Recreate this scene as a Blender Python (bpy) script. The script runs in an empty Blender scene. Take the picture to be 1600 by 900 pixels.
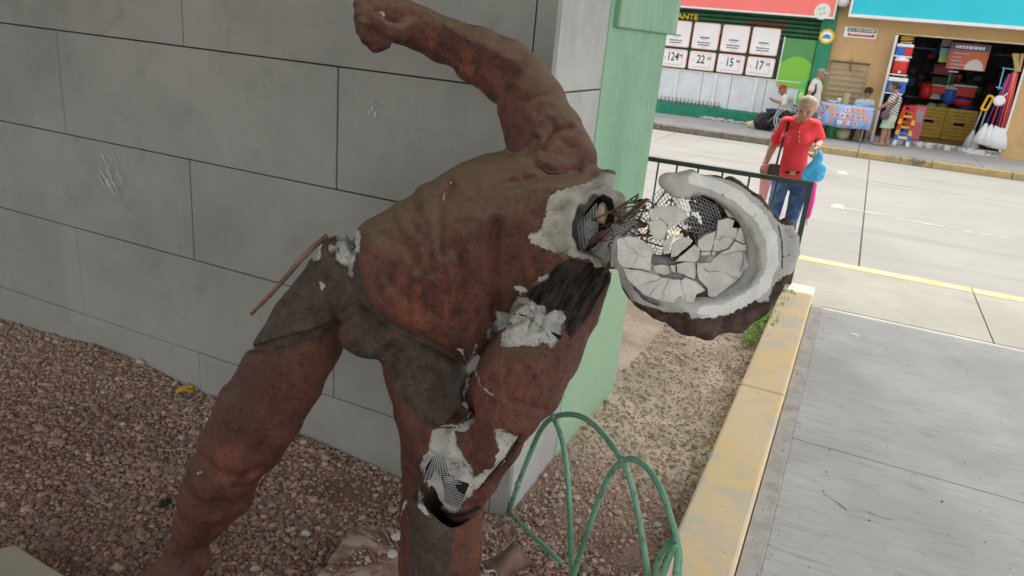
import bpy, math, random
import numpy as np
from mathutils import Vector, Matrix
random.seed(7); RNG = np.random.default_rng(7)
SC = bpy.context.scene; COL = SC.collection
PI = math.pi; rad = math.radians

# ------------------------------------------------------------------ camera, sky, sun, exposure
FPX, PITCH, ROLL, YAW, CAMH, SCL = 1176.7, rad(18.96), rad(5.489), rad(23.375), 1.944, 1.2
_hd = np.array([-math.sin(YAW), math.cos(YAW), 0.0]); _rt = np.array([math.cos(YAW), math.sin(YAW), 0.0])
A2 = _hd * math.cos(PITCH) + np.array([0, 0, -math.sin(PITCH)])
_up = np.cross(_rt, A2)
A0 = math.cos(ROLL) * _rt + math.sin(ROLL) * _up
A1 = -math.sin(ROLL) * _rt + math.cos(ROLL) * _up
ORG = np.array([0, 0, CAMH])
cam_d = bpy.data.cameras.new('camera'); cam = bpy.data.objects.new('camera', cam_d); COL.objects.link(cam)
cam.matrix_world = Matrix(((A0[0], A1[0], -A2[0], 0), (A0[1], A1[1], -A2[1], 0), (A0[2], A1[2], -A2[2], CAMH), (0, 0, 0, 1)))
cam_d.sensor_width = 36; cam_d.lens = 36 * FPX / 1600; cam_d.clip_start = 0.05; cam_d.clip_end = 3000
cam_d.dof.use_dof = True; cam_d.dof.focus_distance = 2.15; cam_d.dof.aperture_fstop = 9.0
SC.camera = cam
W = bpy.data.worlds.new('World'); SC.world = W; W.use_nodes = True
SUN_EL, SUN_AZ = rad(64), rad(8)          # azimuth measured from +Y towards +X
nt = W.node_tree; bg = nt.nodes['Background']; sky = nt.nodes.new('ShaderNodeTexSky')
sky.sky_type = 'NISHITA'; sky.sun_disc = False; sky.sun_elevation = SUN_EL; sky.sun_rotation = SUN_AZ
sky.air_density = 1.0; sky.dust_density = 1.2; sky.ozone_density = 1.0
hz_ = nt.nodes.new('ShaderNodeHueSaturation'); hz_.inputs['Saturation'].default_value = .22      # thin white haze veils the blue
nt.links.new(sky.outputs[0], hz_.inputs['Color']); tn_ = nt.nodes.new('ShaderNodeMix'); tn_.data_type = 'RGBA'; tn_.blend_type = 'MULTIPLY'; tn_.inputs[0].default_value = 1; tn_.inputs[7].default_value = (1.0, .965, .90, 1)
nt.links.new(hz_.outputs[0], tn_.inputs[6]); nt.links.new(tn_.outputs[2], bg.inputs[0]); bg.inputs[1].default_value = 0.15
sd = bpy.data.lights.new('sun', 'SUN'); sd.energy = 2.0; sd.angle = rad(0.9); sd.color = (1, 0.95, 0.86)
sun = bpy.data.objects.new('sun', sd); COL.objects.link(sun)
sdir = Vector((math.sin(SUN_AZ) * math.cos(SUN_EL), math.cos(SUN_AZ) * math.cos(SUN_EL), math.sin(SUN_EL)))
sun.rotation_euler = sdir.to_track_quat('Z', 'Y').to_euler(); sun.location = (0, 12, 20)
SC.view_settings.view_transform = 'Standard'; SC.view_settings.look = 'None'; SC.view_settings.gamma = 1
SC.view_settings.use_curve_mapping = False; SC.view_settings.exposure = 1.72
SC.cycles.max_bounces = 8; SC.cycles.diffuse_bounces = 5

# ------------------------------------------------------------------ pixel of the photograph -> point in the place
def ray(x, y): return A2 + A0 * ((x - 800) / FPX) - A1 * ((y - 450) / FPX)
def at(x, y, d): return ORG + ray(x, y) * (d * SCL)                 # point at a depth
def plane(x, y, ax, v):
    r = ray(x, y); return ORG + r * ((v - ORG[ax]) / r[ax])
def gz(x, y, z=0.0): return plane(x, y, 2, z)                       # point on a level surface
def gy(x, y, Y): return plane(x, y, 1, Y)                           # point on a wall along the street
def gx(x, y, X): return plane(x, y, 0, X)
def cf(x, y, d): d = d * SCL; return np.array([(x - 800) / FPX * d, -(y - 450) / FPX * d, d])   # camera frame

# ------------------------------------------------------------------ mesh builder
class MB:
    def __init__(s): s.v = []; s.f = []; s.mi = []; s.cur = 0
    def add(s, vs, fs):
        n = len(s.v); s.v += [tuple(map(float, p)) for p in vs]
        for f in fs: s.f.append(tuple(i + n for i in f)); s.mi.append(s.cur)
        return s
    def box(s, c, d, rz=0.0, rx=0.0, ry=0.0, taper=1.0):
        hx, hy, hz = d[0] / 2, d[1] / 2, d[2] / 2
        m = Matrix.Rotation(rz, 3, 'Z') @ Matrix.Rotation(ry, 3, 'Y') @ Matrix.Rotation(rx, 3, 'X')
        vs = []
        for z in (-1, 1):
            t = taper if z > 0 else 1
            for x, y in ((-1, -1), (1, -1), (1, 1), (-1, 1)):
                vs.append(Vector(c) + m @ Vector((x * hx * t, y * hy * t, z * hz)))
        return s.add(vs, [(3, 2, 1, 0), (4, 5, 6, 7), (0, 1, 5, 4), (1, 2, 6, 5), (2, 3, 7, 6), (3, 0, 4, 7)])
    def bbox(s, a, b): return s.box([(a[i] + b[i]) / 2 for i in range(3)], [abs(b[i] - a[i]) for i in range(3)])
    def bevbox(s, a, b, w=0.006):
        # box with chamfered edges: 24 verts
        a = np.minimum(a, b); b = np.maximum(np.array(a), np.maximum(a, b)) if False else np.maximum(a, b)
        return s
    def prism(s, pts, ext):
        n = len(pts); P = [np.array(p, float) for p in pts]; e = np.array(ext, float)
        nrm = np.zeros(3)
        for i in range(n): nrm += np.cross(P[i], P[(i + 1) % n])
        if nrm @ e > 0: P = P[::-1]
        vs = P + [p + e for p in P]
        fs = [tuple(range(n)), tuple(range(2 * n - 1, n - 1, -1))]
        fs += [((i + 1) % n, i, n + i, n + (i + 1) % n) for i in range(n)]
        return s.add(vs, fs)
    def tube(s, pts, r, n=8, caps=True, closed=False):
        P = [Vector(p) for p in pts]; m = len(P)
        rs = [r] * m if np.isscalar(r) else list(r)
        base = len(s.v); prev = None; vs = []; fs = []
        for i in range(m):
            a = P[(i - 1) % m] if (i > 0 or closed) else P[i]; b = P[(i + 1) % m] if (i < m - 1 or closed) else P[i]
            t = (b - a)
            if t.length < 1e-9: t = Vector((0, 0, 1))
            t.normalize()
            if prev is None: q = t.orthogonal().normalized()
            else:
                q = prev - t * prev.dot(t)
                q = q.normalized() if q.length > 1e-6 else t.orthogonal().normalized()
            prev = q; w = t.cross(q)
            for k in range(n):
                a_ = 2 * PI * k / n; vs.append(P[i] + (q * math.cos(a_) + w * math.sin(a_)) * rs[i])
        for i in range(m if closed else m - 1):
            j = (i + 1) % m
            for k in range(n): fs.append((i * n + k, i * n + (k + 1) % n, j * n + (k + 1) % n, j * n + k))
        if caps and not closed: fs += [tuple(range(n - 1, -1, -1)), tuple((m - 1) * n + k for k in range(n))]
        return s.add(vs, fs)
    def lathe(s, prof, c, n=16, axis=(0, 0, 1), sx=1.0, sy=1.0):
        q = Vector((0, 0, 1)).rotation_difference(Vector(axis)); vs = []; m = len(prof)
        for r, z in prof:
            for k in range(n):
                a = 2 * PI * k / n; vs.append(Vector(c) + q @ Vector((r * sx * math.cos(a), r * sy * math.sin(a), z)))
        fs = [(i * n + k, i * n + (k + 1) % n, (i + 1) * n + (k + 1) % n, (i + 1) * n + k) for i in range(m - 1) for k in range(n)]
        fs += [tuple(range(n - 1, -1, -1)), tuple((m - 1) * n + k for k in range(n))]
        return s.add(vs, fs)
    def ball(s, c, r, n=10, m=7, sq=(1, 1, 1), jit=0.0):
        pr = [(math.sin(PI * (i + .02) / (m - 1 + .04)), -math.cos(PI * (i + .02) / (m - 1 + .04))) for i in range(m)]
        vs = []
        for a, z in pr:
            for k in range(n):
                t = 2 * PI * k / n; j = 1 + random.uniform(-jit, jit)
                vs.append((c[0] + r * sq[0] * a * math.cos(t) * j, c[1] + r * sq[1] * a * math.sin(t) * j, c[2] + r * sq[2] * z * j))
        fs = [(i * n + k, i * n + (k + 1) % n, (i + 1) * n + (k + 1) % n, (i + 1) * n + k) for i in range(m - 1) for k in range(n)]
        fs += [tuple(range(n - 1, -1, -1)), tuple((m - 1) * n + k for k in range(n))]
        return s.add(vs, fs)
    def rbox(s, a, b, r=0.01, n=3, ax=1):
        # rounded-rectangle prism, extruded along axis ax
        a = np.array(a, float); b = np.array(b, float); o = [i for i in range(3) if i != ax]
        lo = np.minimum(a, b); hi = np.maximum(a, b); pts = []
        for cx, cy, t0 in ((hi[o[0]] - r, hi[o[1]] - r, 0), (lo[o[0]] + r, hi[o[1]] - r, PI / 2), (lo[o[0]] + r, lo[o[1]] + r, PI), (hi[o[0]] - r, lo[o[1]] + r, 1.5 * PI)):
            for k in range(n + 1):
                t = t0 + PI / 2 * k / n; p = np.zeros(3); p[o[0]] = cx + r * math.cos(t); p[o[1]] = cy + r * math.sin(t); p[ax] = lo[ax]; pts.append(p)
        e = np.zeros(3); e[ax] = hi[ax] - lo[ax]
        return s.prism(pts, e)

def wloc(o):
    l = Vector((0, 0, 0))
    while o is not None: l += o.location; o = o.parent
    return l
def obj(name, mb, mat, parent=None, smooth=False, bevel=0.0):
    me = bpy.data.meshes.new(name); off = wloc(parent) if parent else Vector((0, 0, 0))
    me.from_pydata([(v[0] - off.x, v[1] - off.y, v[2] - off.z) for v in mb.v], [], mb.f)
    mats = mat if isinstance(mat, (list, tuple)) else [mat]
    for m in mats: me.materials.append(m)
    if len(mats) > 1: me.polygons.foreach_set('material_index', mb.mi)
    if smooth: me.polygons.foreach_set('use_smooth', [True] * len(me.polygons))
    me.update()
    o = bpy.data.objects.new(name, me); COL.objects.link(o); o.parent = parent
    if bevel:
        b = o.modifiers.new('bevel', 'BEVEL'); b.width = bevel; b.segments = 2; b.limit_method = 'ANGLE'; b.angle_limit = rad(40)
    return o
def grid_obj(name, V, F, mat, parent=None, smooth=True, attrs=None):
    me = bpy.data.meshes.new(name); off = np.array(wloc(parent)) if parent else np.zeros(3)
    V = np.asarray(V, np.float32) - off.astype(np.float32); F = np.asarray(F, np.int32); k = F.shape[1]
    me.vertices.add(len(V)); me.vertices.foreach_set('co', V.ravel())
    me.loops.add(F.size); me.loops.foreach_set('vertex_index', F.ravel())
    me.polygons.add(len(F)); me.polygons.foreach_set('loop_start', np.arange(0, F.size, k, dtype=np.int32))
    me.polygons.foreach_set('use_smooth', np.full(len(F), smooth))
    for n, a in (attrs or {}).items():
        if a.ndim == 1: me.attributes.new(n, 'FLOAT', 'POINT').data.foreach_set('value', a.astype(np.float32))
        else:
            c = np.ones((len(a), 4), np.float32); c[:, :3] = a
            me.attributes.new(n, 'FLOAT_COLOR', 'POINT').data.foreach_set('color', c.ravel())
    me.update(calc_edges=True); me.validate()
    for m in (mat if isinstance(mat, (list, tuple)) else [mat]): me.materials.append(m)
    o = bpy.data.objects.new(name, me); COL.objects.link(o); o.parent = parent
    return o
def thing(name, label, cat, loc=(0, 0, 0), group=None):
    o = bpy.data.objects.new(name, None); COL.objects.link(o); o.location = loc; o.empty_display_size = .1
    o['label'] = label; o['category'] = cat
    if group: o['group'] = group
    return o
def tag(o, label, cat, group=None):
    o['label'] = label; o['category'] = cat
    if group: o['group'] = group
    return o
def kind(o, k='structure'): o['kind'] = k; return o
def dup(root, loc, label=None, rz=0.0):
    r = root.copy(); COL.objects.link(r); r.location = loc; r.rotation_euler = (0, 0, rz)
    if label: r['label'] = label
    for ch in list(root.children):
        c = ch.copy(); COL.objects.link(c); c.parent = r
        for g in list(ch.children):
            d = g.copy(); COL.objects.link(d); d.parent = c
    return r

# ------------------------------------------------------------------ materials
def lin(c):
    return tuple(((x / 255) / 12.92 if x / 255 <= .04045 else ((x / 255 + .055) / 1.055) ** 2.4) for x in c)
class NT:
    def __init__(s, name):
        s.m = bpy.data.materials.new(name); s.m.use_nodes = True; s.t = s.m.node_tree; s.b = s.t.nodes['Principled BSDF']
        s.pos = s.t.nodes.new('ShaderNodeNewGeometry').outputs['Position']
    def n(s, ty, **k):
        x = s.t.nodes.new('ShaderNode' + ty)
        for a, v in k.items(): setattr(x, a, v)
        return x
    def l(s, a, b): s.t.links.new(a, b)
    def val(s, sock, v):
        if hasattr(v, 'is_output'): s.l(v, sock)
        elif isinstance(v, (tuple, list)) and len(v) == 3 and sock.type == 'RGBA': sock.default_value = (*v, 1)
        else: sock.default_value = v
    def noise(s, scale, detail=4, rough=.55, vec=None, stretch=None):
        x = s.n('TexNoise'); x.inputs['Scale'].default_value = scale; x.inputs['Detail'].default_value = detail; x.inputs['Roughness'].default_value = rough
        v = vec or s.pos
        if stretch:
            mp = s.n('Mapping'); mp.inputs['Scale'].default_value = stretch; s.l(v, mp.inputs[0]); v = mp.outputs[0]
        s.l(v, x.inputs['Vector']); return x.outputs[0]
    def vor(s, scale, feature='F1', vec=None):
        x = s.n('TexVoronoi', feature=feature); x.inputs['Scale'].default_value = scale; s.l(vec or s.pos, x.inputs['Vector']); return x
    def ramp(s, f, a, b, lo=0.0, hi=1.0):
        x = s.n('MapRange'); x.interpolation_type = 'SMOOTHSTEP'
        for i, v in enumerate((f, a, b, lo, hi)): s.val(x.inputs[i], v)
        return x.outputs[0]
    def mix(s, f, a, b, mode='MIX'):
        x = s.n('Mix', data_type='RGBA', blend_type=mode); s.val(x.inputs['Factor'], f); s.val(x.inputs[6], a); s.val(x.inputs[7], b); return x.outputs[2]
    def math(s, op, a, b=0.0, clamp=False):
        x = s.n('Math', operation=op, use_clamp=clamp); s.val(x.inputs[0], a); s.val(x.inputs[1], b); return x.outputs[0]
    def attr(s, name, out='Fac'):
        x = s.n('Attribute', attribute_name=name); return x.outputs[out]
    def bump(s, h, strength=.3, dist=.01, prev=None):
        x = s.n('Bump'); x.inputs['Strength'].default_value = strength; x.inputs['Distance'].default_value = dist; s.val(x.inputs['Height'], h)
        if prev: s.l(prev, x.inputs['Normal'])
        return x.outputs[0]
    def done(s, col, rough=.8, nrm=None, spec=.3, metal=0.0):
        s.val(s.b.inputs['Base Color'], col); s.val(s.b.inputs['Roughness'], rough); s.b.inputs['Specular IOR Level'].default_value = spec
        s.b.inputs['Metallic'].default_value = metal
        if nrm is not None: s.l(nrm, s.b.inputs['Normal'])
        return s.m
def M(name, c, rough=.75, var=.12, scale=6, bump=.15, bscale=80, spec=.3, metal=0.0, dirt=0.0, dist=.004):
    t = NT(name); c = tuple(c)
    a = tuple(x * (1 - var) for x in c); b = tuple(min(1, x * (1 + var)) for x in c)
    col = t.mix(t.ramp(t.noise(scale, 5), .3, .7), a, b)
    if dirt: col = t.mix(t.math('MULTIPLY', t.ramp(t.noise(scale * .6 + 1.3, 8, .7), .5, .75), dirt), col, tuple(x * .45 for x in c))
    nr = t.bump(t.noise(bscale, 3), bump, dist) if bump else None
    return t.done(col, rough, nr, spec, metal)
# ------------------------------------------------------------------ the setting
X_WALL, Y_WALL = -1.01, 2.5
def m_concrete(name, c, streak=.2, var=.14, bump=.25):
    t = NT(name)
    n1 = t.noise(1.5, 7, .66); n2 = t.noise(7, 6, .68); n3 = t.noise(5, 4, .6, stretch=(9, 9, .7))
    col = t.mix(t.ramp(n1, .3, .7), tuple(x * (1 - var) for x in c), tuple(x * (1 + var) for x in c))
    col = t.mix(t.math('MULTIPLY', t.ramp(n3, .5, .75), streak), col, tuple(x * 1.45 for x in c)); sm = t.noise(2.6, 5, .6, stretch=(.6, 1, 1.6)); col = t.mix(t.math('MULTIPLY', t.ramp(sm, .55, .72), .34), col, tuple(x * 1.3 for x in c))
    col = t.mix(t.math('MULTIPLY', t.ramp(n2, .54, .76), .5), col, tuple(x * .66 for x in c))
    sp = t.vor(140).outputs['Distance']
    col = t.mix(t.math('MULTIPLY', t.ramp(sp, .12, .05), t.ramp(t.noise(30), .5, .7)), col, tuple(x * .45 for x in c))
    nr = t.bump(t.noise(220, 4), bump, .002); nr = t.bump(n2, .15, .01, nr)
    return t.done(col, .85, nr, .25)
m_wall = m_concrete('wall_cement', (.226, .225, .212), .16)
m_side_lit = m_concrete('wall_cement_lit_end', (.335, .335, .33), .3)  # same cement; the stronger light on the end face is put into the colour
m_core = M('joint_dark', (.05, .05, .048), .95)
def m_green():
    t = NT('pillar_green_paint'); n1 = t.noise(2.0, 6, .6); st = t.noise(7, 5, .65, stretch=(10, 10, .55))
    hz = t.n('SeparateXYZ'); t.l(t.pos, hz.inputs[0])
    col = t.mix(t.ramp(n1, .35, .65), (.135, .285, .185), (.19, .345, .235))
    w = t.math('MULTIPLY', t.ramp(t.math('ADD', hz.outputs[2], t.math('MULTIPLY', n1, .5)), 1.55, 1.15), .55)   # coat paler towards the bottom
    col = t.mix(w, col, (.36, .49, .33))
    col = t.mix(t.ramp(st, .52, .74), col, (.25, .385, .29)); col = t.mix(t.math('MULTIPLY', t.ramp(t.noise(2.3, 6, .65, stretch=(4, 4, .5)), .55, .7), .5), col, (.33, .38, .33))
    col = t.mix(t.math('MULTIPLY', t.ramp(t.noise(17, 7, .72), .56, .72), .7), col, (.11, .19, .14))
    return t.done(col, .6, t.bump(t.noise(160, 4), .2, .002), .35)
m_green_p = m_green()

wall = thing('concrete_wall', 'grey cement wall of scored blocks whose end face is half painted pale green', 'wall', (-3, 3.2, 0))
m = MB(); m.bbox((-8, Y_WALL + .03, -.1), (X_WALL - .03, 4.0, 5.2)); obj('wall_core', m, m_core, wall)
cz = [-.15, .29, .77, 1.25, 1.74, 2.22, 2.70, 3.18, 5.2]
for r in range(len(cz) - 1):
    offs = -2.73 if r % 2 == 0 else -1.91
    xs = [offs - 1.64 * k for k in range(5)] + ([offs + 1.64] if offs + 1.64 < X_WALL - .05 else [])
    xs = sorted([x for x in xs if x > -8] + [-8, X_WALL])
    for a, b in zip(xs[:-1], xs[1:]):
        g = .0027 if r > 1 else .0016
        pr = random.uniform(0, .004)
        m = MB(); m.bbox((a + (g if a > -8 else 0), Y_WALL - pr, cz[r] + g), (b - (g if b < X_WALL - .01 else 0), Y_WALL + .034, cz[r + 1] - g))
        obj('block', m, m_wall, wall, bevel=.003)
    m = MB(); g = .003
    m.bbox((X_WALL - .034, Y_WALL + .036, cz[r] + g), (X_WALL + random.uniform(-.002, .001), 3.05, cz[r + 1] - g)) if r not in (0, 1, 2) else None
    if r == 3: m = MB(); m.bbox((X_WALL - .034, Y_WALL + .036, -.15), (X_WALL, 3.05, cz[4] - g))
    if m.v: obj('end_block', m, m_side_lit, wall, bevel=.002)
m = MB(); m.bbox((X_WALL - .04, 3.052, -.15), (X_WALL + .004, 4.0, 5.19)); obj('green_panel', m, m_green_p, wall, bevel=.006)
m = MB(); m.bbox((X_WALL - .05, 3.10, 1.985), (X_WALL + .03, 4.09, 5.18)); obj('green_beam', m, m_green_p, wall, bevel=.01)
# chalk-like scratches on the face
m_chalk = M('chalk_white', (.50, .50, .48), .9, .2, 30)
m = MB()
for k in range(34):
    u = random.random(); x0 = 140 + 26 * random.random() + 30 * u; y0 = 228 + 45 * random.random() + 30 * u * random.random(); L = random.uniform(8, 30)
    a = gy(x0, y0, Y_WALL - .0065); b = gy(x0 + L * .42, y0 + L, Y_WALL - .0065); w = random.uniform(.001, .0028)
    m.add([a + (w, 0, 0), b + (w * .4, 0, 0), b - (w * .4, 0, 0), a - (w, 0, 0)], [(0, 1, 2, 3)])
for k in range(12):
    x0 = 572 + random.uniform(0, 16); y0 = 155 + random.uniform(0, 22); a = gy(x0, y0, Y_WALL - .0065); b = gy(x0 + random.uniform(0, 2), y0 + random.uniform(3, 10), Y_WALL - .0065); w = .0014
    m.add([a + (w, 0, 0), b + (w, 0, 0), b - (w, 0, 0), a - (w, 0, 0)], [(0, 1, 2, 3)])
obj('chalk_scratch', m, m_chalk, wall)
# roof deck of the elevated structure that shades this corner
m_deck = m_concrete('deck_concrete', (.34, .34, .33), .1)
deck = thing('elevated_deck', 'concrete deck overhead that shades the statue and the wall', 'overpass', (-1, 3, 5.2))
DECK_Y = 8.96
m = MB(); m.bbox((-16, -6.5, 5.21), (3.1, DECK_Y, 5.9)); obj('slab', m, m_deck, deck)
for xx in (-8.2, -4.6, -1, 2.6):
    m = MB(); m.bbox((xx - .17, -6.4, 4.85), (xx + .17, DECK_Y - .4, 5.25)) if xx > -1.2 and xx != -1 else m.bbox((xx - .17, 4.1, 4.85), (xx + .17, DECK_Y - .4, 5.25)); obj('beam', m, m_deck, deck)

# ground, bed, kerb, pavement, road
m_earth = M('far_earth', (.26, .23, .19), .95, .2, .5)
m = MB(); m.add([(-400, -400, -.32), (400, -400, -.32), (400, 400, -.32), (-400, 400, -.32)], [(0, 1, 2, 3)])
kind(obj('ground', m, m_earth))

def vnoise(P, f, seed=0):
    r = np.random.default_rng(seed); L = r.random((32, 32, 32)).astype(np.float32) * 2 - 1
    q = P * f + 1000.; i = np.floor(q).astype(np.int64); t = (q - i).astype(np.float32); t = t * t * (3 - 2 * t); i &= 31; j = (i + 1) & 31
    x0, y0, z0 = i[:, 0], i[:, 1], i[:, 2]; x1, y1, z1 = j[:, 0], j[:, 1], j[:, 2]; a, b, c = t[:, 0], t[:, 1], t[:, 2]
    return (((L[x0, y0, z0] * (1 - a) + L[x1, y0, z0] * a) * (1 - b) + (L[x0, y1, z0] * (1 - a) + L[x1, y1, z0] * a) * b) * (1 - c)
            + ((L[x0, y0, z1] * (1 - a) + L[x1, y0, z1] * a) * (1 - b) + (L[x0, y1, z1] * (1 - a) + L[x1, y1, z1] * a) * b) * c)
def bedz(x, y):
    x = np.asarray(x, float); y = np.asarray(y, float)
    P = np.stack([x.ravel(), y.ravel(), 0 * x.ravel()], 1)
    z = .018 * vnoise(P, 2.1, 3) + .008 * vnoise(P, 6, 4)
    z = z.reshape(x.shape)
    wall_d = np.clip(Y_WALL - y, 0, 9); left = 1 / (1 + np.exp((x + 1.9) / .25))
    z = z + .05 * np.exp(-wall_d / .35) * left * (y < Y_WALL + .05) + .10 * np.exp(-(((x + 3.4) / .9) ** 2 + ((y - 2.3) / .5) ** 2))
    return z - .01
xs = np.arange(-7.0, -.30, .035); ys = np.arange(-1.5, 6.8, .035); GX, GY = np.meshgrid(xs, ys, indexing='ij')
V = np.stack([GX, GY, bedz(GX, GY)], -1).reshape(-1, 3); ny = len(ys)
I = (np.arange(len(xs) - 1)[:, None] * ny + np.arange(ny - 1)[None]).ravel(); F = np.stack([I, I + ny, I + ny + 1, I + 1], 1)
t = NT('bed_soil')
sx = t.n('SeparateXYZ'); t.l(t.pos, sx.inputs[0])
dusty = t.ramp(t.math('ADD', sx.outputs[1], t.math('MULTIPLY', t.noise(1.6, 4), 1.2)), 2.9, 4.2)
c1 = t.mix(t.ramp(t.noise(5, 5), .4, .62), (.20, .12, .095), (.31, .20, .155))
c2 = t.mix(t.ramp(t.noise(3, 6, .65), .35, .65), (.47, .385, .295), (.70, .575, .44))
v = t.vor(70); pc = t.mix(.6, c1, v.outputs['Color'], 'MULTIPLY')
col = t.mix(dusty, t.mix(.35, c1, pc), c2)
m_bed = t.done(col, .95, t.bump(t.math('ADD', t.noise(60, 5), t.math('MULTIPLY', v.outputs['Distance'], .8)), .6, .012), .15)
kind(grid_obj('gravel_bed', V, F, m_bed))
# stones of the bed: one uncountable mass
def ico(sub):
    ph = (1 + 5 ** .5) / 2
    v = np.array([(-1, ph, 0), (1, ph, 0), (-1, -ph, 0), (1, -ph, 0), (0, -1, ph), (0, 1, ph), (0, -1, -ph), (0, 1, -ph), (ph, 0, -1), (ph, 0, 1), (-ph, 0, -1), (-ph, 0, 1)], float)
    f = np.array([(0, 11, 5), (0, 5, 1), (0, 1, 7), (0, 7, 10), (0, 10, 11), (1, 5, 9), (5, 11, 4), (11, 10, 2), (10, 7, 6), (7, 1, 8), (3, 9, 4), (3, 4, 2), (3, 2, 6), (3, 6, 8), (3, 8, 9), (4, 9, 5), (2, 4, 11), (6, 2, 10), (8, 6, 7), (9, 8, 1)])
    return v / np.linalg.norm(v[0]), f
IV, IF = ico(0)
def stones(name, P, R, C, mat, rng, parent=None):
    n = len(P)
    jit = 1 + rng.uniform(-.28, .28, (n, 12, 1)); sq = rng.uniform(.6, 1.15, (n, 1, 3)); sq[..., 2] *= .8
    V = IV[None] * jit * sq
    a = rng.uniform(0, 2 * PI, n); ca, sa = np.cos(a)[:, None], np.sin(a)[:, None]
    V = np.stack([V[..., 0] * ca - V[..., 1] * sa, V[..., 0] * sa + V[..., 1] * ca, V[..., 2]], -1) * R[:, None, None] + P[:, None]
    F = (IF[None] + (np.arange(n) * 12)[:, None, None]).reshape(-1, 3)
    return grid_obj(name, V.reshape(-1, 3), F, mat, parent, False, {'tint': np.repeat(C, 12, 0)})
t = NT('gravel_stone'); tc = t.attr('tint', 'Color')
m_stone = t.done(t.mix(t.math('MULTIPLY', t.ramp(t.noise(150, 3), .4, .7), .35), tc, t.mix(.5, tc, (.2, .17, .14))), .9, t.bump(t.noise(260, 3), .5, .003), .2)
rng = np.random.default_rng(11)
def bed_ok(x, y): return ~((x < X_WALL + .02) & (y > Y_WALL - .005) & (y < 4.02)) & (x < -.345)
def pal(n, dusty):
    base = np.array([(.23, .138, .112), (.30, .182, .147), (.16, .10, .086), (.36, .235, .19), (.30, .24, .19), (.17, .14, .13), (.36, .31, .27)])
    w = np.array([.28, .27, .2, .13, .045, .07, .006]); c = base[rng.choice(len(base), n, p=w / w.sum())] * rng.uniform(.75, 1.2, (n, 1))
    return c * (1 - dusty[:, None]) + ((c * .7 + np.array([.34, .28, .215])) * rng.uniform(.62, 1.5, (n, 1))) * dusty[:, None]
n = 104000; nA = 86000
# denser near the camera, thin beyond the wall end
x = np.concatenate([rng.uniform(-4.4, -.345, nA), rng.uniform(-1.3, -.345, n - nA)]); y = np.concatenate([rng.uniform(.75, 2.5, nA), rng.uniform(2.4, 6.6, n - nA)])
P2 = np.stack([x, y, 0 * x], 1); clump = vnoise(P2, 1.7, 21) + .5 * vnoise(P2, 4.3, 22)
dust = 1 / (1 + np.exp(-((y + .5 * clump) - 2.9) / .5))
keep = bed_ok(x, y) & (rng.random(n) < np.where(y < 2.7, np.clip(1.1 + .3 * clump, .4, 1), np.clip(.75 + .55 * clump, .2, 1))) & ((x > -5.2) | (y < 2.6)) & ~((x < X_WALL) & (y > 4)) 
# bare dirt near the foot of the wall between the legs
c0 = gz(545, 760, .02); bare = np.exp(-(((x - c0[0]) / .28) ** 2 + ((y - c0[1]) / .16) ** 2)); keep &= rng.random(n) > bare * .92
c1_ = gz(960, 860, .02); bare = np.exp(-(((x - c1_[0]) / .16) ** 2 + ((y - c1_[1]) / .14) ** 2)); keep &= rng.random(n) > bare * .85
x, y, dust = x[keep], y[keep], dust[keep]; n = len(x)
R = np.clip(rng.lognormal(math.log(.0068), .40, n) * (1 - .12 * dust), .003, .024)
stones('gravel', np.stack([x, y, bedz(x, y) + R * .35], 1), R, pal(n, dust), m_stone, rng)['kind'] = 'stuff'

# kerb of the bed
t = NT('kerb_paint'); n1 = t.noise(4, 7, .68); n2 = t.noise(26, 5, .65)
wear = t.math('MAXIMUM', t.ramp(n1, .46, .60), t.ramp(n2, .58, .68))
col = t.mix(t.math('MULTIPLY', wear, .85), t.mix(t.ramp(t.noise(1.7, 3), .4, .6), (.74, .545, .29), (.71, .56, .36)), (.58, .51, .42))
col = t.mix(t.math('MULTIPLY', t.ramp(t.noise(11, 6, .7), .63, .72), .8), col, (.22, .19, .16))
m_kerb = t.done(col, .85, t.bump(t.math('ADD', n2, t.noise(120, 3)), .3, .004), .25)
kerb = bpy.data.objects.new('kerb', None); COL.objects.link(kerb); kind(kerb)
cuts = [-1.2, .55, 2.35, 4.3, 6.72]
for a, b in zip(cuts[:-1], cuts[1:]):
    m = MB(); segs = 14
    m.bbox((-.335 + random.uniform(-.004, .004), a + .003, -.12), (-.078 + random.uniform(-.003, .003), b - .003, .085)); o = obj('kerb_stone', m, m_kerb, kerb, bevel=.014)
m_grout = M('kerb_foot_cement', (.40, .39, .365), .9, .14, 10, .2, 90, dirt=.35)
m = MB(); m.bbox((-.075, -1.2, -.05), (.012, 6.46, .006)); obj('mortar_strip', m, m_grout, kerb, bevel=.004)

def m_pave(name, c, var=.1):
    t = NT(name); br = t.noise(3.2, 6, .62, stretch=(1.2, 14, 1)); bl = t.noise(1.1, 5, .6); sp = t.noise(7, 7, .7, stretch=(1, 3, 1))
    col = t.mix(t.ramp(bl, .3, .7), tuple(x * (1 - var) for x in c), tuple(x * (1 + var) for x in c))
    col = t.mix(t.math('MULTIPLY', t.ramp(br, .48, .70), .55), col, tuple(x * .62 for x in c))
    col = t.mix(t.math('MULTIPLY', t.ramp(sp, .56, .72), .62), col, tuple(x * .5 for x in c))
    spots = t.vor(4.2).outputs['Distance']
    col = t.mix(t.math('MULTIPLY', t.ramp(spots, .045, .02), .75), col, (.10, .095, .09))
    return t.done(col, .85, t.bump(t.math('ADD', t.noise(5, 4, .6, stretch=(1.5, 40, 1)), t.math('MULTIPLY', t.noise(180, 3), .4)), .28, .004), .3)
m_pavement = m_pave('pavement_concrete', (.45, .445, .43), .15)
m_pave_sunlit = m_pave('pavement_sunlit_concrete', (.22, .21, .185))  # sunlit strip of the pavement: colour darkened to offset the strong sun there
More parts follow.
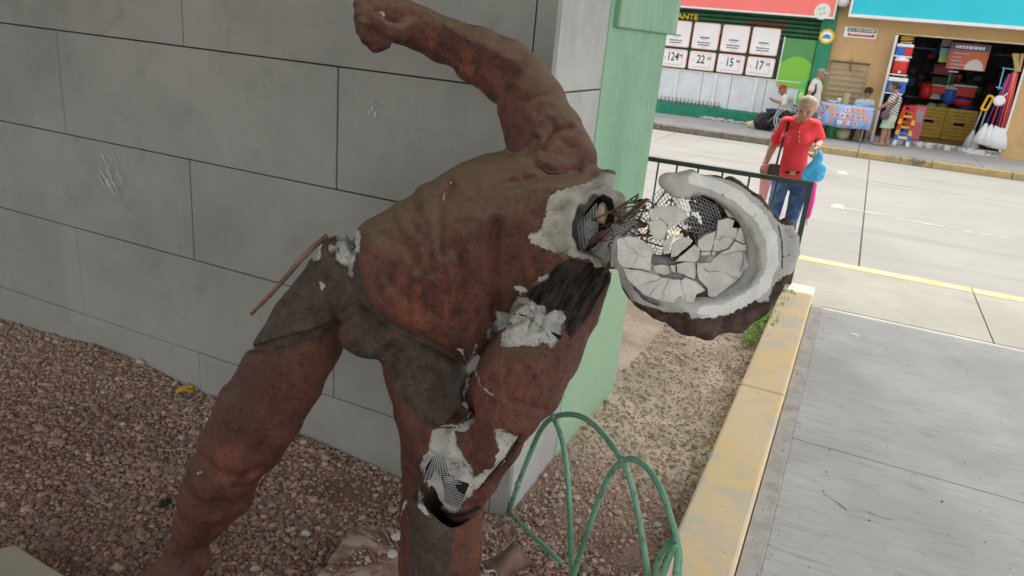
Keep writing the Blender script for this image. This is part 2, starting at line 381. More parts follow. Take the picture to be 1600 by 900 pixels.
pav = bpy.data.objects.new('pavement', None); COL.objects.link(pav); kind(pav)
yj = gz(1420, 735)[1]
rows = [(-3.0, yj - .004), (yj + .004, 6.47)]
for (a, b) in rows:
    for x0, x1 in ((.012, 3.4), (3.41, 6.8), (6.81, 11.0)):
        m = MB(); m.bbox((x0, a, -.25), (x1, b, 0)); obj('slab', m, m_pavement, pav, bevel=.004)
jx = gz(1535, 492)[0]
for x0, x1 in ((-14, -7.6), (-7.595, -4.0), (-3.995, -.36), (-.355, jx - .004), (jx + .004, jx + 2.8), (jx + 2.81, 7.2), (7.21, 11)):
    m = MB(); m.bbox((x0, 6.73 if x1 < -.34 else 6.48, -.25), (x1, 7.93, .002)); obj('slab', m, m_pave_sunlit, pav, bevel=.004)
m = MB(); m.bbox((-14, -4, -.25), (-7.02, 6.72, -.03)); obj('slab', m, m_pavement, pav)
t = NT('kerb_edge_yellow'); wear = t.ramp(t.noise(7, 7, .7), .40, .58)
m_kedge = t.done(t.mix(wear, (.46, .34, .11), (.32, .29, .23)), .85, t.bump(t.noise(120), .2, .003))
for k in range(-7, 6):
    x0 = jx + k * 1.9; m = MB(); m.bbox((x0 + .003, 7.935, -.25), (x0 + 1.897, 8.12, .005)); obj('edge_kerb_stone', m, m_kedge, pav, bevel=.012)
# concrete carriageway slabs
def m_roadf():
    t = NT('road_concrete'); c = (.205, .202, .192)
    a = t.noise(.6, 6, .6); b = t.noise(5, 6, .7, stretch=(.35, 2.5, 1)); g = t.noise(90, 3, .7)
    col = t.mix(t.ramp(a, .3, .7), tuple(x * .9 for x in c), tuple(x * 1.06 for x in c))
    col = t.mix(t.math('MULTIPLY', t.ramp(b, .46, .70), .5), col, (.18, .175, .165))
    col = t.mix(t.math('MULTIPLY', t.ramp(g, .5, .75), .25), col, (.16, .155, .145))
    ty = t.noise(1.1, 5, .6, stretch=(.12, 2.2, 1)); col = t.mix(t.math('MULTIPLY', t.ramp(ty, .50, .68), .45), col, (.145, .14, .13)); bl = t.noise(2.2, 7, .7); col = t.mix(t.math('MULTIPLY', t.ramp(bl, .60, .68), .4), col, (.12, .115, .105))
    return t.done(col, .85, t.bump(g, .35, .004), .25)
m_road = m_roadf()
road = bpy.data.objects.new('road', None); COL.objects.link(road); kind(road)
m = MB(); m.bbox((-40, 8.0, -.31), (40, 18.2, -.045)); obj('road_base', m, m_core, road)
rj = gz(1350, 335, -.02)[0]
for k in range(-9, 9):
    x0 = rj + k * 4.2
    for a, b in ((8.125, 11.3), (11.309, 14.6), (14.609, 17.99)):
        m = MB(); m.bbox((x0 + .007, a, -.1), (x0 + 4.193, b, -.02 if a < 14 else -.018)); obj('road_slab', m, m_road, road, bevel=.006)
m_mark = NT('worn_lane_paint'); wf = m_mark.ramp(m_mark.noise(9, 7, .7), .42, .6)
m_mark = m_mark.done(m_mark.mix(wf, (.30, .298, .285), (.215, .212, .202)), .8)
for (pa, pb) in (((1322, 325), (1384, 336)), ((1400, 341), (1475, 354)), ((1500, 358), (1590, 376)), ((1362, 286), (1470, 303)), ((1188, 239), (1212, 243)), ((1032, 228), (1090, 236))):
    a = gz(*pa, -.014); b = gz(*pb, -.014); yc = (a[1] + b[1]) / 2; m = MB()
    m.bbox((a[0], yc - .04, -.019), (b[0], yc + .04, -.0165)); obj('lane_mark', m, m_mark, road)
m_stud = M('stud_cream', (.82, .78, .55), .4, .05, 20, 0)
for i, (px, py, lb) in enumerate(((1316, 271, 'cream reflective road stud farther from the railing, on the bright concrete road'), (1309, 324, 'cream reflective road stud nearer to the railing, on the bright concrete road'))):
    p = gz(px, py, -.02); m = MB(); m.box((p[0], p[1], -.004), (.17, .13, .034), taper=.6); o = obj('road_stud', m, m_stud, bevel=.006); tag(o, lb, 'road stud', 'road studs')
# far pavement with its patchy yellow kerb
FY0, FY = 18.0, 21.0
m_fpav = m_pave('far_pavement_concrete', (.36, .355, .345))
fp = bpy.data.objects.new('far_pavement', None); COL.objects.link(fp); kind(fp)
for k in range(-8, 8):
    m = MB(); m.bbox((k * 2.4 + .005, FY0 + .19, -.25), (k * 2.4 + 2.395, 24.0, .125)); obj('slab', m, m_fpav, fp, bevel=.006)
t = NT('far_kerb_paint'); fxs = t.n('SeparateXYZ'); t.l(t.pos, fxs.inputs[0]); w1 = t.noise(1.35, 5, .6, stretch=(1, .2, .2)); w2 = t.noise(9, 6, .7)
m_fk = t.done(t.mix(t.ramp(t.math('ADD', t.math('ADD', w1, t.math('MULTIPLY', w2, .35)), t.ramp(fxs.outputs[0], -3.0, -.5, -.12, .10)), .66, .74), t.mix(t.ramp(w2, .4, .65), (.15, .13, .105), (.25, .215, .17)), t.mix(t.ramp(w2, .45, .6), (.46, .33, .13), (.33, .27, .18))), .9, t.bump(w2, .4, .01))
for k in range(-13, 14):
    m = MB(); m.bbox((k * 1.45 + .004, FY0, -.25), (k * 1.45 + 1.446, FY0 + .185, .123 + random.uniform(-.006, .006))); obj('kerb_stone', m, m_fk, fp, bevel=.02)
# ------------------------------------------------------------------ signed-distance sculpting
class Field:
    def __init__(s, lo, hi, h):
        s.lo = np.array(lo, float); s.h = h; s.n = np.maximum(4, np.ceil((np.array(hi) - s.lo) / h).astype(int) + 1)
        s.D = np.full(s.n, .5, np.float32)
        s.ax = [(s.lo[i] + h * np.arange(s.n[i])).astype(np.float32) for i in range(3)]
    def sl(s, lo, hi):
        i = np.clip(np.floor((np.array(lo) - s.lo) / s.h).astype(int), 0, s.n); j = np.clip(np.ceil((np.array(hi) - s.lo) / s.h).astype(int) + 1, 0, s.n)
        return tuple(slice(a, b) for a, b in zip(i, j))
    def _seg(s, a, b, ra, rb, sc, pad):
        r = max(ra, rb); ext = r * np.array(sc) + pad
        sl = s.sl(np.minimum(a, b) - ext, np.maximum(a, b) + ext)
        if any(q.stop <= q.start for q in sl): return None, None
        X = [(s.ax[i][sl[i]] / sc[i]).astype(np.float32).reshape([-1 if k == i else 1 for k in range(3)]) for i in range(3)]
        a = np.array(a) / sc; b = np.array(b) / sc; ba = b - a; bb = float(ba @ ba)
        if bb < 1e-12: t = np.float32(0)
        else: t = np.clip(((X[0] - a[0]) * ba[0] + (X[1] - a[1]) * ba[1] + (X[2] - a[2]) * ba[2]) / bb, 0, 1)
        d = np.sqrt((X[0] - a[0] - t * ba[0]) ** 2 + (X[1] - a[1] - t * ba[1]) ** 2 + (X[2] - a[2] - t * ba[2]) ** 2) - (ra + t * (rb - ra))
        return sl, (d * min(1.0, min(sc) * 1.0 if min(sc) < 1 else 1)).astype(np.float32)
    @staticmethod
    def smin(a, b, k):
        if k <= 0: return np.minimum(a, b)
        h = np.clip(.5 + .5 * (b - a) / k, 0, 1); return b + (a - b) * h - k * h * (1 - h)
    def add(s, P, R, k=.02, sc=(1, 1, 1)):
        P = [np.array(p, float) for p in P]
        R = [R] * len(P) if np.isscalar(R) else R
        if len(P) == 1: P = P * 2; R = list(R) * 2
        for i in range(len(P) - 1):
            sl, d = s._seg(P[i], P[i + 1], R[i], R[i + 1], sc, 2 * k + 3 * s.h)
            if sl: s.D[sl] = s.smin(s.D[sl], d, k)
        return s
    def cut(s, P, R, k=.005, sc=(1, 1, 1)):
        P = [np.array(p, float) for p in P]
        R = [R] * len(P) if np.isscalar(R) else R
        if len(P) == 1: P = P * 2; R = list(R) * 2
        for i in range(len(P) - 1):
            sl, d = s._seg(P[i], P[i + 1], R[i], R[i + 1], sc, 2 * k + 3 * s.h)
            if sl: s.D[sl] = -s.smin(-s.D[sl], d, k)
        return s
    def band(s, w):
        I = np.argwhere(np.abs(s.D) < w); P = (s.lo + I * s.h).astype(np.float32); return tuple(I.T), P
    def noise(s, f, amp, seed=0, w=.03):
        ix, P = s.band(w); s.D[ix] += amp * vnoise(P, f, seed).astype(np.float32); return s
    def mesh(s):
        D = s.D; ins = D < 0; n = s.n
        c = np.zeros(n - 1, np.int8)
        for dx in (0, 1):
            for dy in (0, 1):
                for dz in (0, 1): c += ins[dx:n[0] - 1 + dx, dy:n[1] - 1 + dy, dz:n[2] - 1 + dz]
        cells = np.argwhere((c > 0) & (c < 8)); idx = np.full(n - 1, -1, np.int32); idx[tuple(cells.T)] = np.arange(len(cells))
        acc = np.zeros((len(cells), 3)); cnt = np.zeros(len(cells))
        offs = [(0, 0, 0), (1, 0, 0), (0, 1, 0), (1, 1, 0), (0, 0, 1), (1, 0, 1), (0, 1, 1), (1, 1, 1)]
        val = [D[tuple((cells + o).T)] for o in offs]
        for a in range(8):
            for b in range(a + 1, 8):
                df = [offs[b][i] - offs[a][i] for i in range(3)]
                if sum(map(abs, df)) != 1: continue
                va, vb = val[a], val[b]; m = (va < 0) != (vb < 0)
                t = np.where(m, va / np.where(m, va - vb, 1), 0)
                p = np.array(offs[a])[None] + t[:, None] * np.array(df)[None]; acc += p * m[:, None]; cnt += m
        V = s.lo + (cells + acc / cnt[:, None]) * s.h
        Fs = []
        for ax in range(3):
            sl0 = [slice(None)] * 3; sl1 = [slice(None)] * 3; sl0[ax] = slice(0, -1); sl1[ax] = slice(1, None)
            a = ins[tuple(sl0)]; b = ins[tuple(sl1)]; E = np.argwhere(a != b); u, v = [(1, 2), (2, 0), (0, 1)][ax]
            E = E[(E[:, u] > 0) & (E[:, v] > 0) & (E[:, u] < n[u] - 1) & (E[:, v] < n[v] - 1)]
            o = a[tuple(E.T)]; eu = np.zeros(3, int); ev = np.zeros(3, int); eu[u] = 1; ev[v] = 1
            q = np.stack([idx[tuple((E - eu - ev).T)], idx[tuple((E - ev).T)], idx[tuple(E.T)], idx[tuple((E - eu).T)]], 1)
            q[~o] = q[~o][:, ::-1]; Fs.append(q)
        return V, np.concatenate(Fs)

def cam2world(V): return ORG + V[:, :1] * A0 + V[:, 1:2] * A1 + V[:, 2:3] * A2
def C(*q):                       # chain of (px, py, depth, radius in px) -> camera-frame points and radii
    return [cf(x, y, d) for x, y, d, r in q], [r / FPX * d * SCL for x, y, d, r in q]
def to_px(V): return np.stack([800 + FPX * V[:, 0] / V[:, 2], 450 - FPX * V[:, 1] / V[:, 2]], 1)
def seg_dist(P, poly, closed):
    d = np.full(len(P), 1e9); n = len(poly); tt = np.zeros(len(P))
    for i in range(n if closed else n - 1):
        a = np.array(poly[i], float); b = np.array(poly[(i + 1) % n], float); ba = b - a
        t = np.clip(((P - a) @ ba) / max(1e-9, ba @ ba), 0, 1); q = np.linalg.norm(P - a - t[:, None] * ba, axis=1); d = np.minimum(d, q)
    return d
def inside(P, poly):
    c = np.zeros(len(P), bool); n = len(poly)
    for i in range(n):
        x0, y0 = poly[i]; x1, y1 = poly[(i + 1) % n]
        if y0 == y1: continue
        c ^= ((y0 > P[:, 1]) != (y1 > P[:, 1])) & (P[:, 0] < (x1 - x0) * (P[:, 1] - y0) / (y1 - y0) + x0)
    return c
def patch(P, polys, lines=()):
    # signed px distance: positive inside
    s = np.full(len(P), -30.)
    for poly in polys:
        xs_, ys_ = zip(*poly); m = (P[:, 0] > min(xs_) - 30) & (P[:, 0] < max(xs_) + 30) & (P[:, 1] > min(ys_) - 30) & (P[:, 1] < max(ys_) + 30)
        Q = P[m]; d = seg_dist(Q, poly, True); s[m] = np.maximum(s[m], np.where(inside(Q, poly), d, -d))
    for ln, w in lines:
        s = np.maximum(s, w - seg_dist(P, ln, False))
    return np.clip(s, -30, 30)

# ------------------------------------------------------------------ the statue's body
hst = .0066
S = Field((-1.42, -1.20, 1.66), (.40, 1.06, 2.86), hst)
def ADD(k, sc, *q):
    P, R = C(*q); S.add(P, R, k, sc); return S
TW = (1, 1, .78)
# torso: pelvis, waist, rib cage, breast, shoulder girdle
ADD(.05, TW, (548, 445, 2.0, 72), (615, 438, 1.97, 94), (680, 430, 1.94, 118), (745, 408, 1.90, 120), (815, 365, 1.86, 100), (868, 338, 1.83, 82))
ADD(.05, TW, (575, 470, 1.97, 62), (640, 462, 1.93, 78), (690, 478, 1.90, 78), (722, 505, 1.88, 62))
ADD(.05, TW, (700, 360, 1.93, 78), (770, 335, 1.90, 84), (830, 300, 1.88, 72))
ADD(.04, TW, (800, 420, 1.82, 62), (850, 395, 1.80, 56))
ADD(.03, TW, (840, 345, 1.84, 66), (925, 345, 1.79, 60))                 # neck stump
ADD(.03, TW, (870, 300, 1.86, 46), (950, 285, 1.83, 20))                 # ridge above the neck
ADD(.03, TW, (930, 395, 1.78, 28), (962, 395, 1.76, 22))
# hip on the far side and buttock
ADD(.04, (1, 1, .8), (550, 402, 2.02, 38), (520, 455, 2.0, 36), (496, 495, 1.98, 36))
# raised arm
ADD(.035, (1, 1, .85), (850, 275, 1.86, 58), (858, 240, 1.87, 56), (845, 195, 1.88, 48), (832, 160, 1.89, 45), (818, 132, 1.90, 42))
ADD(.02, (1, 1, .85), (820, 128, 1.90, 38), (790, 112, 1.90, 46), (745, 86, 1.90, 42), (700, 66, 1.90, 33), (655, 44, 1.89, 30), (630, 36, 1.89, 32))
ADD(.02, (1, 1, .9), (838, 150, 1.89, 30), (862, 205, 1.87, 44), (895, 245, 1.86, 38))
ADD(.02, (1, 1, .9), (800, 172, 1.88, 22), (812, 205, 1.87, 26))
# fist
ADD(.012, (1, 1, .9), (625, 32, 1.88, 33), (600, 24, 1.87, 36), (592, 2, 1.87, 30))
for q in (((585, -4, 1.84, 15), (566, 8, 1.82, 14), (568, 26, 1.80, 12), (590, 30, 1.79, 11)), ((588, 14, 1.83, 14), (566, 28, 1.81, 13), (570, 42, 1.79, 12), (594, 44, 1.79, 11)),
          ((592, 30, 1.83, 13), (570, 46, 1.81, 12), (576, 58, 1.79, 11), (598, 56, 1.80, 10)), ((598, 44, 1.84, 12), (580, 62, 1.82, 11), (586, 71, 1.81, 9), (602, 68, 1.81, 9)),
          ((640, 40, 1.86, 16), (622, 52, 1.83, 15), (604, 46, 1.79, 12), (590, 36, 1.77, 10))):
    ADD(.006, (1, 1, 1), *q)
# loincloth
ADD(.02, (1, 1, .8), (562, 488, 1.90, 36), (572, 515, 1.87, 42), (582, 528, 1.87, 33))
ADD(.02, (1, 1, .8), (520, 395, 1.96, 22), (548, 440, 1.92, 22), (575, 482, 1.88, 21), (615, 516, 1.86, 20), (680, 545, 1.84, 16))
# left leg of the picture
ADD(.03, (1, 1, .9), (506, 485, 1.99, 50), (472, 538, 1.98, 57), (440, 590, 1.98, 62), (406, 646, 1.99, 62), (376, 694, 2.01, 57), (356, 726, 2.02, 52))
ADD(.03, (1, 1, .9), (342, 740, 2.03, 50), (322, 778, 2.06, 40), (302, 818, 2.1, 27), (288, 858, 2.14, 24), (266, 900, 2.17, 29), (246, 940, 2.19, 36))
ADD(.02, (1, 1, .9), (374, 748, 2.07, 31), (364, 776, 2.1, 30), (322, 836, 2.14, 15))
ADD(.02, (1, 1, .8), (300, 872, 2.15, 30), (255, 925, 2.13, 42), (205, 985, 2.02, 40), (170, 1010, 1.98, 34))
# short skirt over the thigh: thicker shell cut along its hem
T = Field(S.lo, S.lo + hst * 4, hst); T.n = S.n.copy(); T.D = np.full(S.n, .5, np.float32); T.ax = S.ax
P_, R_ = C((535, 425, 1.99, 46), (514, 468, 1.97, 56), (486, 514, 1.96, 63), (456, 562, 1.96, 64)); T.add(P_, R_, .02, (1, 1, .92))
g = np.meshgrid(*S.ax, indexing='ij', sparse=True)
pxx = 800 + FPX * g[0] / g[2]; pyy = 450 - FPX * g[1] / g[2]
hem = (pyy - (543 - (pxx - 388) * .335 + .0006 * (pxx - 388) * (545 - pxx)))                    # below the hem > 0
T.D = np.maximum(T.D, (hem / FPX * 2.3).astype(np.float32))
S.D = S.smin(S.D, T.D, .004); del T
# right leg of the picture: thigh, knee, back of the leg
ADD(.03, (1, 1, .85), (640, 545, 1.93, 52), (672, 590, 1.89, 66), (690, 640, 1.86, 66), (700, 690, 1.85, 58), (712, 735, 1.85, 48), (722, 785, 1.86, 33))
ADD(.02, (1, 1, .85), (645, 560, 2.0, 38), (655, 640, 2.02, 38), (668, 720, 2.04, 38), (672, 800, 2.05, 46), (668, 880, 2.07, 44), (660, 960, 2.08, 38))
# lower arm mass
ADD(.015, (1, 1, .8), (905, 428, 1.78, 52), (880, 478, 1.76, 56), (842, 540, 1.73, 68), (812, 592, 1.71, 72), (792, 634, 1.71, 56), (774, 690, 1.74, 40), (748, 745, 1.78, 30), (733, 786, 1.82, 22))
ADD(.02, (1, 1, .8), (842, 600, 1.74, 34), (815, 645, 1.76, 28))
ADD(.015, (1, 1, .8), (700, 700, 1.80, 32), (730, 690, 1.77, 40), (770, 690, 1.76, 36), (735, 745, 1.79, 34))
# grooves and ridges of the modelling (px line, width px, depth px; positive cuts in)
def groove(line, w, dep, dmax=9.0, dmin=0):
    xs_, ys_ = zip(*line); m = 4 * w
    sl = S.sl(np.minimum(cf(min(xs_) - m, max(ys_) + m, 1.6), cf(min(xs_) - m, max(ys_) + m, 2.3)), np.maximum(cf(max(xs_) + m, min(ys_) - m, 1.6), cf(max(xs_) + m, min(ys_) - m, 2.3)))
    D = S.D[sl]; X, Y, Z = np.meshgrid(*[S.ax[i][sl[i]] for i in range(3)], indexing='ij')
    k = (np.abs(D) < .03) & (Z < dmax * SCL) & (Z > dmin * SCL); p = np.stack([800 + FPX * X[k] / Z[k], 450 - FPX * Y[k] / Z[k]], 1)
    d = seg_dist(p, line, False); D[k] += (dep / FPX * 2.2 * np.exp(-(d / w) ** 2)).astype(np.float32)
for ln, w, dep in ((((703, 290), (690, 318), (684, 350), (692, 400)), 7, 4), (((775, 350), (770, 400), (774, 450), (778, 480)), 8, 9), (((705, 385), (720, 410), (728, 470), (700, 520)), 10, 3.5),
                   (((640, 300), (650, 340), (660, 380)), 12, 3), (((655, 350), (662, 400), (672, 440)), 9, -3), (((560, 330), (548, 360), (552, 400), (556, 440), (575, 478), (612, 510), (680, 540), (728, 572)), 9, 8),
                   (((735, 570), (722, 545), (700, 520)), 6, -4), (((600, 372), (640, 392), (668, 430)), 12, 3), (((620, 470), (650, 440), (700, 440)), 14, -3), (((600, 430), (640, 470), (690, 500)), 10, 3),
                   (((800, 290), (850, 275), (900, 285), (940, 275)), 8, 4), (((850, 235), (870, 205), (892, 200)), 4, 5), (((798, 240), (822, 232), (838, 214)), 5, 3), (((840, 262), (868, 270), (905, 268)), 7, 5),
                   (((770, 480), (772, 520), (742, 560), (732, 578), (722, 612), (738, 645)), 6, 8), (((690, 110), (740, 100), (795, 120)), 10, 3), (((700, 40), (760, 70), (800, 95)), 8, -2), (((838, 370), (790, 440), (780, 470)), 9, 3),
                   (((725, 610), (715, 650), (700, 670)), 5, 5), (((812, 680), (796, 712), (765, 742), (745, 770)), 4, 6), (((530, 360), (545, 372), (556, 395), (548, 412), (532, 408), (524, 388)), 9, 6),
                   (((540, 366), (546, 392), (552, 402)), 5, -5), (((650, 640), (690, 660), (720, 652)), 6, 5), (((612, 545), (628, 620), (660, 665)), 8, 3), (((560, 505), (556, 540)), 5, 3), (((395, 545), (440, 548), (500, 530), (545, 492)), 5, 5),
                   (((292, 700), (318, 716), (345, 742), (378, 744), (412, 728)), 7, 5), (((300, 686), (322, 700), (350, 722), (380, 726)), 9, -2), (((345, 600), (335, 690)), 10, -3), (((440, 620), (400, 720)), 14, 4), (((470, 640), (425, 725)), 12, -3), (((840, 470), (868, 505)), 4, 3), (((760, 590), (800, 625), (850, 640)), 6, 3)):
    groove(ln, w, dep * 1.15, 1.97 if ln[0][0] > 560 else 9)
for k in range(16):        # bark-like fluting of the stripped upper arm
    a = k / 15; x0 = 868 + 86 * a; groove(((x0 + random.uniform(-3, 3), 412 + 8 * a), (x0 - 32 + 14 * a + random.uniform(-5, 5), 460), (x0 - 52 + 12 * a + random.uniform(-5, 5), 500 + 20 * (1 - a))), 2.6, random.choice((3.5, 2.5, -2.5, 4.5)), 1.9)
# plaster broken away: neck cavity, wounds at the knee and hip
P_, R_ = C((928, 352, 1.72, 36), (900, 352, 1.80, 34)); S.cut(P_, R_, .006, (1, 1, 1))
P_, R_ = C((945, 328, 1.70, 26), (925, 335, 1.78, 24)); S.cut(P_, R_, .006)
S.noise(7, .0028, 1); S.noise(20, .002, 2); S.noise(50, .0018, 5)
# extra ribs and belly folds
for ln, w, dep in (((((640, 345), (662, 372), (672, 410), (668, 440))), 7, 3), (((665, 335), (690, 370), (700, 420)), 7, -4), (((612, 345), (636, 380), (644, 420)), 8, 3), (((592, 420), (604, 452), (640, 486)), 7, -4), (((640, 440), (652, 470), (690, 505)), 6, 3.5), (((700, 440), (712, 480), (722, 530)), 6, 4), (((735, 360), (732, 410), (745, 470)), 8, -4), (((752, 330), (764, 300), (800, 282)), 7, 4), (((718, 545), (738, 500), (762, 480)), 6, 3),
                   (((420, 560), (408, 620), (372, 690)), 9, 4), (((500, 560), (470, 630), (440, 680)), 10, 4), (((345, 700), (352, 730), (342, 760)), 7, -5), (((385, 705), (392, 735), (372, 760)), 7, 4), (((325, 765), (340, 790), (330, 815)), 7, 4), (((660, 60), (710, 88), (760, 130)), 7, 4), (((720, 60), (770, 84), (810, 100)), 7, -4), (((800, 150), (825, 160), (842, 150)), 5, 4), (((830, 180), (838, 205), (850, 225)), 7, -4), (((860, 190), (872, 215), (890, 230)), 6, 4), (((800, 560), (830, 590), (840, 630)), 8, 4), (((640, 580), (662, 630), (690, 650)), 8, 3)): groove(ln, w, dep * .6, 2.2)
def recess(polys, dep, dmax, edge=3.0, rough=0.0, seed=1):
    xs_ = [p[0] for q in polys for p in q]; ys_ = [p[1] for q in polys for p in q]
    sl = S.sl(np.minimum(cf(min(xs_) - 6, max(ys_) + 6, 1.5), cf(min(xs_) - 6, max(ys_) + 6, 2.3)), np.maximum(cf(max(xs_) + 6, min(ys_) - 6, 1.5), cf(max(xs_) + 6, min(ys_) - 6, 2.3)))
    D = S.D[sl]; X, Y, Z = np.meshgrid(*[S.ax[i][sl[i]] for i in range(3)], indexing='ij'); k = (np.abs(D) < .035) & (Z < dmax * SCL); p = np.stack([800 + FPX * X[k] / Z[k], 450 - FPX * Y[k] / Z[k]], 1)
    a = np.clip(patch(p, polys) / edge, 0, 1); D[k] += (a * (dep + rough * vnoise(np.stack([X[k], Y[k], Z[k]], 1), 30, seed))).astype(np.float32)

Z1 = lambda off, sc, pts: [(off[0] + x / sc, off[1] + y / sc) for x, y in pts]
L_chest = Z1((780, 400), 5.622, [(120, 400), (160, 355), (230, 365), (330, 430), (400, 430), (425, 520), (480, 490), (565, 490), (570, 560), (550, 640), (525, 740), (450, 805), (390, 740), (350, 780), (140, 800), (30, 800), (10, 760), (30, 680), (90, 590), (20, 640), (-60, 690), (-110, 720), (-90, 650), (-20, 560), (-40, 480), (90, 500)])
L_knee = Z1((600, 640), 3.4615, [(255, 110), (300, 90), (400, 80), (480, 20), (480, 60), (440, 120), (390, 120), (385, 170), (440, 260), (480, 330), (480, 370), (590, 310), (625, 220), (600, 150), (595, 95), (725, 145), (640, 290), (570, 350), (490, 440), (420, 520), (380, 570), (300, 520), (250, 460), (240, 400), (205, 360), (200, 290), (240, 220)])
L_collar = [(825, 367), (844, 360), (855, 318), (858, 303), (893, 292), (920, 284), (946, 269), (978, 272), (985, 307), (985, 348), (985, 401), (969, 416), (931, 418), (923, 405), (882, 399), (855, 390), (829, 379)]
L_hip = [[(540, 355), (563, 360), (563, 387), (555, 403), (552, 432), (545, 430), (543, 415), (527, 410), (522, 393), (525, 370)], [(513, 380), (522, 385), (520, 398), (511, 395)], [(502, 383), (500, 407), (490, 408), (482, 402)], [(499, 440), (507, 443), (504, 457), (500, 453)], [(543, 345), (552, 350), (545, 354)],
         [(858, 424), (857, 434), (840, 442), (828, 452), (838, 438), (848, 430)], [(803, 447), (815, 446), (826, 455), (812, 460)], [(655, 762), (661, 788), (673, 806), (665, 806), (654, 790)], [(306, 738), (313, 737), (311, 742)], [(596, 20), (602, 16), (600, 26), (590, 30)]]
recess([L_chest], .011, 1.9, 2, .008, 3); recess([L_knee], .012, 1.95, 2, .008, 4); recess(L_hip[:4], .006, 2.02, 2, .008, 5); recess([L_collar], .005, 1.9, 3, .016, 6)
recess(L_hip[5:7], .003, 1.95, 2)
V, Fc = S.mesh()
print('body', len(V))
PX = to_px(V); DP = V[:, 2] / SCL
near = DP < 1.93
def ap(polys, lines=(), cond=None):
    a = patch(PX, polys, lines)
    return a if cond is None else np.where(cond, a, -30.)
white = ap([L_chest, L_knee] + L_hip, [([(718, 545), (728, 562), (733, 570)], 1.3), ([(744, 538), (736, 566), (731, 572)], 1.5), ([(736, 572), (728, 604), (724, 618)], 2.6), ([(724, 618), (727, 632), (735, 646)], .9), ([(744, 582), (750, 602), (764, 614), (796, 630)], .5), ([(606, 564), (598, 561)], 1.6), ([(760, 508), (775, 505)], .8),
                                            ([(624, 805), (634, 784)], 1.2), ([(705, 286), (696, 302), (691, 316)], .3)], DP < 2.02)
grey = ap([L_collar], (), (DP < 1.9))
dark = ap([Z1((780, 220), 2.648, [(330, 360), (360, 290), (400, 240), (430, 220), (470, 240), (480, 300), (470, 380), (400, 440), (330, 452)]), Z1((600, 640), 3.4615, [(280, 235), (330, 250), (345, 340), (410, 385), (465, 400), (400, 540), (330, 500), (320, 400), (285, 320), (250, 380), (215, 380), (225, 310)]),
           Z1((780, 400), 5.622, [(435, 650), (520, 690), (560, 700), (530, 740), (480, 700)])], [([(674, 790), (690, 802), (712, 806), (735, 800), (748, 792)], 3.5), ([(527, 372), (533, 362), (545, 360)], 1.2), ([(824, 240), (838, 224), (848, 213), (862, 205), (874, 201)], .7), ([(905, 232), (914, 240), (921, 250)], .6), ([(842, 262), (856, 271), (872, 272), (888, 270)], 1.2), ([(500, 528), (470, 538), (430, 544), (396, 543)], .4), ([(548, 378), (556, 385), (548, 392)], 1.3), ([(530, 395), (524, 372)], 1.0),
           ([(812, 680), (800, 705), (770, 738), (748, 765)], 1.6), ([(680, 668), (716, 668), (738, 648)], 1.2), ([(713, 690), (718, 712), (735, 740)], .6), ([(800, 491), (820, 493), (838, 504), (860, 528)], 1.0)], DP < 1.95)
wood = ap([[(890, 403), (930, 412), (968, 416), (960, 432), (940, 455), (922, 490), (892, 530), (883, 517), (882, 487), (856, 490), (851, 476), (838, 475), (820, 460), (826, 452), (858, 436), (860, 424)]], (), DP < 1.9)
cover = ap([[(545, 330), (556, 365), (556, 405), (560, 450), (578, 490), (612, 518), (605, 565), (560, 560), (535, 540), (546, 494), (500, 528), (440, 548), (385, 545), (400, 500), (450, 435), (505, 365)]], (), DP > 1.75)
cover = np.maximum(cover, ap([[(600, 520), (680, 548), (735, 572), (728, 610), (716, 655), (690, 668), (668, 668), (640, 640), (612, 600)]], [([(552, 372), (553, 400), (558, 442), (576, 480), (614, 513), (682, 544), (728, 570)], 8)], (DP < 2.0) & (DP > 1.74)))
redz = ap([[(560, 400), (700, 400), (745, 470), (770, 520), (730, 565), (690, 545), (620, 505), (580, 470)], [(640, 20), (720, 70), (780, 120), (780, 170), (700, 110), (650, 70)], [(805, 400), (860, 385), (880, 402), (820, 440)], [(790, 560), (880, 560), (800, 670), (730, 740), (740, 600)], [(320, 700), (400, 715), (400, 760), (320, 760)]])
Vw = cam2world(V)
FB = np.stack([(PX[:, 0] * .83 + PX[:, 1] * .55) / 5.0, (-PX[:, 0] * .55 + PX[:, 1] * .83) / 42.0, 0 * PX[:, 0]], 1)
statue = thing('statue', 'broken reddish brown statue of a leaning man with one raised arm and faceless head', 'statue', tuple(gz(640, 900, .1)))
t = NT('statue_bronze_paint')
n1 = t.noise(5.5, 6, .62); n2 = t.noise(24, 6, .68); n3 = t.noise(90, 5, .7); n4 = t.noise(420, 3, .7)
geo = t.n('NewGeometry'); sz = t.n('SeparateXYZ'); t.l(geo.outputs['Normal'], sz.inputs[0])
n5 = t.noise(210, 4, .75); st = t.noise(16, 6, .7, stretch=(1.4, 1.4, .5))
col = t.mix(t.ramp(n1, .3, .7), (.060, .0235, .0185), (.118, .046, .033))
col = t.mix(t.math('MULTIPLY', t.math('MULTIPLY', t.ramp(t.attr('redz'), -24, 20), t.ramp(st, .44, .68)), .68), col, (.24, .072, .038))
col = t.mix(t.math('MULTIPLY', t.ramp(n2, .52, .70), .75), col, (.018, .011, .011))
cv = t.ramp(t.math('ADD', t.attr('cover'), t.math('MULTIPLY', n2, 6)), 2, 5)
col = t.mix(cv, col, t.mix(t.ramp(n2, .35, .65), (.038, .028, .023), (.074, .055, .043)))
col = t.mix(t.math('MULTIPLY', t.ramp(t.noise(130, 5, .78), .54, .66), .6), col, (.17, .085, .058))
col = t.mix(t.math('MULTIPLY', t.ramp(t.noise(75, 6, .75), .52, .66), .72), col, (.011, .007, .007))
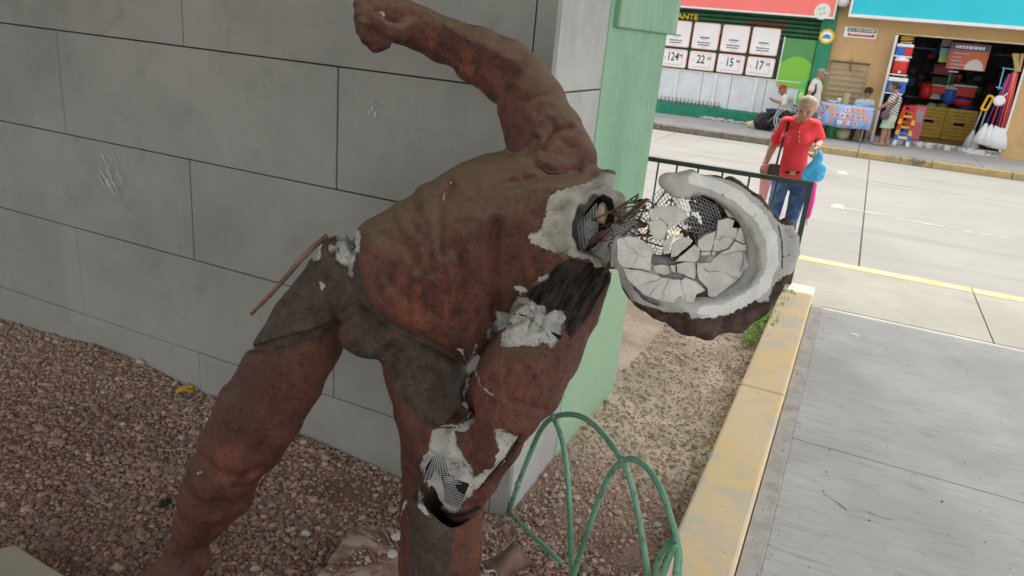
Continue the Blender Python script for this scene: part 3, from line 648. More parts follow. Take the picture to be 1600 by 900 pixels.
# settled dust on what faces up
du = t.math('MULTIPLY', t.ramp(t.math('ADD', sz.outputs[2], t.math('MULTIPLY', t.math('ADD', n2, n3), .5)), .80, 1.34), .95)
du = t.math('MULTIPLY', du, t.math('SUBTRACT', 1.0, t.math('MULTIPLY', cv, .85))); pz = t.n('SeparateXYZ'); t.l(t.pos, pz.inputs[0]); du = t.math('MULTIPLY', du, t.ramp(pz.outputs[2], 1.10, 1.30, .15, 1.0))
col = t.mix(du, col, t.mix(n3, (.105, .068, .044), (.235, .165, .108)))
ed = t.math('MULTIPLY', t.math('SUBTRACT', n3, .5), 7.0); ed2 = t.math('MULTIPLY', t.math('SUBTRACT', n2, .5), 7.0)
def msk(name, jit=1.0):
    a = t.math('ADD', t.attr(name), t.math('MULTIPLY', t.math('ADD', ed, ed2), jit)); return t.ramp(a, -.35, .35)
wd = msk('wood', .7); wn = t.noise(1.0, 5, .62, vec=t.attr('fibre', 'Vector'))
col = t.mix(wd, col, t.mix(t.ramp(t.math('ADD', wn, t.math('MULTIPLY', t.math('SUBTRACT', n2, .5), .5)), .38, .66), (.008, .006, .0055), (.05, .036, .031)))
gm = t.ramp(t.math('ADD', t.math('ADD', t.attr('grey'), t.math('MULTIPLY', t.math('SUBTRACT', t.noise(45, 5, .7), .5), 14.0)), ed), -.3, .5); pl = t.mix(t.ramp(n2, .3, .7), (.29, .275, .24), (.45, .43, .385)); pl = t.mix(t.math('MULTIPLY', t.ramp(n1, .5, .62), .6), pl, (.24, .22, .18))
pl = t.mix(t.math('MULTIPLY', t.ramp(n3, .58, .72), .4), pl, (.52, .51, .47))
ed3 = t.math('MULTIPLY', t.math('SUBTRACT', t.noise(38, 5, .7), .5), 20.0); wm = t.ramp(t.math('ADD', t.math('ADD', t.attr('white'), ed3), ed), -.3, .5); wc = t.mix(t.ramp(n2, .3, .7), (.35, .345, .32), (.48, .475, .445)); wc = t.mix(t.math('MULTIPLY', t.ramp(t.math('ADD', n3, t.math('MULTIPLY', t.math('SUBTRACT', n2, .5), .6)), .54, .68), .8), wc, (.17, .14, .12))
col = t.mix(gm, col, pl); col = t.mix(wm, col, wc)
dm = msk('dark', .25); col = t.mix(dm, col, (.014, .013, .013))  # shade of the neck and knee holes put into the colour; cracks too
h = t.math('ADD', t.math('ADD', t.math('MULTIPLY', n3, 1.0), t.math('MULTIPLY', n2, .8)), t.math('ADD', t.math('MULTIPLY', n5, .55), t.math('MULTIPLY', n4, .3))); h = t.math('ADD', h, t.math('MULTIPLY', wm, .5)); h = t.math('ADD', h, t.math('MULTIPLY', t.math('MULTIPLY', wn, wd), 3.5)); h = t.math('ADD', h, t.math('MULTIPLY', t.math('MULTIPLY', n2, gm), 2.5))
h = t.math('SUBTRACT', h, t.math('MULTIPLY', dm, .8))
m_statue = t.done(col, t.math('ADD', t.ramp(n3, .3, .7, .30, .52), t.math('MULTIPLY', t.math('ADD', wm, t.math('ADD', gm, t.math('MULTIPLY', du, .7))), .4)), t.bump(h, .8, .006), .2)
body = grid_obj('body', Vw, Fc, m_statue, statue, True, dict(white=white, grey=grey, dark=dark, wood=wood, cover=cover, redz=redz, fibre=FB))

# ------------------------------------------------------------------ shin, a hollow tube open at the broken knee
Q = Field((-.40, -1.20, 1.95), (.02, -.50, 2.55), .005)
P_, R_ = C((698, 790, 1.87, 56), (697, 860, 1.89, 57), (694, 960, 1.92, 47), (692, 1060, 1.95, 40)); Q.add(P_, R_, .0, (1, 1, .95))
P_, R_ = C((699, 700, 1.83, 47), (698, 800, 1.87, 48), (697, 870, 1.89, 44), (697, 905, 1.9, 30)); Q.cut(P_, R_, .003, (1, 1, .95))
X, Y, Z = np.meshgrid(*Q.ax, indexing='ij'); px_ = 800 + FPX * X / Z
ct = cf(699, 783, 1.87); up_c = np.array([A0[2], A1[2], A2[2]])                      # world up in the camera frame
hh = (X - ct[0]) * up_c[0] + (Y - ct[1]) * up_c[1] + (Z - ct[2]) * up_c[2]
rim = .012 * np.sin((px_ - 640) / 13.) + .018 * np.cos((px_ - 652) / 30.)
Q.D = np.maximum(Q.D, (hh - rim).astype(np.float32)); Q.noise(14, .003, 4); Q.noise(40, .0015, 9)
Vs, Fs_ = Q.mesh(); PX = to_px(Vs); DP = Vs[:, 2] / SCL; ts = {k: np.full(len(Vs), -30.) for k in ('white', 'grey', 'dark', 'wood', 'cover', 'redz')}
ts['white'] = patch(PX, [[(654, 758), (661, 786), (674, 807), (664, 806), (652, 790)], [(744, 778), (757, 778), (756, 788), (748, 792)]])
ts['cover'] = patch(PX, [[(640, 760), (720, 780), (700, 900), (640, 900)]])
ts['redz'] = patch(PX, [[(700, 800), (760, 780), (760, 880), (710, 860)]])
grid_obj('shin', cam2world(Vs), Fs_, m_statue, statue, True, ts)

# ------------------------------------------------------------------ the head: shell, rim and the cracked face plate
H = Field(cf(935, 560, 1.9) * (1, 1, 0) + (0, 0, 1.62), cf(1270, 245, 1.9) * (1, 1, 0) + (0, 0, 2.35), .0048)
def HA(k, sc, *q): P, R = C(*q); H.add(P, R, k, sc)
HA(.02, (1, 1, .8), (1108, 395, 1.70, 114), (1132, 402, 1.70, 101))
HA(.02, (1, 1, .8), (1040, 425, 1.70, 70), (1090, 438, 1.72, 88))
P_, R_ = C((1108, 393, 1.68, 100), (1132, 402, 1.68, 90)); H.cut(P_, R_, .003, (1, 1, .82))
P_, R_ = C((1040, 418, 1.66, 60), (1090, 426, 1.68, 78)); H.cut(P_, R_, .003, (1, 1, .85))
P_, R_ = C((985, 330, 1.62, 62), (1020, 330, 1.75, 66), (1045, 345, 1.9, 60)); H.cut(P_, R_, .004)
P_, R_ = C((1075, 300, 1.8, 20), (1060, 330, 1.85, 30)); H.cut(P_, R_, .004)
X, Y, Z = np.meshgrid(*H.ax, indexing='ij'); pX = 800 + FPX * X / Z; pY = 450 - FPX * Y / Z
zpl = SCL * (1.637 + .00012 * (pX - 1105))                                            # the broken front lies near this plane
HA(.008, (1, 1, .5), (1000, 425, 1.69, 32), (1050, 448, 1.69, 36), (1110, 440, 1.695, 46), (1150, 420, 1.70, 44), (1150, 385, 1.70, 40), (1120, 400, 1.70, 40))      # backing under the lower plate
rim = [(1048, 287, 13), (1078, 285, 18), (1112, 294, 20), (1148, 313, 23), (1176, 343, 27), (1192, 378, 30), (1194, 412, 30), (1180, 444, 28), (1150, 466, 24), (1116, 478, 21), (1076, 476, 17), (1040, 464, 13), (1010, 446, 12)]
HA(.006, (1, 1, 1.2), *[(x, y, 1.656, r) for x, y, r in rim])
HA(.006, (1, 1, .8), (1043, 282, 1.645, 13), (1062, 290, 1.648, 18), (1090, 302, 1.652, 14))
H.D = np.maximum(H.D, (zpl - Z + .0035 * np.sin(pX / 23.) * np.cos(pY / 17.)).astype(np.float32))
# the inner step of the rim
step = [(1088, 312), (1112, 320), (1140, 336), (1163, 362), (1175, 392), (1176, 418), (1162, 440), (1136, 454), (1104, 461), (1078, 462)]
q_ = np.stack([pX.ravel(), pY.ravel()], 1); mk = (np.abs(H.D) < .03).ravel(); dd = np.full(len(q_), 99.); dd[mk] = seg_dist(q_[mk], step, False)
H.D += (.009 * np.clip(1 - (dd - 9) / 4, 0, 1).reshape(H.D.shape)).astype(np.float32) * (Z < SCL * 1.70)
HA(.004, (1, 1, 1), (1228, 350, 1.67, 11), (1234, 370, 1.67, 14), (1232, 395, 1.67, 14), (1226, 420, 1.67, 12))     # ear lump
HA(.008, (1, 1, 1), (1205, 400, 1.69, 26), (1222, 405, 1.69, 15))
HA(.012, (1, 1, .8), (1008, 474, 1.69, 8), (1030, 486, 1.69, 12), (1065, 498, 1.68, 17), (1104, 508, 1.67, 23), (1148, 498, 1.67, 21), (1184, 478, 1.67, 15), (1206, 452, 1.67, 11), (1222, 414, 1.70, 7))
HA(.006, (1, 1, 1), (1085, 508, 1.66, 16), (1108, 518, 1.66, 12))
HA(.006, (1, 1, .8), (1140, 290, 1.68, 13), (1180, 318, 1.68, 12), (1214, 352, 1.70, 9))
HA(.006, (1, 1, .5), (975, 385, 1.655, 18), (985, 410, 1.655, 24), (1010, 430, 1.655, 20))
HA(.01, (1, 1, .6), (935, 400, 1.735, 18), (962, 400, 1.69, 18), (985, 405, 1.67, 16))        # torn collar that still joins the neck
H.noise(12, .004, 6); H.noise(40, .0036, 7); H.noise(110, .0014, 8)
Vh, Fh = H.mesh(); PX = to_px(Vh); DPh = Vh[:, 2] / SCL; print('head', len(Vh))
outer = [(940, 300), (1030, 262), (1060, 262), (1100, 270), (1150, 285), (1190, 315), (1220, 350), (1250, 355), (1250, 420), (1226, 432), (1208, 446), (1200, 470), (1188, 474), (1168, 464), (1150, 478), (1132, 482), (1118, 497), (1080, 497), (1076, 488), (1040, 488), (1018, 480), (985, 470), (940, 430), (900, 400)]
th = {k: np.full(len(Vh), -30.) for k in ('white', 'grey', 'dark', 'wood', 'cover', 'redz')}
front = DPh < 1.69
th['grey'] = np.where(front, patch(PX, [outer]), -30)
paler = [([(1085, 280), (1115, 288), (1152, 306), (1188, 338), (1206, 374), (1208, 410), (1194, 448), (1162, 470), (1132, 484), (1098, 488)], 9)]
th['white'] = np.where(DPh < 1.662, patch(PX, [], paler), -30)
th['cover'] = np.where(DPh < 1.68, patch(PX, [], [(step, 9.5)]), -30)
th['dark'] = patch(PX, [], [([(1128, 306), (1133, 300), (1140, 296)], .8), ([(1180, 335), (1178, 350)], .8), ([(1216, 352), (1222, 380), (1222, 420)], 1.2), ([(1226, 372), (1246, 368)], .8), ([(1222, 402), (1242, 396)], .8), ([(1190, 472), (1206, 466), (1215, 460)], .8)])
inner = (DPh > 1.69) & inside(PX, [(1000, 260), (1200, 300), (1200, 460), (1100, 480), (980, 420)])
t = NT('cast_plaster'); n1 = t.noise(7, 6, .62); n2 = t.noise(30, 6, .7); n3 = t.noise(120, 5, .72)
pl = t.mix(t.ramp(n1, .3, .7), (.30, .295, .28), (.41, .405, .385)); pl = t.mix(t.math('MULTIPLY', t.ramp(n3, .55, .7), .4), pl, (.24, .235, .22))
br = t.mix(t.ramp(n2, .35, .65), (.030, .018, .016), (.085, .05, .042))
ed = t.math('MULTIPLY', t.math('SUBTRACT', t.math('ADD', n3, n2), 1.0), 8.0)
col = t.mix(t.ramp(t.math('ADD', t.attr('grey'), ed), -.35, .35), br, pl)
wv = t.ramp(t.math('ADD', t.attr('white'), ed), -.35, .6); col = t.mix(t.math('MULTIPLY', wv, .95), col, t.mix(n2, (.52, .52, .505), (.66, .66, .645)))
col = t.mix(t.math('MULTIPLY', t.ramp(t.math('ADD', t.attr('cover'), ed), -.5, 1.5), .85), col, t.mix(n2, (.15, .145, .135), (.23, .225, .21)))
col = t.mix(t.ramp(t.attr('dark'), -.4, .4), col, (.03, .03, .03))
m_head = t.done(col, .85, t.bump(t.math('ADD', n3, t.math('MULTIPLY', n2, 1.2)), .6, .006), .25)
head = grid_obj('head', cam2world(Vh), Fh, m_head, statue, True, th)
m_cast = NT('plaster_fragment'); t = m_cast; n1 = t.noise(14, 6, .62); n3 = t.noise(130, 5, .72)
pl = t.mix(t.ramp(n1, .3, .7), (.38, .37, .345), (.52, .51, .475)); pl = t.mix(t.math('MULTIPLY', t.ramp(n3, .56, .7), .45), pl, (.24, .235, .22))
m_cast = t.done(pl, .88, t.bump(t.math('ADD', n3, t.math('MULTIPLY', n1, 1.5)), .5, .005), .25)
m_wire = M('galvanised_wire', (.42, .43, .44), .45, .1, 40, 0, metal=.6)
m_rust = M('rusty_iron', (.10, .055, .038), .8, .35, 40, .4, 150)
def cw(x, y, d): return at(x, y, d)
def smooth(P, it=2):
    for _ in range(it):
        Q_ = [P[0]]
        for a, b in zip(P[:-1], P[1:]): Q_ += [a * .75 + b * .25, a * .25 + b * .75]
        P = Q_ + [P[-1]]
    return P
# cracked pieces of the face plate: traced outlines, each a thick chip set in the bowl
FR = [Z1((960, 340), 4.5, p) for p in (
    [(590, 160), (640, 120), (715, 95), (700, 175), (680, 235), (610, 235), (585, 195)], [(725, 20), (800, 0), (845, 20), (830, 70), (868, 75), (862, 140), (838, 160), (800, 215), (745, 235), (685, 235), (700, 180), (720, 95)],
    [(875, 75), (940, 55), (1000, 110), (1005, 155), (960, 160), (905, 185), (850, 158)], [(845, 165), (905, 192), (965, 165), (1008, 165), (1020, 300), (1000, 400), (970, 440), (900, 430), (850, 480), (800, 530), (740, 560), (660, 555), (655, 500), (590, 430), (585, 390), (670, 320), (740, 250), (800, 225)],
    [(400, 190), (480, 135), (540, 150), (540, 185), (440, 270), (395, 280)], [(420, 310), (560, 190), (600, 215), (600, 265), (575, 310), (500, 308)], [(435, 330), (500, 312), (570, 315), (575, 400), (560, 435), (490, 400), (440, 385)], [(580, 318), (680, 318), (590, 385), (580, 400)],
    [(340, 165), (420, 125), (395, 190), (388, 235), (340, 240)], [(270, 340), (330, 330), (390, 345), (395, 390), (350, 405), (285, 385)], [(605, 240), (680, 240), (676, 262), (610, 266)], [(685, 240), (712, 240), (705, 262), (682, 262)], [(392, 335), (430, 335), (432, 388), (398, 380)],
    [(20, 150), (115, 130), (200, 160), (268, 210), (260, 280), (250, 375), (180, 360), (60, 350), (20, 300)], [(60, 355), (180, 368), (270, 395), (340, 420), (470, 440), (500, 420), (575, 450), (640, 510), (575, 540), (560, 600), (440, 600), (330, 590), (200, 540), (90, 430)],
    [(235, 30), (330, 5), (370, 60), (385, 75), (330, 165), (280, 150), (250, 90)], [(250, 5), (240, -60), (330, -75), (440, -85), (510, -40), (500, 10), (390, 62), (345, 20), (320, -5)], [(425, 120), (480, 105), (485, 132), (430, 150)], [(780, -80), (830, -110), (890, -120), (920, -60), (925, 0), (860, 5), (800, -5), (770, -60)],
    [(560, 605), (650, 560), (700, 570), (640, 610)], [(300, -100), (330, -60), (290, -50)])]
FRD = {15: 1.655, 16: 1.652, 13: 1.636, 14: 1.645, 18: 1.662}
def split(poly, lim):
    ar = abs(sum(a[0] * b[1] - b[0] * a[1] for a, b in zip(poly, poly[1:] + poly[:1]))) / 2
    if ar < lim: return [poly]
    L = [math.dist(a, b) for a, b in zip(poly, poly[1:] + poly[:1])]; i = max(range(len(poly)), key=lambda k: L[k]); u = random.uniform(.35, .65)
    a = (poly[i][0] + (poly[(i + 1) % len(poly)][0] - poly[i][0]) * u, poly[i][1] + (poly[(i + 1) % len(poly)][1] - poly[i][1]) * u)
    rot = poly[i + 1:] + poly[:i + 1]; j = min(range(1, len(rot) - 1), key=lambda k: math.dist(a, rot[k]) + abs(k - len(rot) / 2) * 14); b = rot[j]
    mid = [(a[0] + (b[0] - a[0]) * q + random.uniform(-3.5, 3.5), a[1] + (b[1] - a[1]) * q + random.uniform(-3.5, 3.5)) for q in (.2, .4, .6, .8)]
    return split([a] + rot[:j + 1] + mid[::-1], lim) + split([b] + rot[j + 1:] + [a] + mid, lim)
FR2 = []
for i, p in enumerate(FR):
    for q in (split(p, 1150) if i not in (3, 15, 16) else split(p, 3600)): FR2.append((i, q))
for i, poly in FR2:
    d0 = FRD.get(i, 1.654 + random.uniform(-.003, .003)); m = MB(); cx = sum(p[0] for p in poly) / len(poly); cy = sum(p[1] for p in poly) / len(poly)
    # roughen the outline
    rp = []
    for k in range(len(poly)):
        a, b = poly[k], poly[(k + 1) % len(poly)]; L = math.hypot(b[0] - a[0], b[1] - a[1]); ns = max(1, int(L / 5))
        for q in range(ns):
            u = q / ns; j = .7 if q else .2
            rp.append((a[0] + (b[0] - a[0]) * u + random.uniform(-j, j), a[1] + (b[1] - a[1]) * u + random.uniform(-j, j)))
    def dep(x, y): return d0 + .00012 * (x - 1105) - .005 * (((x - 1105) / 90) ** 2 + ((y - 395) / 90) ** 2) + random.uniform(-.0012, .0012)
    tilt = (random.uniform(-1, 1) * .00008, random.uniform(-1, 1) * .00008)
    sh = lambda x, y, f: (cx + (x - cx) * f, cy + (y - cy) * f)
    inset = max(.93, 1 - .9 / max(8, math.sqrt(len(rp)) * 6))
    top = [cw(*sh(x, y, inset), dep(x, y) + tilt[0] * (x - cx) + tilt[1] * (y - cy)) for x, y in rp]
    mid = [cw(*sh(x, y, 1.005), dep(x, y) + .0025 + tilt[0] * (x - cx) + tilt[1] * (y - cy)) for x, y in rp]
    bot = [cw(*sh(x, y, .97), dep(x, y) + .016) for x, y in rp]
    n = len(rp); m.add(top + mid + bot, [tuple(range(n - 1, -1, -1)), tuple(range(2 * n, 3 * n))] + [(k, (k + 1) % n, n + (k + 1) % n, n + k) for k in range(n)] + [(n + k, n + (k + 1) % n, 2 * n + (k + 1) % n, 2 * n + k) for k in range(n)])
    obj('plaster_fragment', m, m_cast, statue)
# wire mesh lath: bent sheets of thin wires
def lath(name, quad, nu, nv, d, bulge, r=.0009, parent=statue, wob=.6):
    m = MB(); q = [np.array(p, float) for p in quad]
    def pt(u, v):
        p = q[0] * (1 - u) * (1 - v) + q[1] * u * (1 - v) + q[2] * u * v + q[3] * (1 - u) * v
        return cw(p[0] + wob * math.sin(7 * v + 3 * u), p[1] + wob * math.sin(6 * u + 2 * v), d[0] * (1 - u) * (1 - v) + d[1] * u * (1 - v) + d[2] * u * v + d[3] * (1 - u) * v + bulge * math.sin(PI * u) * math.sin(PI * v))
    for i in range(nu + 1): m.tube([pt(i / nu, k / 8) for k in range(9)], r, 4, False)
    for j in range(nv + 1): m.tube([pt(k / 8, j / nv) for k in range(9)], r, 4, False)
    return kind(obj(name, m, m_wire, parent, True), 'stuff')
lath('wire_mesh', ((975, 345), (1045, 285), (1075, 345), (1010, 405)), 16, 12, (1.69, 1.675, 1.69, 1.68), .02)
lath('wire_mesh', ((1040, 280), (1120, 322), (1140, 372), (1068, 360)), 14, 9, (1.668, 1.675, 1.69, 1.685), .015)
lath('wire_mesh', ((1085, 365), (1180, 325), (1185, 370), (1092, 425)), 17, 11, (1.69, 1.69, 1.70, 1.69), .02)
lath('wire_mesh', ((1010, 385), (1060, 395), (1100, 440), (1030, 425)), 11, 7, (1.685, 1.685, 1.69, 1.68), .01)
lath('wire_mesh', ((903, 350), (932, 318), (934, 362), (908, 394)), 6, 10, (1.765, 1.76, 1.765, 1.77), .0)
lath('wire_mesh', ((925, 390), (965, 352), (985, 362), (940, 402)), 10, 5, (1.745, 1.70, 1.69, 1.74), -.01)
lath('wire_mesh', ((955, 352), (990, 342), (1000, 365), (968, 375)), 9, 6, (1.69, 1.68, 1.675, 1.69), -.008)
lath('wire_mesh', Z1((600, 640), 3.4615, ((275, 235), (335, 245), (420, 400), (215, 390))), 9, 14, (1.772, 1.765, 1.76, 1.79), -.006)
lath('wire_mesh', Z1((600, 640), 3.4615, ((330, 360), (465, 395), (400, 545), (320, 500))), 12, 11, (1.765, 1.765, 1.80, 1.80), -.006)
# dark rubble inside the head
m = MB()
for k in range(60):
    px, py = random.choice(((1090, 320), (1120, 330), (1090, 350), (1105, 368), (1150, 330), (1040, 410), (1070, 420), (1125, 390))); p = cw(px + random.uniform(-22, 22), py + random.uniform(-16, 16), random.uniform(1.73, 1.77)); m.ball(p, random.uniform(.006, .018), 6, 5, (1, .8, .9), .3)
m_rub = M('dark_rubble', (.11, .105, .10), .95, .5, 60, .8, 90)
kind(obj('rubble', m, m_rub, head), 'stuff')
m = MB(); m.ball(cw(940, 334, 1.775), .022, 8, 7, (.8, .8, 1.4), .2); obj('stone_filling', m, M('filling_stone', (.42, .35, .25), .9, .3, 60, .5, 120), statue)
m = MB(); m.ball(cw(924, 360, 1.785), .026, 8, 7, (.8, .8, 1.2), .2); obj('stone_filling', m, M('filling_stone_grey', (.24, .23, .22), .9, .3, 60, .5, 120), statue)
# armature bars and tie wires between neck and head
def bar(pts, r, mat=m_rust, name='armature_rod', par=statue): m = MB(); m.tube([cw(*p) for p in pts], r, 7); return obj(name, m, mat, par, True)
bar([(915, 386, 1.79), (940, 366, 1.75), (965, 357, 1.71), (990, 353, 1.69), (1010, 352, 1.68)], [.013, .012, .010, .008, .006])
m = MB(); a, b = (962, 355, 1.72), (1010, 314, 1.69); m.tube([cw(958, 362, 1.725), cw(975, 345, 1.71), cw(995, 325, 1.70), cw(1012, 311, 1.69)], [.015, .014, .011, .006], 4); obj('armature_strap', m, m_rust, statue)
for pts in ([(925, 345), (945, 335), (965, 325), (985, 312), (998, 303), (993, 312), (984, 318)], [(970, 345), (968, 328), (980, 318), (1000, 312), (1015, 312)], [(978, 352), (970, 340), (976, 325), (990, 322), (1020, 330), (1030, 326)], [(1012, 350), (1020, 356), (1006, 368), (996, 362)],
            [(1000, 372), (1012, 378), (1030, 384), (1042, 386)], [(1020, 325), (1030, 312), (1042, 296), (1048, 280)], [(985, 310), (990, 318), (1008, 312), (1028, 322)], [(995, 330), (1012, 330), (1028, 331)], [(990, 340), (985, 356), (975, 352)], [(1040, 318), (1045, 312), (1052, 314), (1056, 322), (1048, 326)], [(966, 350), (990, 345), (1012, 350)], [(1058, 352), (1070, 360), (1078, 370)],
            [(940, 368), (962, 350), (985, 330), (1010, 322)], [(1008, 352), (1002, 345), (990, 342)]):
    dd = 1.70 if pts[0][0] < 1010 else 1.672
    pts = [(x, y, dd + .02 * math.sin(i * 2.1 + x)) for i, (x, y) in enumerate(pts)]; bar(pts, .0024, name='tie_wire')
rw = random.Random(5)
for k in range(12):
    x0, y0 = rw.uniform(920, 985), rw.uniform(318, 382); x1, y1 = rw.uniform(985, 1040), rw.uniform(306, 372); mx, my = (x0 + x1) / 2 + rw.uniform(-14, 14), (y0 + y1) / 2 + rw.uniform(-16, 16)
    P_ = smooth([cw(x0, y0, rw.uniform(1.71, 1.75)), cw(mx, my, rw.uniform(1.68, 1.72)), cw(x1, y1, rw.uniform(1.66, 1.70)), cw(x1 + rw.uniform(-12, 8), y1 + rw.uniform(-10, 10), 1.68)]); m = MB(); m.tube(P_, rw.uniform(.0013, .0026), 5); obj('tie_wire', m, m_rust, statue, True)
# thin broken rod at the hip
bar([(512, 368, 1.97), (494, 382, 1.965), (470, 406, 1.97), (446, 434, 1.98), (422, 461, 2.0), (392, 491, 2.03)], [.009, .0085, .008, .008, .007, .006], M('rod_brown', (.16, .085, .06), .8, .3, 30, .4, 120), 'hip_rod')
# ------------------------------------------------------------------ the shops across the street
def fx(px, py, Y=FY): p = gy(px, py, Y); return float(p[0]), float(p[2])
PV = .125                                                              # far pavement level
m_gdark = M('shutter_green', (.030, .115, .062), .5, .2, 5, .1, 60)
m_gcol = M('column_green', (.030, .225, .125), .55, .1, 4, .1, 60, dirt=.15)
m_gbase = M('plinth_green', (.022, .21, .125), .65, .14, 4, .2, 50, dirt=.25)
m_tan = m_concrete('tan_plaster', (.52, .345, .17), .06, .08, .15)
m_white = M('white_paint', (.74, .74, .73), .5, .05, 4, .05, 40, dirt=.08)
m_wpanel = M('white_metal_panel', (.66, .69, .72), .5, .06, 3, .05, 40, dirt=.12)
m_red = M('red_sign_face', (.86, .19, .17), .5, .04, 1.5, 0)
m_teal = M('teal_sign_face', (.025, .50, .62), .45, .03, 1.5, 0)
m_black = M('black_paint', (.018, .018, .02), .5, .2, 20, 0)
m_ink = M('print_black', (.03, .03, .04), .6, 0, 5, 0)
m_ink2 = M('print_grey', (.30, .31, .35), .6, 0, 5, 0)
m_yel = M('yellow_enamel', (.72, .50, .03), .5, .08, 6, 0)
m_grey = M('grey_metal', (.30, .31, .32), .45, .1, 10, .05, 50)
m_poster = M('poster_white', (.86, .83, .85), .5, .03, 3, 0)
m_pink = M('poster_pink_edge', (.85, .46, .40), .5, .03, 3, 0)
def text(name, s, p, size, mat, parent=None, ax=1.0, ext=.002, bold=0.0):
    c = bpy.data.curves.new(name, 'FONT'); c.body = s; c.size = size; c.extrude = ext; c.align_x = 'CENTER'; c.align_y = 'CENTER'; c.offset = bold; c.resolution_u = 2
    o = bpy.data.objects.new(name, c); me = bpy.data.meshes.new_from_object(o); bpy.data.objects.remove(o); bpy.data.curves.remove(c)
    me.materials.clear(); me.materials.append(mat); o = bpy.data.objects.new(name, me); COL.objects.link(o)
    o.parent = parent; o.location = Vector(p) - (wloc(parent) if parent else Vector((0, 0, 0))); o.rotation_euler = (PI / 2, 0, 0); o.scale = (ax, 1, 1)
    return o
xcl, _ = fx(1278, 66); xcr, _ = fx(1302, 60)                           # green column
xjl, _ = fx(1384, 128); xjr, _ = fx(1581, 178); zl = fx(1500, 62)[1]     # shop opening
FLR = fx(1480, 226)[1]
xb0, xb4 = fx(1032, 90)[0], fx(1212, 105)[0]; pw = (xb4 - xb0) / 4
zt, zm, zb = fx(1120, 51)[1], fx(1100, 79)[1], fx(1100, 112)[1]
zs = fx(1150, 18.5)[1]; zp = fx(1060, 158)[1]
gs = thing('green_shop', 'green shop front with roller shutter, white panels and price boards across the street', 'shop', (-4, FY, PV))
m = MB(); m.bbox((-16, FY + .06, -.1), (xcl, 28, 6.3)); obj('wall', m, m_gdark, gs)
m = MB(); m.bbox((xcl, FY - .10, -.1), (xcr, 28, 6.3)); obj('column', m, m_gcol, gs)
m = MB(); m.prism([(-16, FY + .05, -.1), (-16, FY - .12, -.1), (-16, FY - .10, zp - .10), (-16, FY - .02, zp - .04), (-16, FY + .05, zp - .04)], (16 + xcl - .012, 0, 0)); obj('plinth', m, m_gbase, gs)
for k in range(16):
    z1 = zs + .45 - k * .105; 
    if z1 < zt - .02: break
    m = MB(); m.prism([(-12, FY + .058, z1), (-12, FY - .015, z1 - .02), (-12, FY - .015, z1 - .075), (-12, FY + .058, z1 - .098)], (12 + xcl - .01, 0, 0)); obj('shutter_slat', m, m_gdark, gs)
px_posts = [fx(q, 135)[0] for q in (1056, 1117, 1181)]; edges = sorted([fx(q, 135)[0] for q in (1030, 1056, 1096, 1117, 1142, 1181, 1197, 1230)] + [xcl - .02, -4.9 - .6, -5.9 - .6, -6.9 - .6])
for a, b in zip(edges[:-1], edges[1:]):
    m = MB(); m.bbox((a + .006, FY - .02, zp - .04), (b - .006, FY + .05, zb - .03)); obj('lower_panel', m, m_wpanel, gs, bevel=.006)
for q in px_posts: m = MB(); m.bbox((q - .035, FY - .055, zp - .05), (q + .035, FY - .022, zb - .03)); obj('post', m, m_white, gs)
m = MB(); m.bbox((-8, FY - .045, zb - .028), (xcl - .015, FY + .04, zb - .004)); obj('rail', m, m_white, gs)
m = MB()
for k in range(18):
    q = fx(1022 + 6.1 * k, 152)[0]; m.box((q, FY - .06, zp + .02), (.014, .014, .15))
m.bbox((fx(1018, 156)[0], FY - .065, zp - .02), (fx(1130, 156)[0], FY - .055, zp - .005)); obj('spike_row', m, m_black, gs)
m = MB(); rr = random.Random(3)
for k in range(46): m.ball((fx(1100 + k * 1.9, 172)[0], FY - rr.uniform(.12, .26), PV + rr.uniform(.0, .05)), rr.uniform(.02, .07), 6, 5, (1.3, .8, .6), .3)
kind(obj('fallen_plaster', m, M('fallen_plaster', (.5, .49, .46), .95, .2, 8, .3), gs), 'stuff')
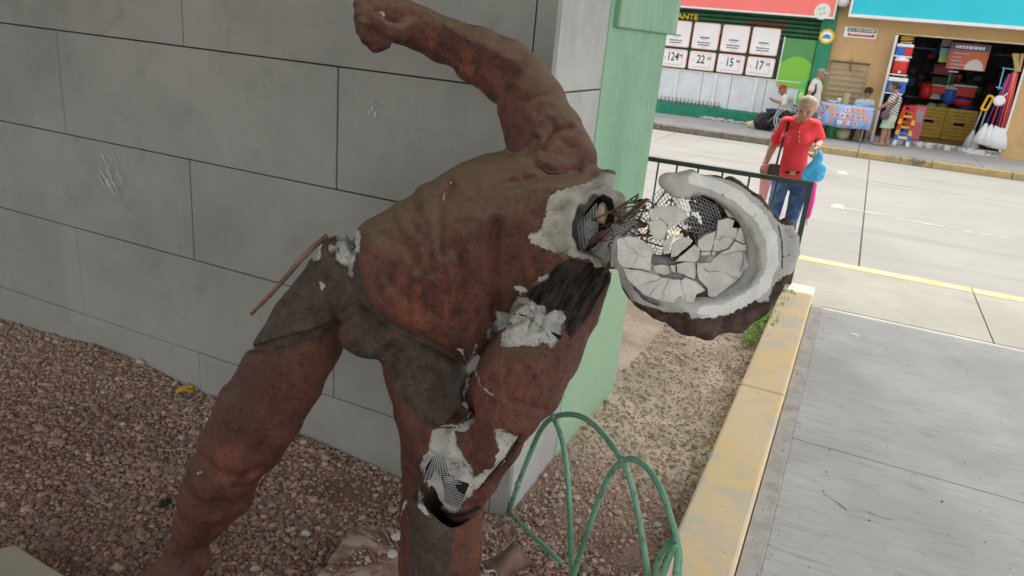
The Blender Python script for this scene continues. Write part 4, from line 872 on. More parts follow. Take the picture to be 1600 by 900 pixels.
# price boards: two rows
nums = {0: ('124', '90'), 1: ('22', '50'), 2: ('15', '90'), 3: ('17', '50')}
for c in range(-1, 4):
    for r in (0, 1):
        x0, x1 = xb0 + c * pw + .03, xb0 + (c + 1) * pw - .03; z1, z0 = (zt + .22, zm + .028) if r == 0 else (zm - .028, zb + .03)
        wh = ('next to the green pillar', 'second from the green pillar', 'second from the green poster', 'next to the green poster')
        if c >= 0: lb = ('product board of the upper row, %s' % wh[c]) if r == 0 else ('white price board reading %s, %s' % (nums[c][0], wh[c]))
        else: lb = ('upper white board mostly hidden behind the green pillar' if r == 0 else 'lower white board mostly hidden behind the green pillar')
        t_ = thing('price_board', lb, 'price board', (x0, FY - .02, z0), 'price boards on the green shop front')
        m = MB(); m.rbox((x0, FY - .045, z0), (x1, FY - .016, z1), .05); obj('backing', m, m_pink, t_)
        m = MB(); m.rbox((x0 + .02, FY - .051, z0 + .02), (x1 - .02, FY - .046, z1 - .02), .045); obj('sheet', m, m_poster, t_)
        xc, zc = (x0 + x1) / 2, (z0 + z1) / 2; tw = x1 - x0
        if r == 0:
            for dz, w, h in ((.05, .24, .035), (-.0, .14, .014), (-.075, .34, .028), (-.135, .30, .028), (-.19, .10, .012)):
                m = MB()
                x_ = -w / 2
                while x_ < w / 2 - .01: 
                    L = rr.uniform(.02, .06); m.bbox((xc - .02 + x_, FY - .055, zc - .09 + dz - h / 2), (xc - .02 + min(x_ + L, w / 2), FY - .0515, zc - .09 + dz + h / 2)); x_ += L + .012
                obj('printed_line', m, m_ink if h > .02 else m_ink2, t_)
        elif c >= 0:
            text('price_figure', nums[c][0], (xc - .03, FY - .053, zc + .03), .30, m_ink, t_, .72, .001, .004)
            text('price_figure', nums[c][1], (xc + .175, FY - .053, zc + .075), .10, m_ink, t_, 1.0, .001, .002)
            m = MB(); m.bbox((xc - .26, FY - .055, zc - .165), (xc + .22, FY - .0515, zc - .155)); m.bbox((xc - .26, FY - .055, zc + .185), (xc + .22, FY - .0515, zc + .191)); m.bbox((xc + .225, FY - .055, zc - .16), (xc + .231, FY - .0515, zc + .19)); obj('printed_line', m, m_ink2, t_)
            text('price_sign', '$', (xc - .235, FY - .053, zc - .0), .07, m_ink2, t_, 1, .001)
# plain stand-in for the figure poster: green field with two hills
t = NT('green_poster'); sx = t.n('SeparateXYZ'); t.l(t.pos, sx.inputs[0])
wv = t.math('ADD', sx.outputs[2], t.math('MULTIPLY', t.math('SINE', t.math('MULTIPLY', sx.outputs[0], 4.2)), .18))
m_gpost = t.done(t.mix(t.ramp(wv, 1.72, 1.76), (.22, .52, .07), (.10, .30, .10)), .5)
x0, x1 = fx(1222, 90)[0], xcl - .02
t_ = thing('poster', 'plain green poster with lighter green hills beside the green column', 'poster', (x0, FY - .02, zb))
m = MB(); m.bbox((x0, FY - .04, zb - .16), (x1, FY - .016, zt + .02)); obj('sheet', m, m_gpost, t_)
m = MB(); m.bbox((x0 - .035, FY - .05, zb - .0), (x0 - .005, FY - .016, zt + .05)); obj('edge_strip', m, m_white, t_)
# badge
bx, bz = fx(1292, 57, FY - .1); t_ = thing('badge', 'round yellow scalloped badge on the green column', 'badge', (bx, FY - .1, bz))
def disc(pts_r, n, y0, y1, cx, cz, scal=0.0): return [(cx + pts_r * (1 + scal * math.cos(9 * 2 * PI * k / n)) * math.cos(2 * PI * k / n), y1, cz + pts_r * (1 + scal * math.cos(9 * 2 * PI * k / n)) * math.sin(2 * PI * k / n)) for k in range(n)], (0, y0 - y1, 0)
m = MB(); m.prism(*disc(.175, 54, FY - .122, FY - .102, bx, bz, .05)); obj('rim', m, m_yel, t_)
m = MB(); m.prism(*disc(.125, 28, FY - .126, FY - .1225, bx, bz)); obj('face', m, m_poster, t_)
m = MB(); m.prism([(bx - .10, FY - .1265, bz - .05), (bx + .10, FY - .1265, bz - .05), (bx + .085, FY - .1265, bz + .015), (bx, FY - .1265, bz + .05), (bx - .085, FY - .1265, bz + .015)], (0, -.003, 0)); obj('emblem', m, M('badge_blue', (.06, .16, .36), .5, 0, 5, 0), t_)
m = MB(); m.bbox((bx - .075, FY - .1325, bz - .035), (bx + .075, FY - .130, bz - .005)); obj('emblem_stripe', m, M('badge_green', (.12, .42, .25), .5, 0, 5, 0), t_)
# yellow lettering and the red lettering on the shutter head
zz = fx(1070, 26)[1]; xx = fx(1072, 27)[0]
t_ = thing('shop_lettering', 'yellow raised letters under the red sign, half hidden by the pillar', 'lettering', (xx, FY - .05, zz))
text('letters', 'FANTE', (xx, FY - .035, zz), .19, m_yel, t_, 1.15, .012, .004)
xx, zz = fx(1200, 37); t_ = thing('shop_lettering', 'red script lettering on the dark green shutter', 'lettering', (xx, FY - .05, zz)); m = MB()
for k in range(15):
    u = k / 14 * .95 - .47; h = .05 if k % 4 else .085; m.tube([(xx + u + .02 * math.cos(a) , FY - .035, zz - .01 * k / 14 + h * .5 * math.sin(a)) for a in np.linspace(0, 2 * PI * .9, 7)], .010, 5)
obj('letters', m, M('red_letters', (.42, .03, .04), .5, .1, 8, 0), t_)
# red sign box
YS = FY - .42
xr, zr = fx(1303, 29, YS); xl = -14
t_ = thing('shop_sign', 'long red sign box with a pale round logo above the green shop', 'sign', (xr, YS, zr))
m = MB(); m.bbox((xl, YS, zr + .03), (xr - .03, FY - .11, zr + 1.35)); obj('box', m, m_red, t_)
m = MB(); m.bbox((xl, YS - .02, zr - .012), (xr, FY - .11, zr + .028)); m.bbox((xr - .028, YS - .02, zr + .03), (xr, FY - .11, zr + 1.38)); obj('trim', m, m_white, t_)
lx, lz = fx(1285, 18, YS); m = MB(); m.prism(*disc(.185, 32, YS - .012, YS - .001, lx, lz)); obj('logo_disc', m, M('logo_pale', (.66, .68, .60), .5, .1, 14, 0), t_)
m = MB()
for a, b in ((-.06, .05), (.05, -.02), (.02, .07), (-.02, -.06)): m.prism(*disc(.026, 10, YS - .016, YS - .0125, lx + a, lz + b))
obj('logo_dot', m, M('logo_green', (.30, .52, .36), .5, 0, 5, 0), t_)
# ---------------- tan shop
ts_ = thing('tan_shop', 'tan plastered shop with a wide open front full of household goods', 'shop', (1.5, FY, PV))
m = MB(); m.bbox((xcr + .004, FY, -.1), (xjl, FY + .22, zl)); m.bbox((xcr + .004, FY, zl), (12, FY + .22, 6.3)); m.bbox((xjr, FY - .06, -.1), (12, FY + .22, zl - .003)); obj('wall', m, m_tan, ts_)
m_int = M('interior_wall', (.13, .13, .14), .9, .15, 3, .1); m_ceil = M('interior_ceiling', (.2, .2, .2), .9)
m = MB(); m.bbox((xjl - .8, FY + .24, 3.2), (xjr + .8, 25.5, 3.35)); obj('ceiling', m, m_ceil, ts_)
m = MB(); m.bbox((xjl - .82, 25.4, 0), (xjr + .82, 25.55, 3.3)); m.bbox((xjl - .95, FY + .222, 0), (xjl - .8, 25.4, 3.3)); m.bbox((xjr + .8, FY + .222, 0), (xjr + .95, 25.4, 3.3)); obj('inner_wall', m, m_int, ts_)
m = MB(); m.bbox((xcr - 6, FY + .3, 3.4), (12, 28, 6.2)); obj('upper_storey', m, m_tan, ts_)
t = NT('brown_tiles'); br_ = t.n('TexBrick'); mp = t.n('Mapping'); mp.inputs['Scale'].default_value = (1, 1, 1); t.l(t.pos, mp.inputs[0]); t.l(mp.outputs[0], br_.inputs[0])
m_ftile = M('brown_floor_tile', (.20, .11, .065), .35, .2, 3, .05)
fl = [(xjl + k * .45, xjl + k * .45 + .443) for k in range(int((xjr - xjl) / .45) + 1)]
for a, b in fl:
    for j in range(5):
        m = MB(); m.bbox((a, FY + .02 + j * .45, 0), (min(b, xjr - .003), FY + .463 + j * .45, FLR)); obj('floor_tile', m, m_ftile, ts_)
m = MB(); m.bbox((xjl - .8, FY + 2.27, 0), (xjr + .8, 25.4, FLR)); obj('floor', m, m_ftile, ts_)
t = NT('worn_step_tile'); w_ = t.noise(6, 5, .65); m_step = t.done(t.mix(t.ramp(w_, .42, .56), (.22, .20, .18), (.60, .62, .62)), .5, t.bump(w_, .3, .01))
k = 0; x_ = xjl - .05
while x_ < xjr - .02:
    m = MB(); m.bbox((x_, FY - .09, PV - .05), (min(x_ + .295, xjr), FY + .017, FLR - .006)); obj('step_tile', m, m_step, ts_, bevel=.006); x_ += .30
m = MB(); m.bbox((xjr - .05, FY - .085, FLR - .02), (xjr - .004, FY - .062, zl - .02)); obj('right_jamb', m, m_white, ts_)
m = MB(); m.bbox((xjl - .02, FY - .06, zl - .0), (xjr + .05, FY - .004, zl + .035)); obj('lintel_strip', m, M('cream_strip', (.62, .52, .36), .6, .1), ts_)
# hatch with ribs and a bolt
hx0, hz0 = fx(1290, 160); hx1, hz1 = fx(1358, 102); hx0 = fx(1292, 130)[0]
m_hatch = M('tan_painted_steel', (.36, .27, .165), .55, .1, 3, .1, 40, dirt=.12)
m = MB(); m.bbox((hx0, FY - .035, PV + .02), (hx1, FY - .003, hz1)); h_ = obj('hatch', m, m_hatch, ts_)
for k in range(7): z = hz1 - .1 - k * .13; m = MB(); m.prism([(hx0 + .03, FY - .036, z), (hx0 + .03, FY - .052, z - .03), (hx0 + .03, FY - .036, z - .09)], (hx1 - hx0 - .06, 0, 0)); obj('rib', m, m_hatch, h_)
m = MB(); m.tube([(hx0 - .02, FY - .05, hz1 + .02), (hx1 + .02, FY - .05, hz1 + .02)], .02, 8); m.tube([(hx0 + .45, FY - .06, hz1 + .10), (hx0 + .45, FY - .06, hz1 - .14), (hx0 + .50, FY - .06, hz1 - .16)], .012, 6); obj('bolt', m, M('dull_bolt', (.14, .10, .06), .6, .2, 20), h_)
# teal sign box
YT = FY - .55
xl2, zl2 = fx(1325, 26, YT); t_ = thing('shop_sign', 'long turquoise sign box with white frame above the tan shop', 'sign', (xl2, YT, zl2))
m = MB(); m.bbox((xl2 + .05, YT, zl2 + .07), (12, FY - .004, zl2 + 1.3)); obj('face', m, m_teal, t_)
m = MB(); m.bbox((xl2, YT - .03, zl2), (12, FY - .005, zl2 + .068)); m.bbox((xl2, YT - .03, zl2 + .07), (xl2 + .048, FY - .005, zl2 + 1.35)); m.bbox((xl2 + .05, YT - .03, zl2 + .98), (12, YT - .004, zl2 + 1.06)); obj('frame', m, m_white, t_)
# wall lamp between the two signs
wx, wz = fx(1317, 4, FY - .2); t_ = thing('wall_lamp', 'round white wall lamp between the red and turquoise signs', 'lamp', (wx, FY, wz))
m = MB(); m.lathe([(.02, -.10), (.09, -.09), (.14, -.03), (.15, .03), (.10, .09), (.02, .11)], (wx, FY - .2, wz), 14); obj('globe', m, m_white, t_, True)
m = MB(); m.bbox((wx - .03, FY - .2, wz + .05), (wx + .03, FY - .002, wz + .09)); obj('bracket', m, m_grey, t_)
# street name plate
x0, z1 = fx(1325, 43); x1, z0 = fx(1367, 60); zmid = z1 - (z1 - z0) * .5
t_ = thing('street_sign', 'green and red street name plate on the tan wall', 'street sign', (x0, FY, z0))
m = MB(); m.bbox((x0 - .06, FY - .02, z0 - .02), (x1 + .02, FY - .003, z1 + .02)); obj('plate', m, m_poster, t_)
m = MB(); m.bbox((x0, FY - .026, zmid + .012), (x1, FY - .0205, z1)); obj('green_field', m, M('sign_green', (.02, .13, .09), .5, 0, 5, 0), t_)
m = MB(); m.bbox((x0 + .03, FY - .026, z0 + .012), (x1 - .02, FY - .0205, zmid - .02)); obj('red_field', m, M('sign_red', (.48, .05, .06), .5, 0, 5, 0), t_)
text('street_name', 'AV. A. RUIZ CORTINES', ((x0 + x1) / 2, FY - .028, zmid + .055), .075, m_poster, t_, .78, .001, .002)
m = MB(); xq = x0 + .08
while xq < x1 - .1: L = rr.uniform(.02, .05); m.bbox((xq, FY - .029, z0 + .05), (xq + L, FY - .0265, z0 + .085)); xq += L + .014
obj('small_print', m, m_poster, t_)
# ---------------- display rack with coolers at the left jamb
YR = FY - .22
def vertical_at(px, py, Y): return fx(px, py, Y)
t_ = thing('display_rack', 'white upright rack holding coolers at the left of the shop door', 'rack', (xjl, YR, PV))
m = MB(); m.bbox((xjl - .03, YR - .03, PV), (xjl + .03, YR + .02, zl - .02)); obj('upright', m, m_white, t_)
sh_z = [fx(1412, q, YR)[1] for q in (88, 117, 147)]
for z in sh_z: m = MB(); m.bbox((xjl + .032, YR - .14, z - .02), (xjl + .42, YR + .16, z + .005)); obj('shelf', m, m_white, t_)
def col(name, c, rough=.4): return M(name, c, rough, .06, 6, 0)
m_blue = col('plastic_blue', (.03, .13, .52)); m_redp = col('plastic_red', (.62, .03, .025)); m_whp = col('plastic_white', (.75, .76, .78)); m_yelp = col('plastic_yellow', (.75, .45, .03)); m_teald = col('plastic_teal', (.05, .30, .33)); m_pinkp = col('plastic_pink', (.52, .12, .18))
m_grn = col('plastic_green', (.05, .30, .10)); m_crate = M('crate_ochre', (.50, .32, .055), .55, .1, 8, .05)
def cooler(lb, x, z, w, h, mb, ml, extra=None, jug=False):
    c = thing('cooler', lb, 'cooler', (x, YR, z), 'coolers on the white rack')
    m = MB()
    if jug: m.lathe([(w * .42, 0), (w * .5, h * .1), (w * .5, h * .62), (w * .46, h * .66)], (x, YR, z), 16); obj('tank', m, mb, c, True); m = MB(); m.lathe([(w * .5, h * .66), (w * .5, h * .78), (w * .36, h * .95), (w * .15, h)], (x, YR, z), 16); obj('lid', m, ml, c, True)
    else: m.box((x, YR, z + h * .36), (w, .24, h * .72)); obj('tank', m, mb, c, bevel=.02); m = MB(); m.box((x, YR, z + h * .86), (w * 1.06, .26, h * .26)); obj('lid', m, ml, c, bevel=.02)
    if extra:
        m = MB(); m.box((x + w * .27, YR - .128, z + h * .36), (w * .46, .012, h * .70)) if not jug else m.box((x, YR - w * .5 - .01, z + h * .12), (.05, .04, .05)); obj('tap' if jug else 'front_panel', m, extra, c)
    m = MB(); m.tube([(x - w * .4, YR, z + h * .8), (x - w * .3, YR, z + h * 1.12), (x + w * .3, YR, z + h * 1.12), (x + w * .4, YR, z + h * .8)], .01, 6); obj('handle', m, m_whp, c)
    return c
cx_ = xjl + .23
cooler('small blue and red cooler on the top shelf of the white rack', cx_, sh_z[0] + .006, .34, .27, m_blue, m_whp, m_redp)
cooler('red drinks jug cooler with a white lid on the middle shelf', cx_, sh_z[1] + .006, .32, .44, m_redp, m_whp, m_whp, True)
cooler('blue cooler with a white lid on the lowest rack shelf', cx_ + .02, sh_z[2] + .006, .40, .36, m_blue, m_whp)
tb = thing('spring_toy', 'small orange wire basket on top of the blue and red cooler', 'basket', (cx_, YR, sh_z[0] + .33)); m = MB()
m.tube([(cx_ + .14 * math.cos(a), YR + .08 * math.sin(a), sh_z[0] + .34 + .05 * a / 6) for a in np.linspace(0, 4 * PI, 26)], .008, 5); obj('wire', m, m_yelp, tb)
# nested plastic stools
sx0, sz0 = fx(1410, 214, FY - .28)
def stool(z, lb, mt, s, first=None):
    w = .36 * s; h = .30; c = thing('stool', lb, 'stool', (sx0, FY - .28, z), 'stack of small plastic stools')
    m = MB(); m.box((sx0, FY - .28, z + h - .015), (w * .82, w * .82, .03)); obj('seat', m, mt, c, bevel=.012)
    for a in (-1, 1):
        for b in (-1, 1): m = MB(); m.prism([(sx0 + a * w * .52, FY - .28 + b * w * .5, z), (sx0 + a * w * .30, FY - .28 + b * w * .5, z), (sx0 + a * w * .24, FY - .28 + b * w * .40, z + h - .031), (sx0 + a * w * .41, FY - .28 + b * w * .40, z + h - .031)], (0, -b * .04, 0)); obj('leg', m, mt, c)
    m = MB(); m.box((sx0, FY - .28 - w * .44, z + h * .62), (w * .5, .018, .05)); obj('apron', m, mt, c); m = MB(); m.box((sx0, FY - .28 + w * .44, z + h * .62), (w * .5, .018, .05)); obj('apron', m, mt, c)
for k, (lb, mt) in enumerate((('white plastic stool at the bottom of the stool stack', m_whp), ('blue plastic stool just above the bottom white stool', m_blue), ('yellow plastic stool in the middle of the stool stack', m_yelp), ('red plastic stool above the yellow one in the stack', m_redp), ('second yellow plastic stool near the top of the stack', m_yelp), ('red plastic stool on top of the stool stack', m_redp))): stool(PV + .004 + k * .125, lb, mt, 1.0 - .004 * k)
pk = thing('storage_box', 'pink plastic storage box behind the stool stack', 'box', (sx0 + .18, FY + .3, FLR)); m = MB(); m.bbox((sx0 + .0, FY + .12, FLR), (sx0 + .38, FY + .5, FLR + .80)); obj('drawer_body', m, m_pinkp, pk, bevel=.02); m = MB(); m.bbox((sx0 + .05, FY + .105, FLR + .42), (sx0 + .33, FY + .119, FLR + .70)); obj('drawer_front', m, m_grey, pk)
# ochre crates
YC = FY + 1.6
for i, (pxa, pxb, pyb, lb) in enumerate(((1426, 1474, 207, 'ochre slatted plastic crate nearer the stools inside the shop'), (1476, 1524, 212, 'ochre slatted plastic crate nearer the mops inside the shop'))):
    xa, xb = fx(pxa, 188, YC)[0], fx(pxb, 192, YC)[0]; zc0 = FLR + .002; zc1 = fx(1475, 168, YC)[1]; H_ = zc1 - zc0
    c = thing('crate', lb, 'crate', ((xa + xb) / 2, YC, zc0), 'ochre plastic crates')
    for z0, z1 in ((0, .12), (.13, .24), (.25, .36), (.37, .46)):
        m = MB(); m.bbox((xa + .03, YC, zc0 + H_ * z0), (xb - .03, YC + .03, zc0 + H_ * z1)); obj('slat', m, m_crate, c, bevel=.005)
    for z0, z1 in ((.47, .55), (.56, .66), (.67, .77), (.78, .88), (.89, 1.0)):
        if z0 == .47:
            for u0, u1 in ((.0, .30), (.70, 1.0)): m = MB(); m.bbox((xa + .03 + (xb - xa - .06) * u0, YC, zc0 + H_ * z0), (xa + .03 + (xb - xa - .06) * u1, YC + .03, zc0 + H_ * z1)); obj('slat', m, m_crate, c, bevel=.005)
        else: m = MB(); m.bbox((xa + .03, YC, zc0 + H_ * z0), (xb - .03, YC + .03, zc0 + H_ * z1)); obj('slat', m, m_crate, c, bevel=.005)
    for x_ in (xa, xb - .035): m = MB(); m.bbox((x_, YC - .012, zc0), (x_ + .035, YC + .45, zc0 + H_)); obj('side', m, m_crate, c, bevel=.006)
    m = MB(); m.bbox((xa + .036, YC + .42, zc0), (xb - .036, YC + .449, zc0 + H_)); m.bbox((xa + .036, YC + .031, zc0 + .01), (xb - .036, YC + .419, zc0 + H_ * .5)); obj('back', m, m_black, c)
# shelving and goods at the back
YB = FY + 2.9
sv = thing('shelving', 'dark wall shelves crowded with small goods at the back of the shop', 'shelving', (1.5, YB, FLR))
for px_, py_, L in ((1430, 74, 1.0), (1590, 88, 1.0), (1478, 116, .75), (1470, 133, .9), (1440, 152, .8)):
    x_, z_ = fx(px_, py_, YB); m = MB(); m.bbox((x_ - L / 2, YB - .2, z_ - .02), (x_ + L / 2, YB + .3, z_ + .01)); obj('shelf', m, m_grey if L != .9 else m_whp, sv)
for px_ in (1482,): x_, z_ = fx(px_, 124, YB); m = MB(); m.bbox((x_ - .025, YB - .21, z_ - .25), (x_ + .02, YB - .18, z_ + .25)); obj('upright', m, m_whp, sv)
for k in range(70):
    x_, z_ = fx(rr.uniform(1420, 1600), rr.uniform(70, 160), YB + .9); cc = (rr.uniform(.01, .10), rr.uniform(.01, .08), rr.uniform(.02, .10)); m = MB(); m.box((x_, YB + .9 + rr.uniform(-.1, .1), z_), (rr.uniform(.06, .22), .1, rr.uniform(.08, .26)))
    obj('package', m, [m_black, m_int, m_gdark, m_ink2, m_blue, m_redp][rr.choice((0, 0, 1, 1, 2, 3, 4, 5))], sv)
def goods(name, lb, cat, px_, py_, Y, w, h, mt, mt2=None, round_=False):
    x_, z_ = fx(px_, py_, Y); c = thing(name, lb, cat, (x_, Y, z_ - h / 2)); m = MB()
    if round_: m.lathe([(w * .36, 0), (w * .46, h * .25), (w * .5, h * .72), (w * .48, h * .74)], (x_, Y, z_ - h / 2), 14); obj('tub', m, mt, c, True); m = MB(); m.lathe([(w * .5, h * .745), (w * .5, h * .82), (w * .2, h * .92), (w * .06, h)], (x_, Y, z_ - h / 2), 14); obj('lid', m, mt2 or mt, c, True)
    else: m.box((x_, Y, z_ - h * .1), (w, .25, h * .8)); obj('tub', m, mt, c, bevel=.015); m = MB(); m.box((x_, Y, z_ + h * .4), (w * 1.05, .27, h * .17)); obj('lid', m, mt2 or mt, c, bevel=.015)
YG = FY + 2.0
goods('pot', 'dark red lidded pot left of the white shelf in the shop', 'pot', 1447, 141, YG, .34, .42, m_redp, m_redp, True)
goods('food_box', 'red box with a white lid above the ochre crates', 'box', 1468, 139, YG, .36, .22, m_redp, m_whp)
goods('food_box', 'white box with dark purple lid under the red box', 'box', 1464, 149, YG + .3, .40, .20, m_whp, M('deep_purple', (.06, .02, .07), .5, 0, 5, 0))
goods('bucket', 'blue bucket with pale lid at the middle of the goods', 'bucket', 1484, 147, YG, .38, .50, m_blue, m_whp, True)
goods('food_box', 'large red box with clear white lid right of the blue bucket', 'box', 1506, 142, YG, .52, .30, m_redp, m_whp)
goods('basin', 'red basin resting below the large red box', 'basin', 1504, 159, YG - .1, .5, .2, m_redp, m_blue, True)
goods('basin', 'navy blue basin just behind the crates', 'basin', 1510, 168, YG - .1, .6, .16, M('navy', (.02, .03, .12), .5, 0, 5, 0), M('navy_lid', (.02, .04, .15), .5, 0, 5, 0), True)
goods('bowl', 'grey rounded bowl on the left crate', 'bowl', 1455, 165, YG - .2, .24, .16, m_grey, m_grey, True)
goods('bowl', 'olive rounded bowl between the two crates', 'bowl', 1472, 166, YG - .2, .26, .16, M('olive', (.16, .17, .06), .6, 0, 5, 0), None, True)
goods('bottle', 'green bottle on the white shelf beside the upright', 'bottle', 1488, 124, YG + .7, .12, .28, m_grn, m_yelp, True)
goods('bottle', 'red bottle with yellow cap on the white shelf', 'bottle', 1497, 125, YG + .7, .12, .26, m_redp, m_yelp, True)
goods('basket', 'dark green tray of goods left on the white shelf', 'tray', 1467, 126, YG + .7, .36, .2, M('dull_green', (.10, .16, .05), .6, .3, 20, 0))
goods('storage_box', 'pink box on the upper shelf below the hanging squares', 'box', 1474, 108, YG + .6, .46, .24, m_pinkp)
# hanging squares and the orange poster
YP = FY + .55
for k, (px_, py_, mt, lb) in enumerate(((1479, 69, m_grey, 'grey square packet hanging left of the orange poster'), (1477, 79, col('pale_cyan', (.25, .52, .55)), 'pale cyan square packet hanging below the grey one'), (1475, 91, col('lime', (.36, .52, .12)), 'lime green square packet hanging lowest of three'))):
    x_, z_ = fx(px_, py_, YP + .3); m = MB(); m.box((x_, YP + .3, z_), (.22, .03, .20)); c = thing('packet', lb, 'packet', (x_, YP + .3, z_)); obj('pack', m, mt, c, bevel=.008); m = MB(); m.box((x_, YP + .3, z_ + .115), (.2, .012, .028)); obj('header_card', m, m_gdark, c)
x0, z1 = fx(1488, 66, YP); x1, z0 = fx(1538, 112, YP)
t_ = thing('poster', 'orange poster with a blue heading hanging in the shop doorway', 'poster', (x0, YP, z0))
t = NT('poster_orange'); sx = t.n('SeparateXYZ'); t.l(t.pos, sx.inputs[0]); m_or = t.done(t.mix(t.ramp(sx.outputs[0], x0 + .1, x0 + .5), (.42, .10, .06), (.55, .14, .05)), .45)
m = MB(); m.bbox((x0, YP - .006, z0), (x1, YP + .006, z1)); obj('sheet', m, m_or, t_)
m = MB(); m.bbox((x0 + .02, YP - .010, z1 - .16), (x1 - .02, YP - .0065, z1 - .02)); obj('heading_band', m, M('poster_blue', (.06, .12, .30), .5, 0, 5, 0), t_)
m = MB(); xq = x0 + .1
while xq < x1 - .12: L = rr.uniform(.03, .09); m.bbox((xq, YP - .0135, z1 - .12), (xq + L, YP - .0105, z1 - .05)); xq += L + .015
obj('heading_letters', m, m_poster, t_)
m = MB()
for k in range(6):
    z_ = z1 - .25 - k * .085; m.bbox((x0 + .08, YP - .010, z_), (x0 + .08 + rr.uniform(.15, .36), YP - .0065, z_ + .035))
obj('printed_line', m, M('poster_mauve', (.40, .30, .38), .5, 0, 5, 0), t_)
xc = x1 - .24; m = MB(); m.prism([(xc + .20 * math.cos(a), YP - .0065, z0 + .01 + .24 * math.sin(a)) for a in np.linspace(0, PI, 18)], (0, -.004, 0)); obj('pale_half_disc', m, M('poster_pale', (.62, .58, .56), .5, 0, 5, 0), t_)
# mops and brooms by the right jamb
YM = FY - .2
def stick(pa, pb, r, mt, name, lb, cat, grp, Ya=YM, Yb=None, head=None):
    a = gy(*pa, Ya); b = gy(*pb, (Yb or Ya) + .12); c = thing(name, lb, cat, tuple(b), grp); m = MB(); m.tube([a, b], r, 8); obj('stick', m, mt, c, True)
    if head: head(c, b, np.array(b) - np.array(a))
    return c
m_mop = M('mop_white', (.72, .72, .74), .8, .08, 30, .4, 60); m_mopg = M('mop_grey', (.42, .43, .45), .8, .1, 30, .4, 60)
def mophead(L, w, mt):
    def f(c, b, d):
        d = d / np.linalg.norm(d); m = MB()
        for k in range(9):
            a = 2 * PI * k / 9; e = np.array([math.cos(a), .6 * math.sin(a), 0]); m.tube([b - d * .02 + e * .012, b + d * L * .4 + e * w * .6, b + d * L + e * w], [.012, .022, .026], 6)
        m.lathe([(.018, -.03), (.035, 0), (w * .75, L * .5), (w * .95, L * .96), (w * .5, L)], b, 10, d); obj('mop_head', m, mt, c, True)
    return f
m_purp = col('stick_purple', (.12, .04, .22)); m_yst = col('stick_yellow', (.75, .52, .03)); m_rst = col('stick_red', (.62, .05, .09)); m_nst = col('stick_navy', (.05, .04, .18)); m_ost = col('stick_coral', (.70, .17, .10))
for (pa, pb, mt, cn) in (((1577, 116, ), (1549, 196), m_rst, 'crimson'), ((1580, 114), (1556, 198), m_nst, 'navy'), ((1584, 112), (1560, 200), m_rst, 'red'), ((1588, 112), (1565, 201), m_ost, 'coral'), ((1590, 114), (1569, 202), m_rst, 'scarlet'), ((1574, 120), (1541, 194), m_purp, 'purple')):
    stick(pa, pb, .022, mt, 'mop', 'mop with a %s stick and white head leaning by the right jamb' % cn, 'mop', 'mops leaning by the right jamb', YM - .02 * random.random(), None, mophead(.46, .13, m_mop))
stick((1586, 112), (1573, 160), .026, m_yst, 'broom_stick', 'yellow broom stick standing among the red mop sticks', 'broom', None)
for (pa, pb, nm) in (((1536, 168), (1521, 205), 'leaning left of the white mop heads'), ((1543, 168), (1528, 210), 'leaning right against the white mop heads')):
    stick(pa, pb, .018, m_grey, 'mop', 'grey string mop %s' % nm, 'mop', 'grey mops', YM + .05, None, mophead(.42, .10, m_mopg))
x_, z_ = fx(1540, 160, YM); c = thing('dustpan', 'yellow plastic dustpan hanging beside the mops', 'dustpan', (x_, YM, z_)); m = MB()
for a, b in (((-.05, -.16), (.02, .16)), ((.02, .16), (.13, .13)), ((.13, .13), (.06, -.17)), ((.06, -.17), (-.05, -.16))): m.tube([(x_ + a[0], YM, z_ + a[1]), (x_ + b[0], YM, z_ + b[1])], .026, 6)
obj('frame', m, m_yelp, c)
x_, z_ = fx(1560, 157, YM); c = thing('brush', 'round white bristle brush hanging among the sticks', 'brush', (x_, YM - .03, z_)); m = MB(); m.lathe([(.02, 0), (.10, .02), (.12, .06), (.08, .10)], (x_, YM - .1, z_), 14, (0, -1, 0)); obj('bristles', m, m_mop, c); m = MB(); m.tube([(x_, YM - .1, z_), (x_ + .12, YM - .08, z_ + .18)], .014, 6); obj('handle', m, m_whp, c)
c = thing('hook_rail', 'light blue wire hook rail above the mops', 'rack', tuple(gy(1570, 108, YM))); m = MB(); m.tube([gy(1569, 106, YM - .04), gy(1560, 140, YM - .04)], .013, 6); m.tube([gy(1556, 136, YM - .04), gy(1566, 138, YM - .04)], .013, 6); m.tube([gy(1566, 106, YM - .04), gy(1594, 110, YM - .04)], .011, 6); obj('rail', m, col('rail_blue', (.12, .45, .62)), c)
c = thing('broom', 'bundle of straw brooms standing upright above the mops', 'broom', tuple(gy(1592, 95, YM))); m = MB()
for k in range(14): m.tube([gy(1588 + rr.uniform(-2, 6), 112, YM + rr.uniform(-.05, .05)), gy(1590 + rr.uniform(-8, 9), 84, YM + rr.uniform(-.05, .05))], [.02, .03], 5)
obj('straw', m, M('straw', (.42, .30, .13), .8, .25, 30, .3), c)
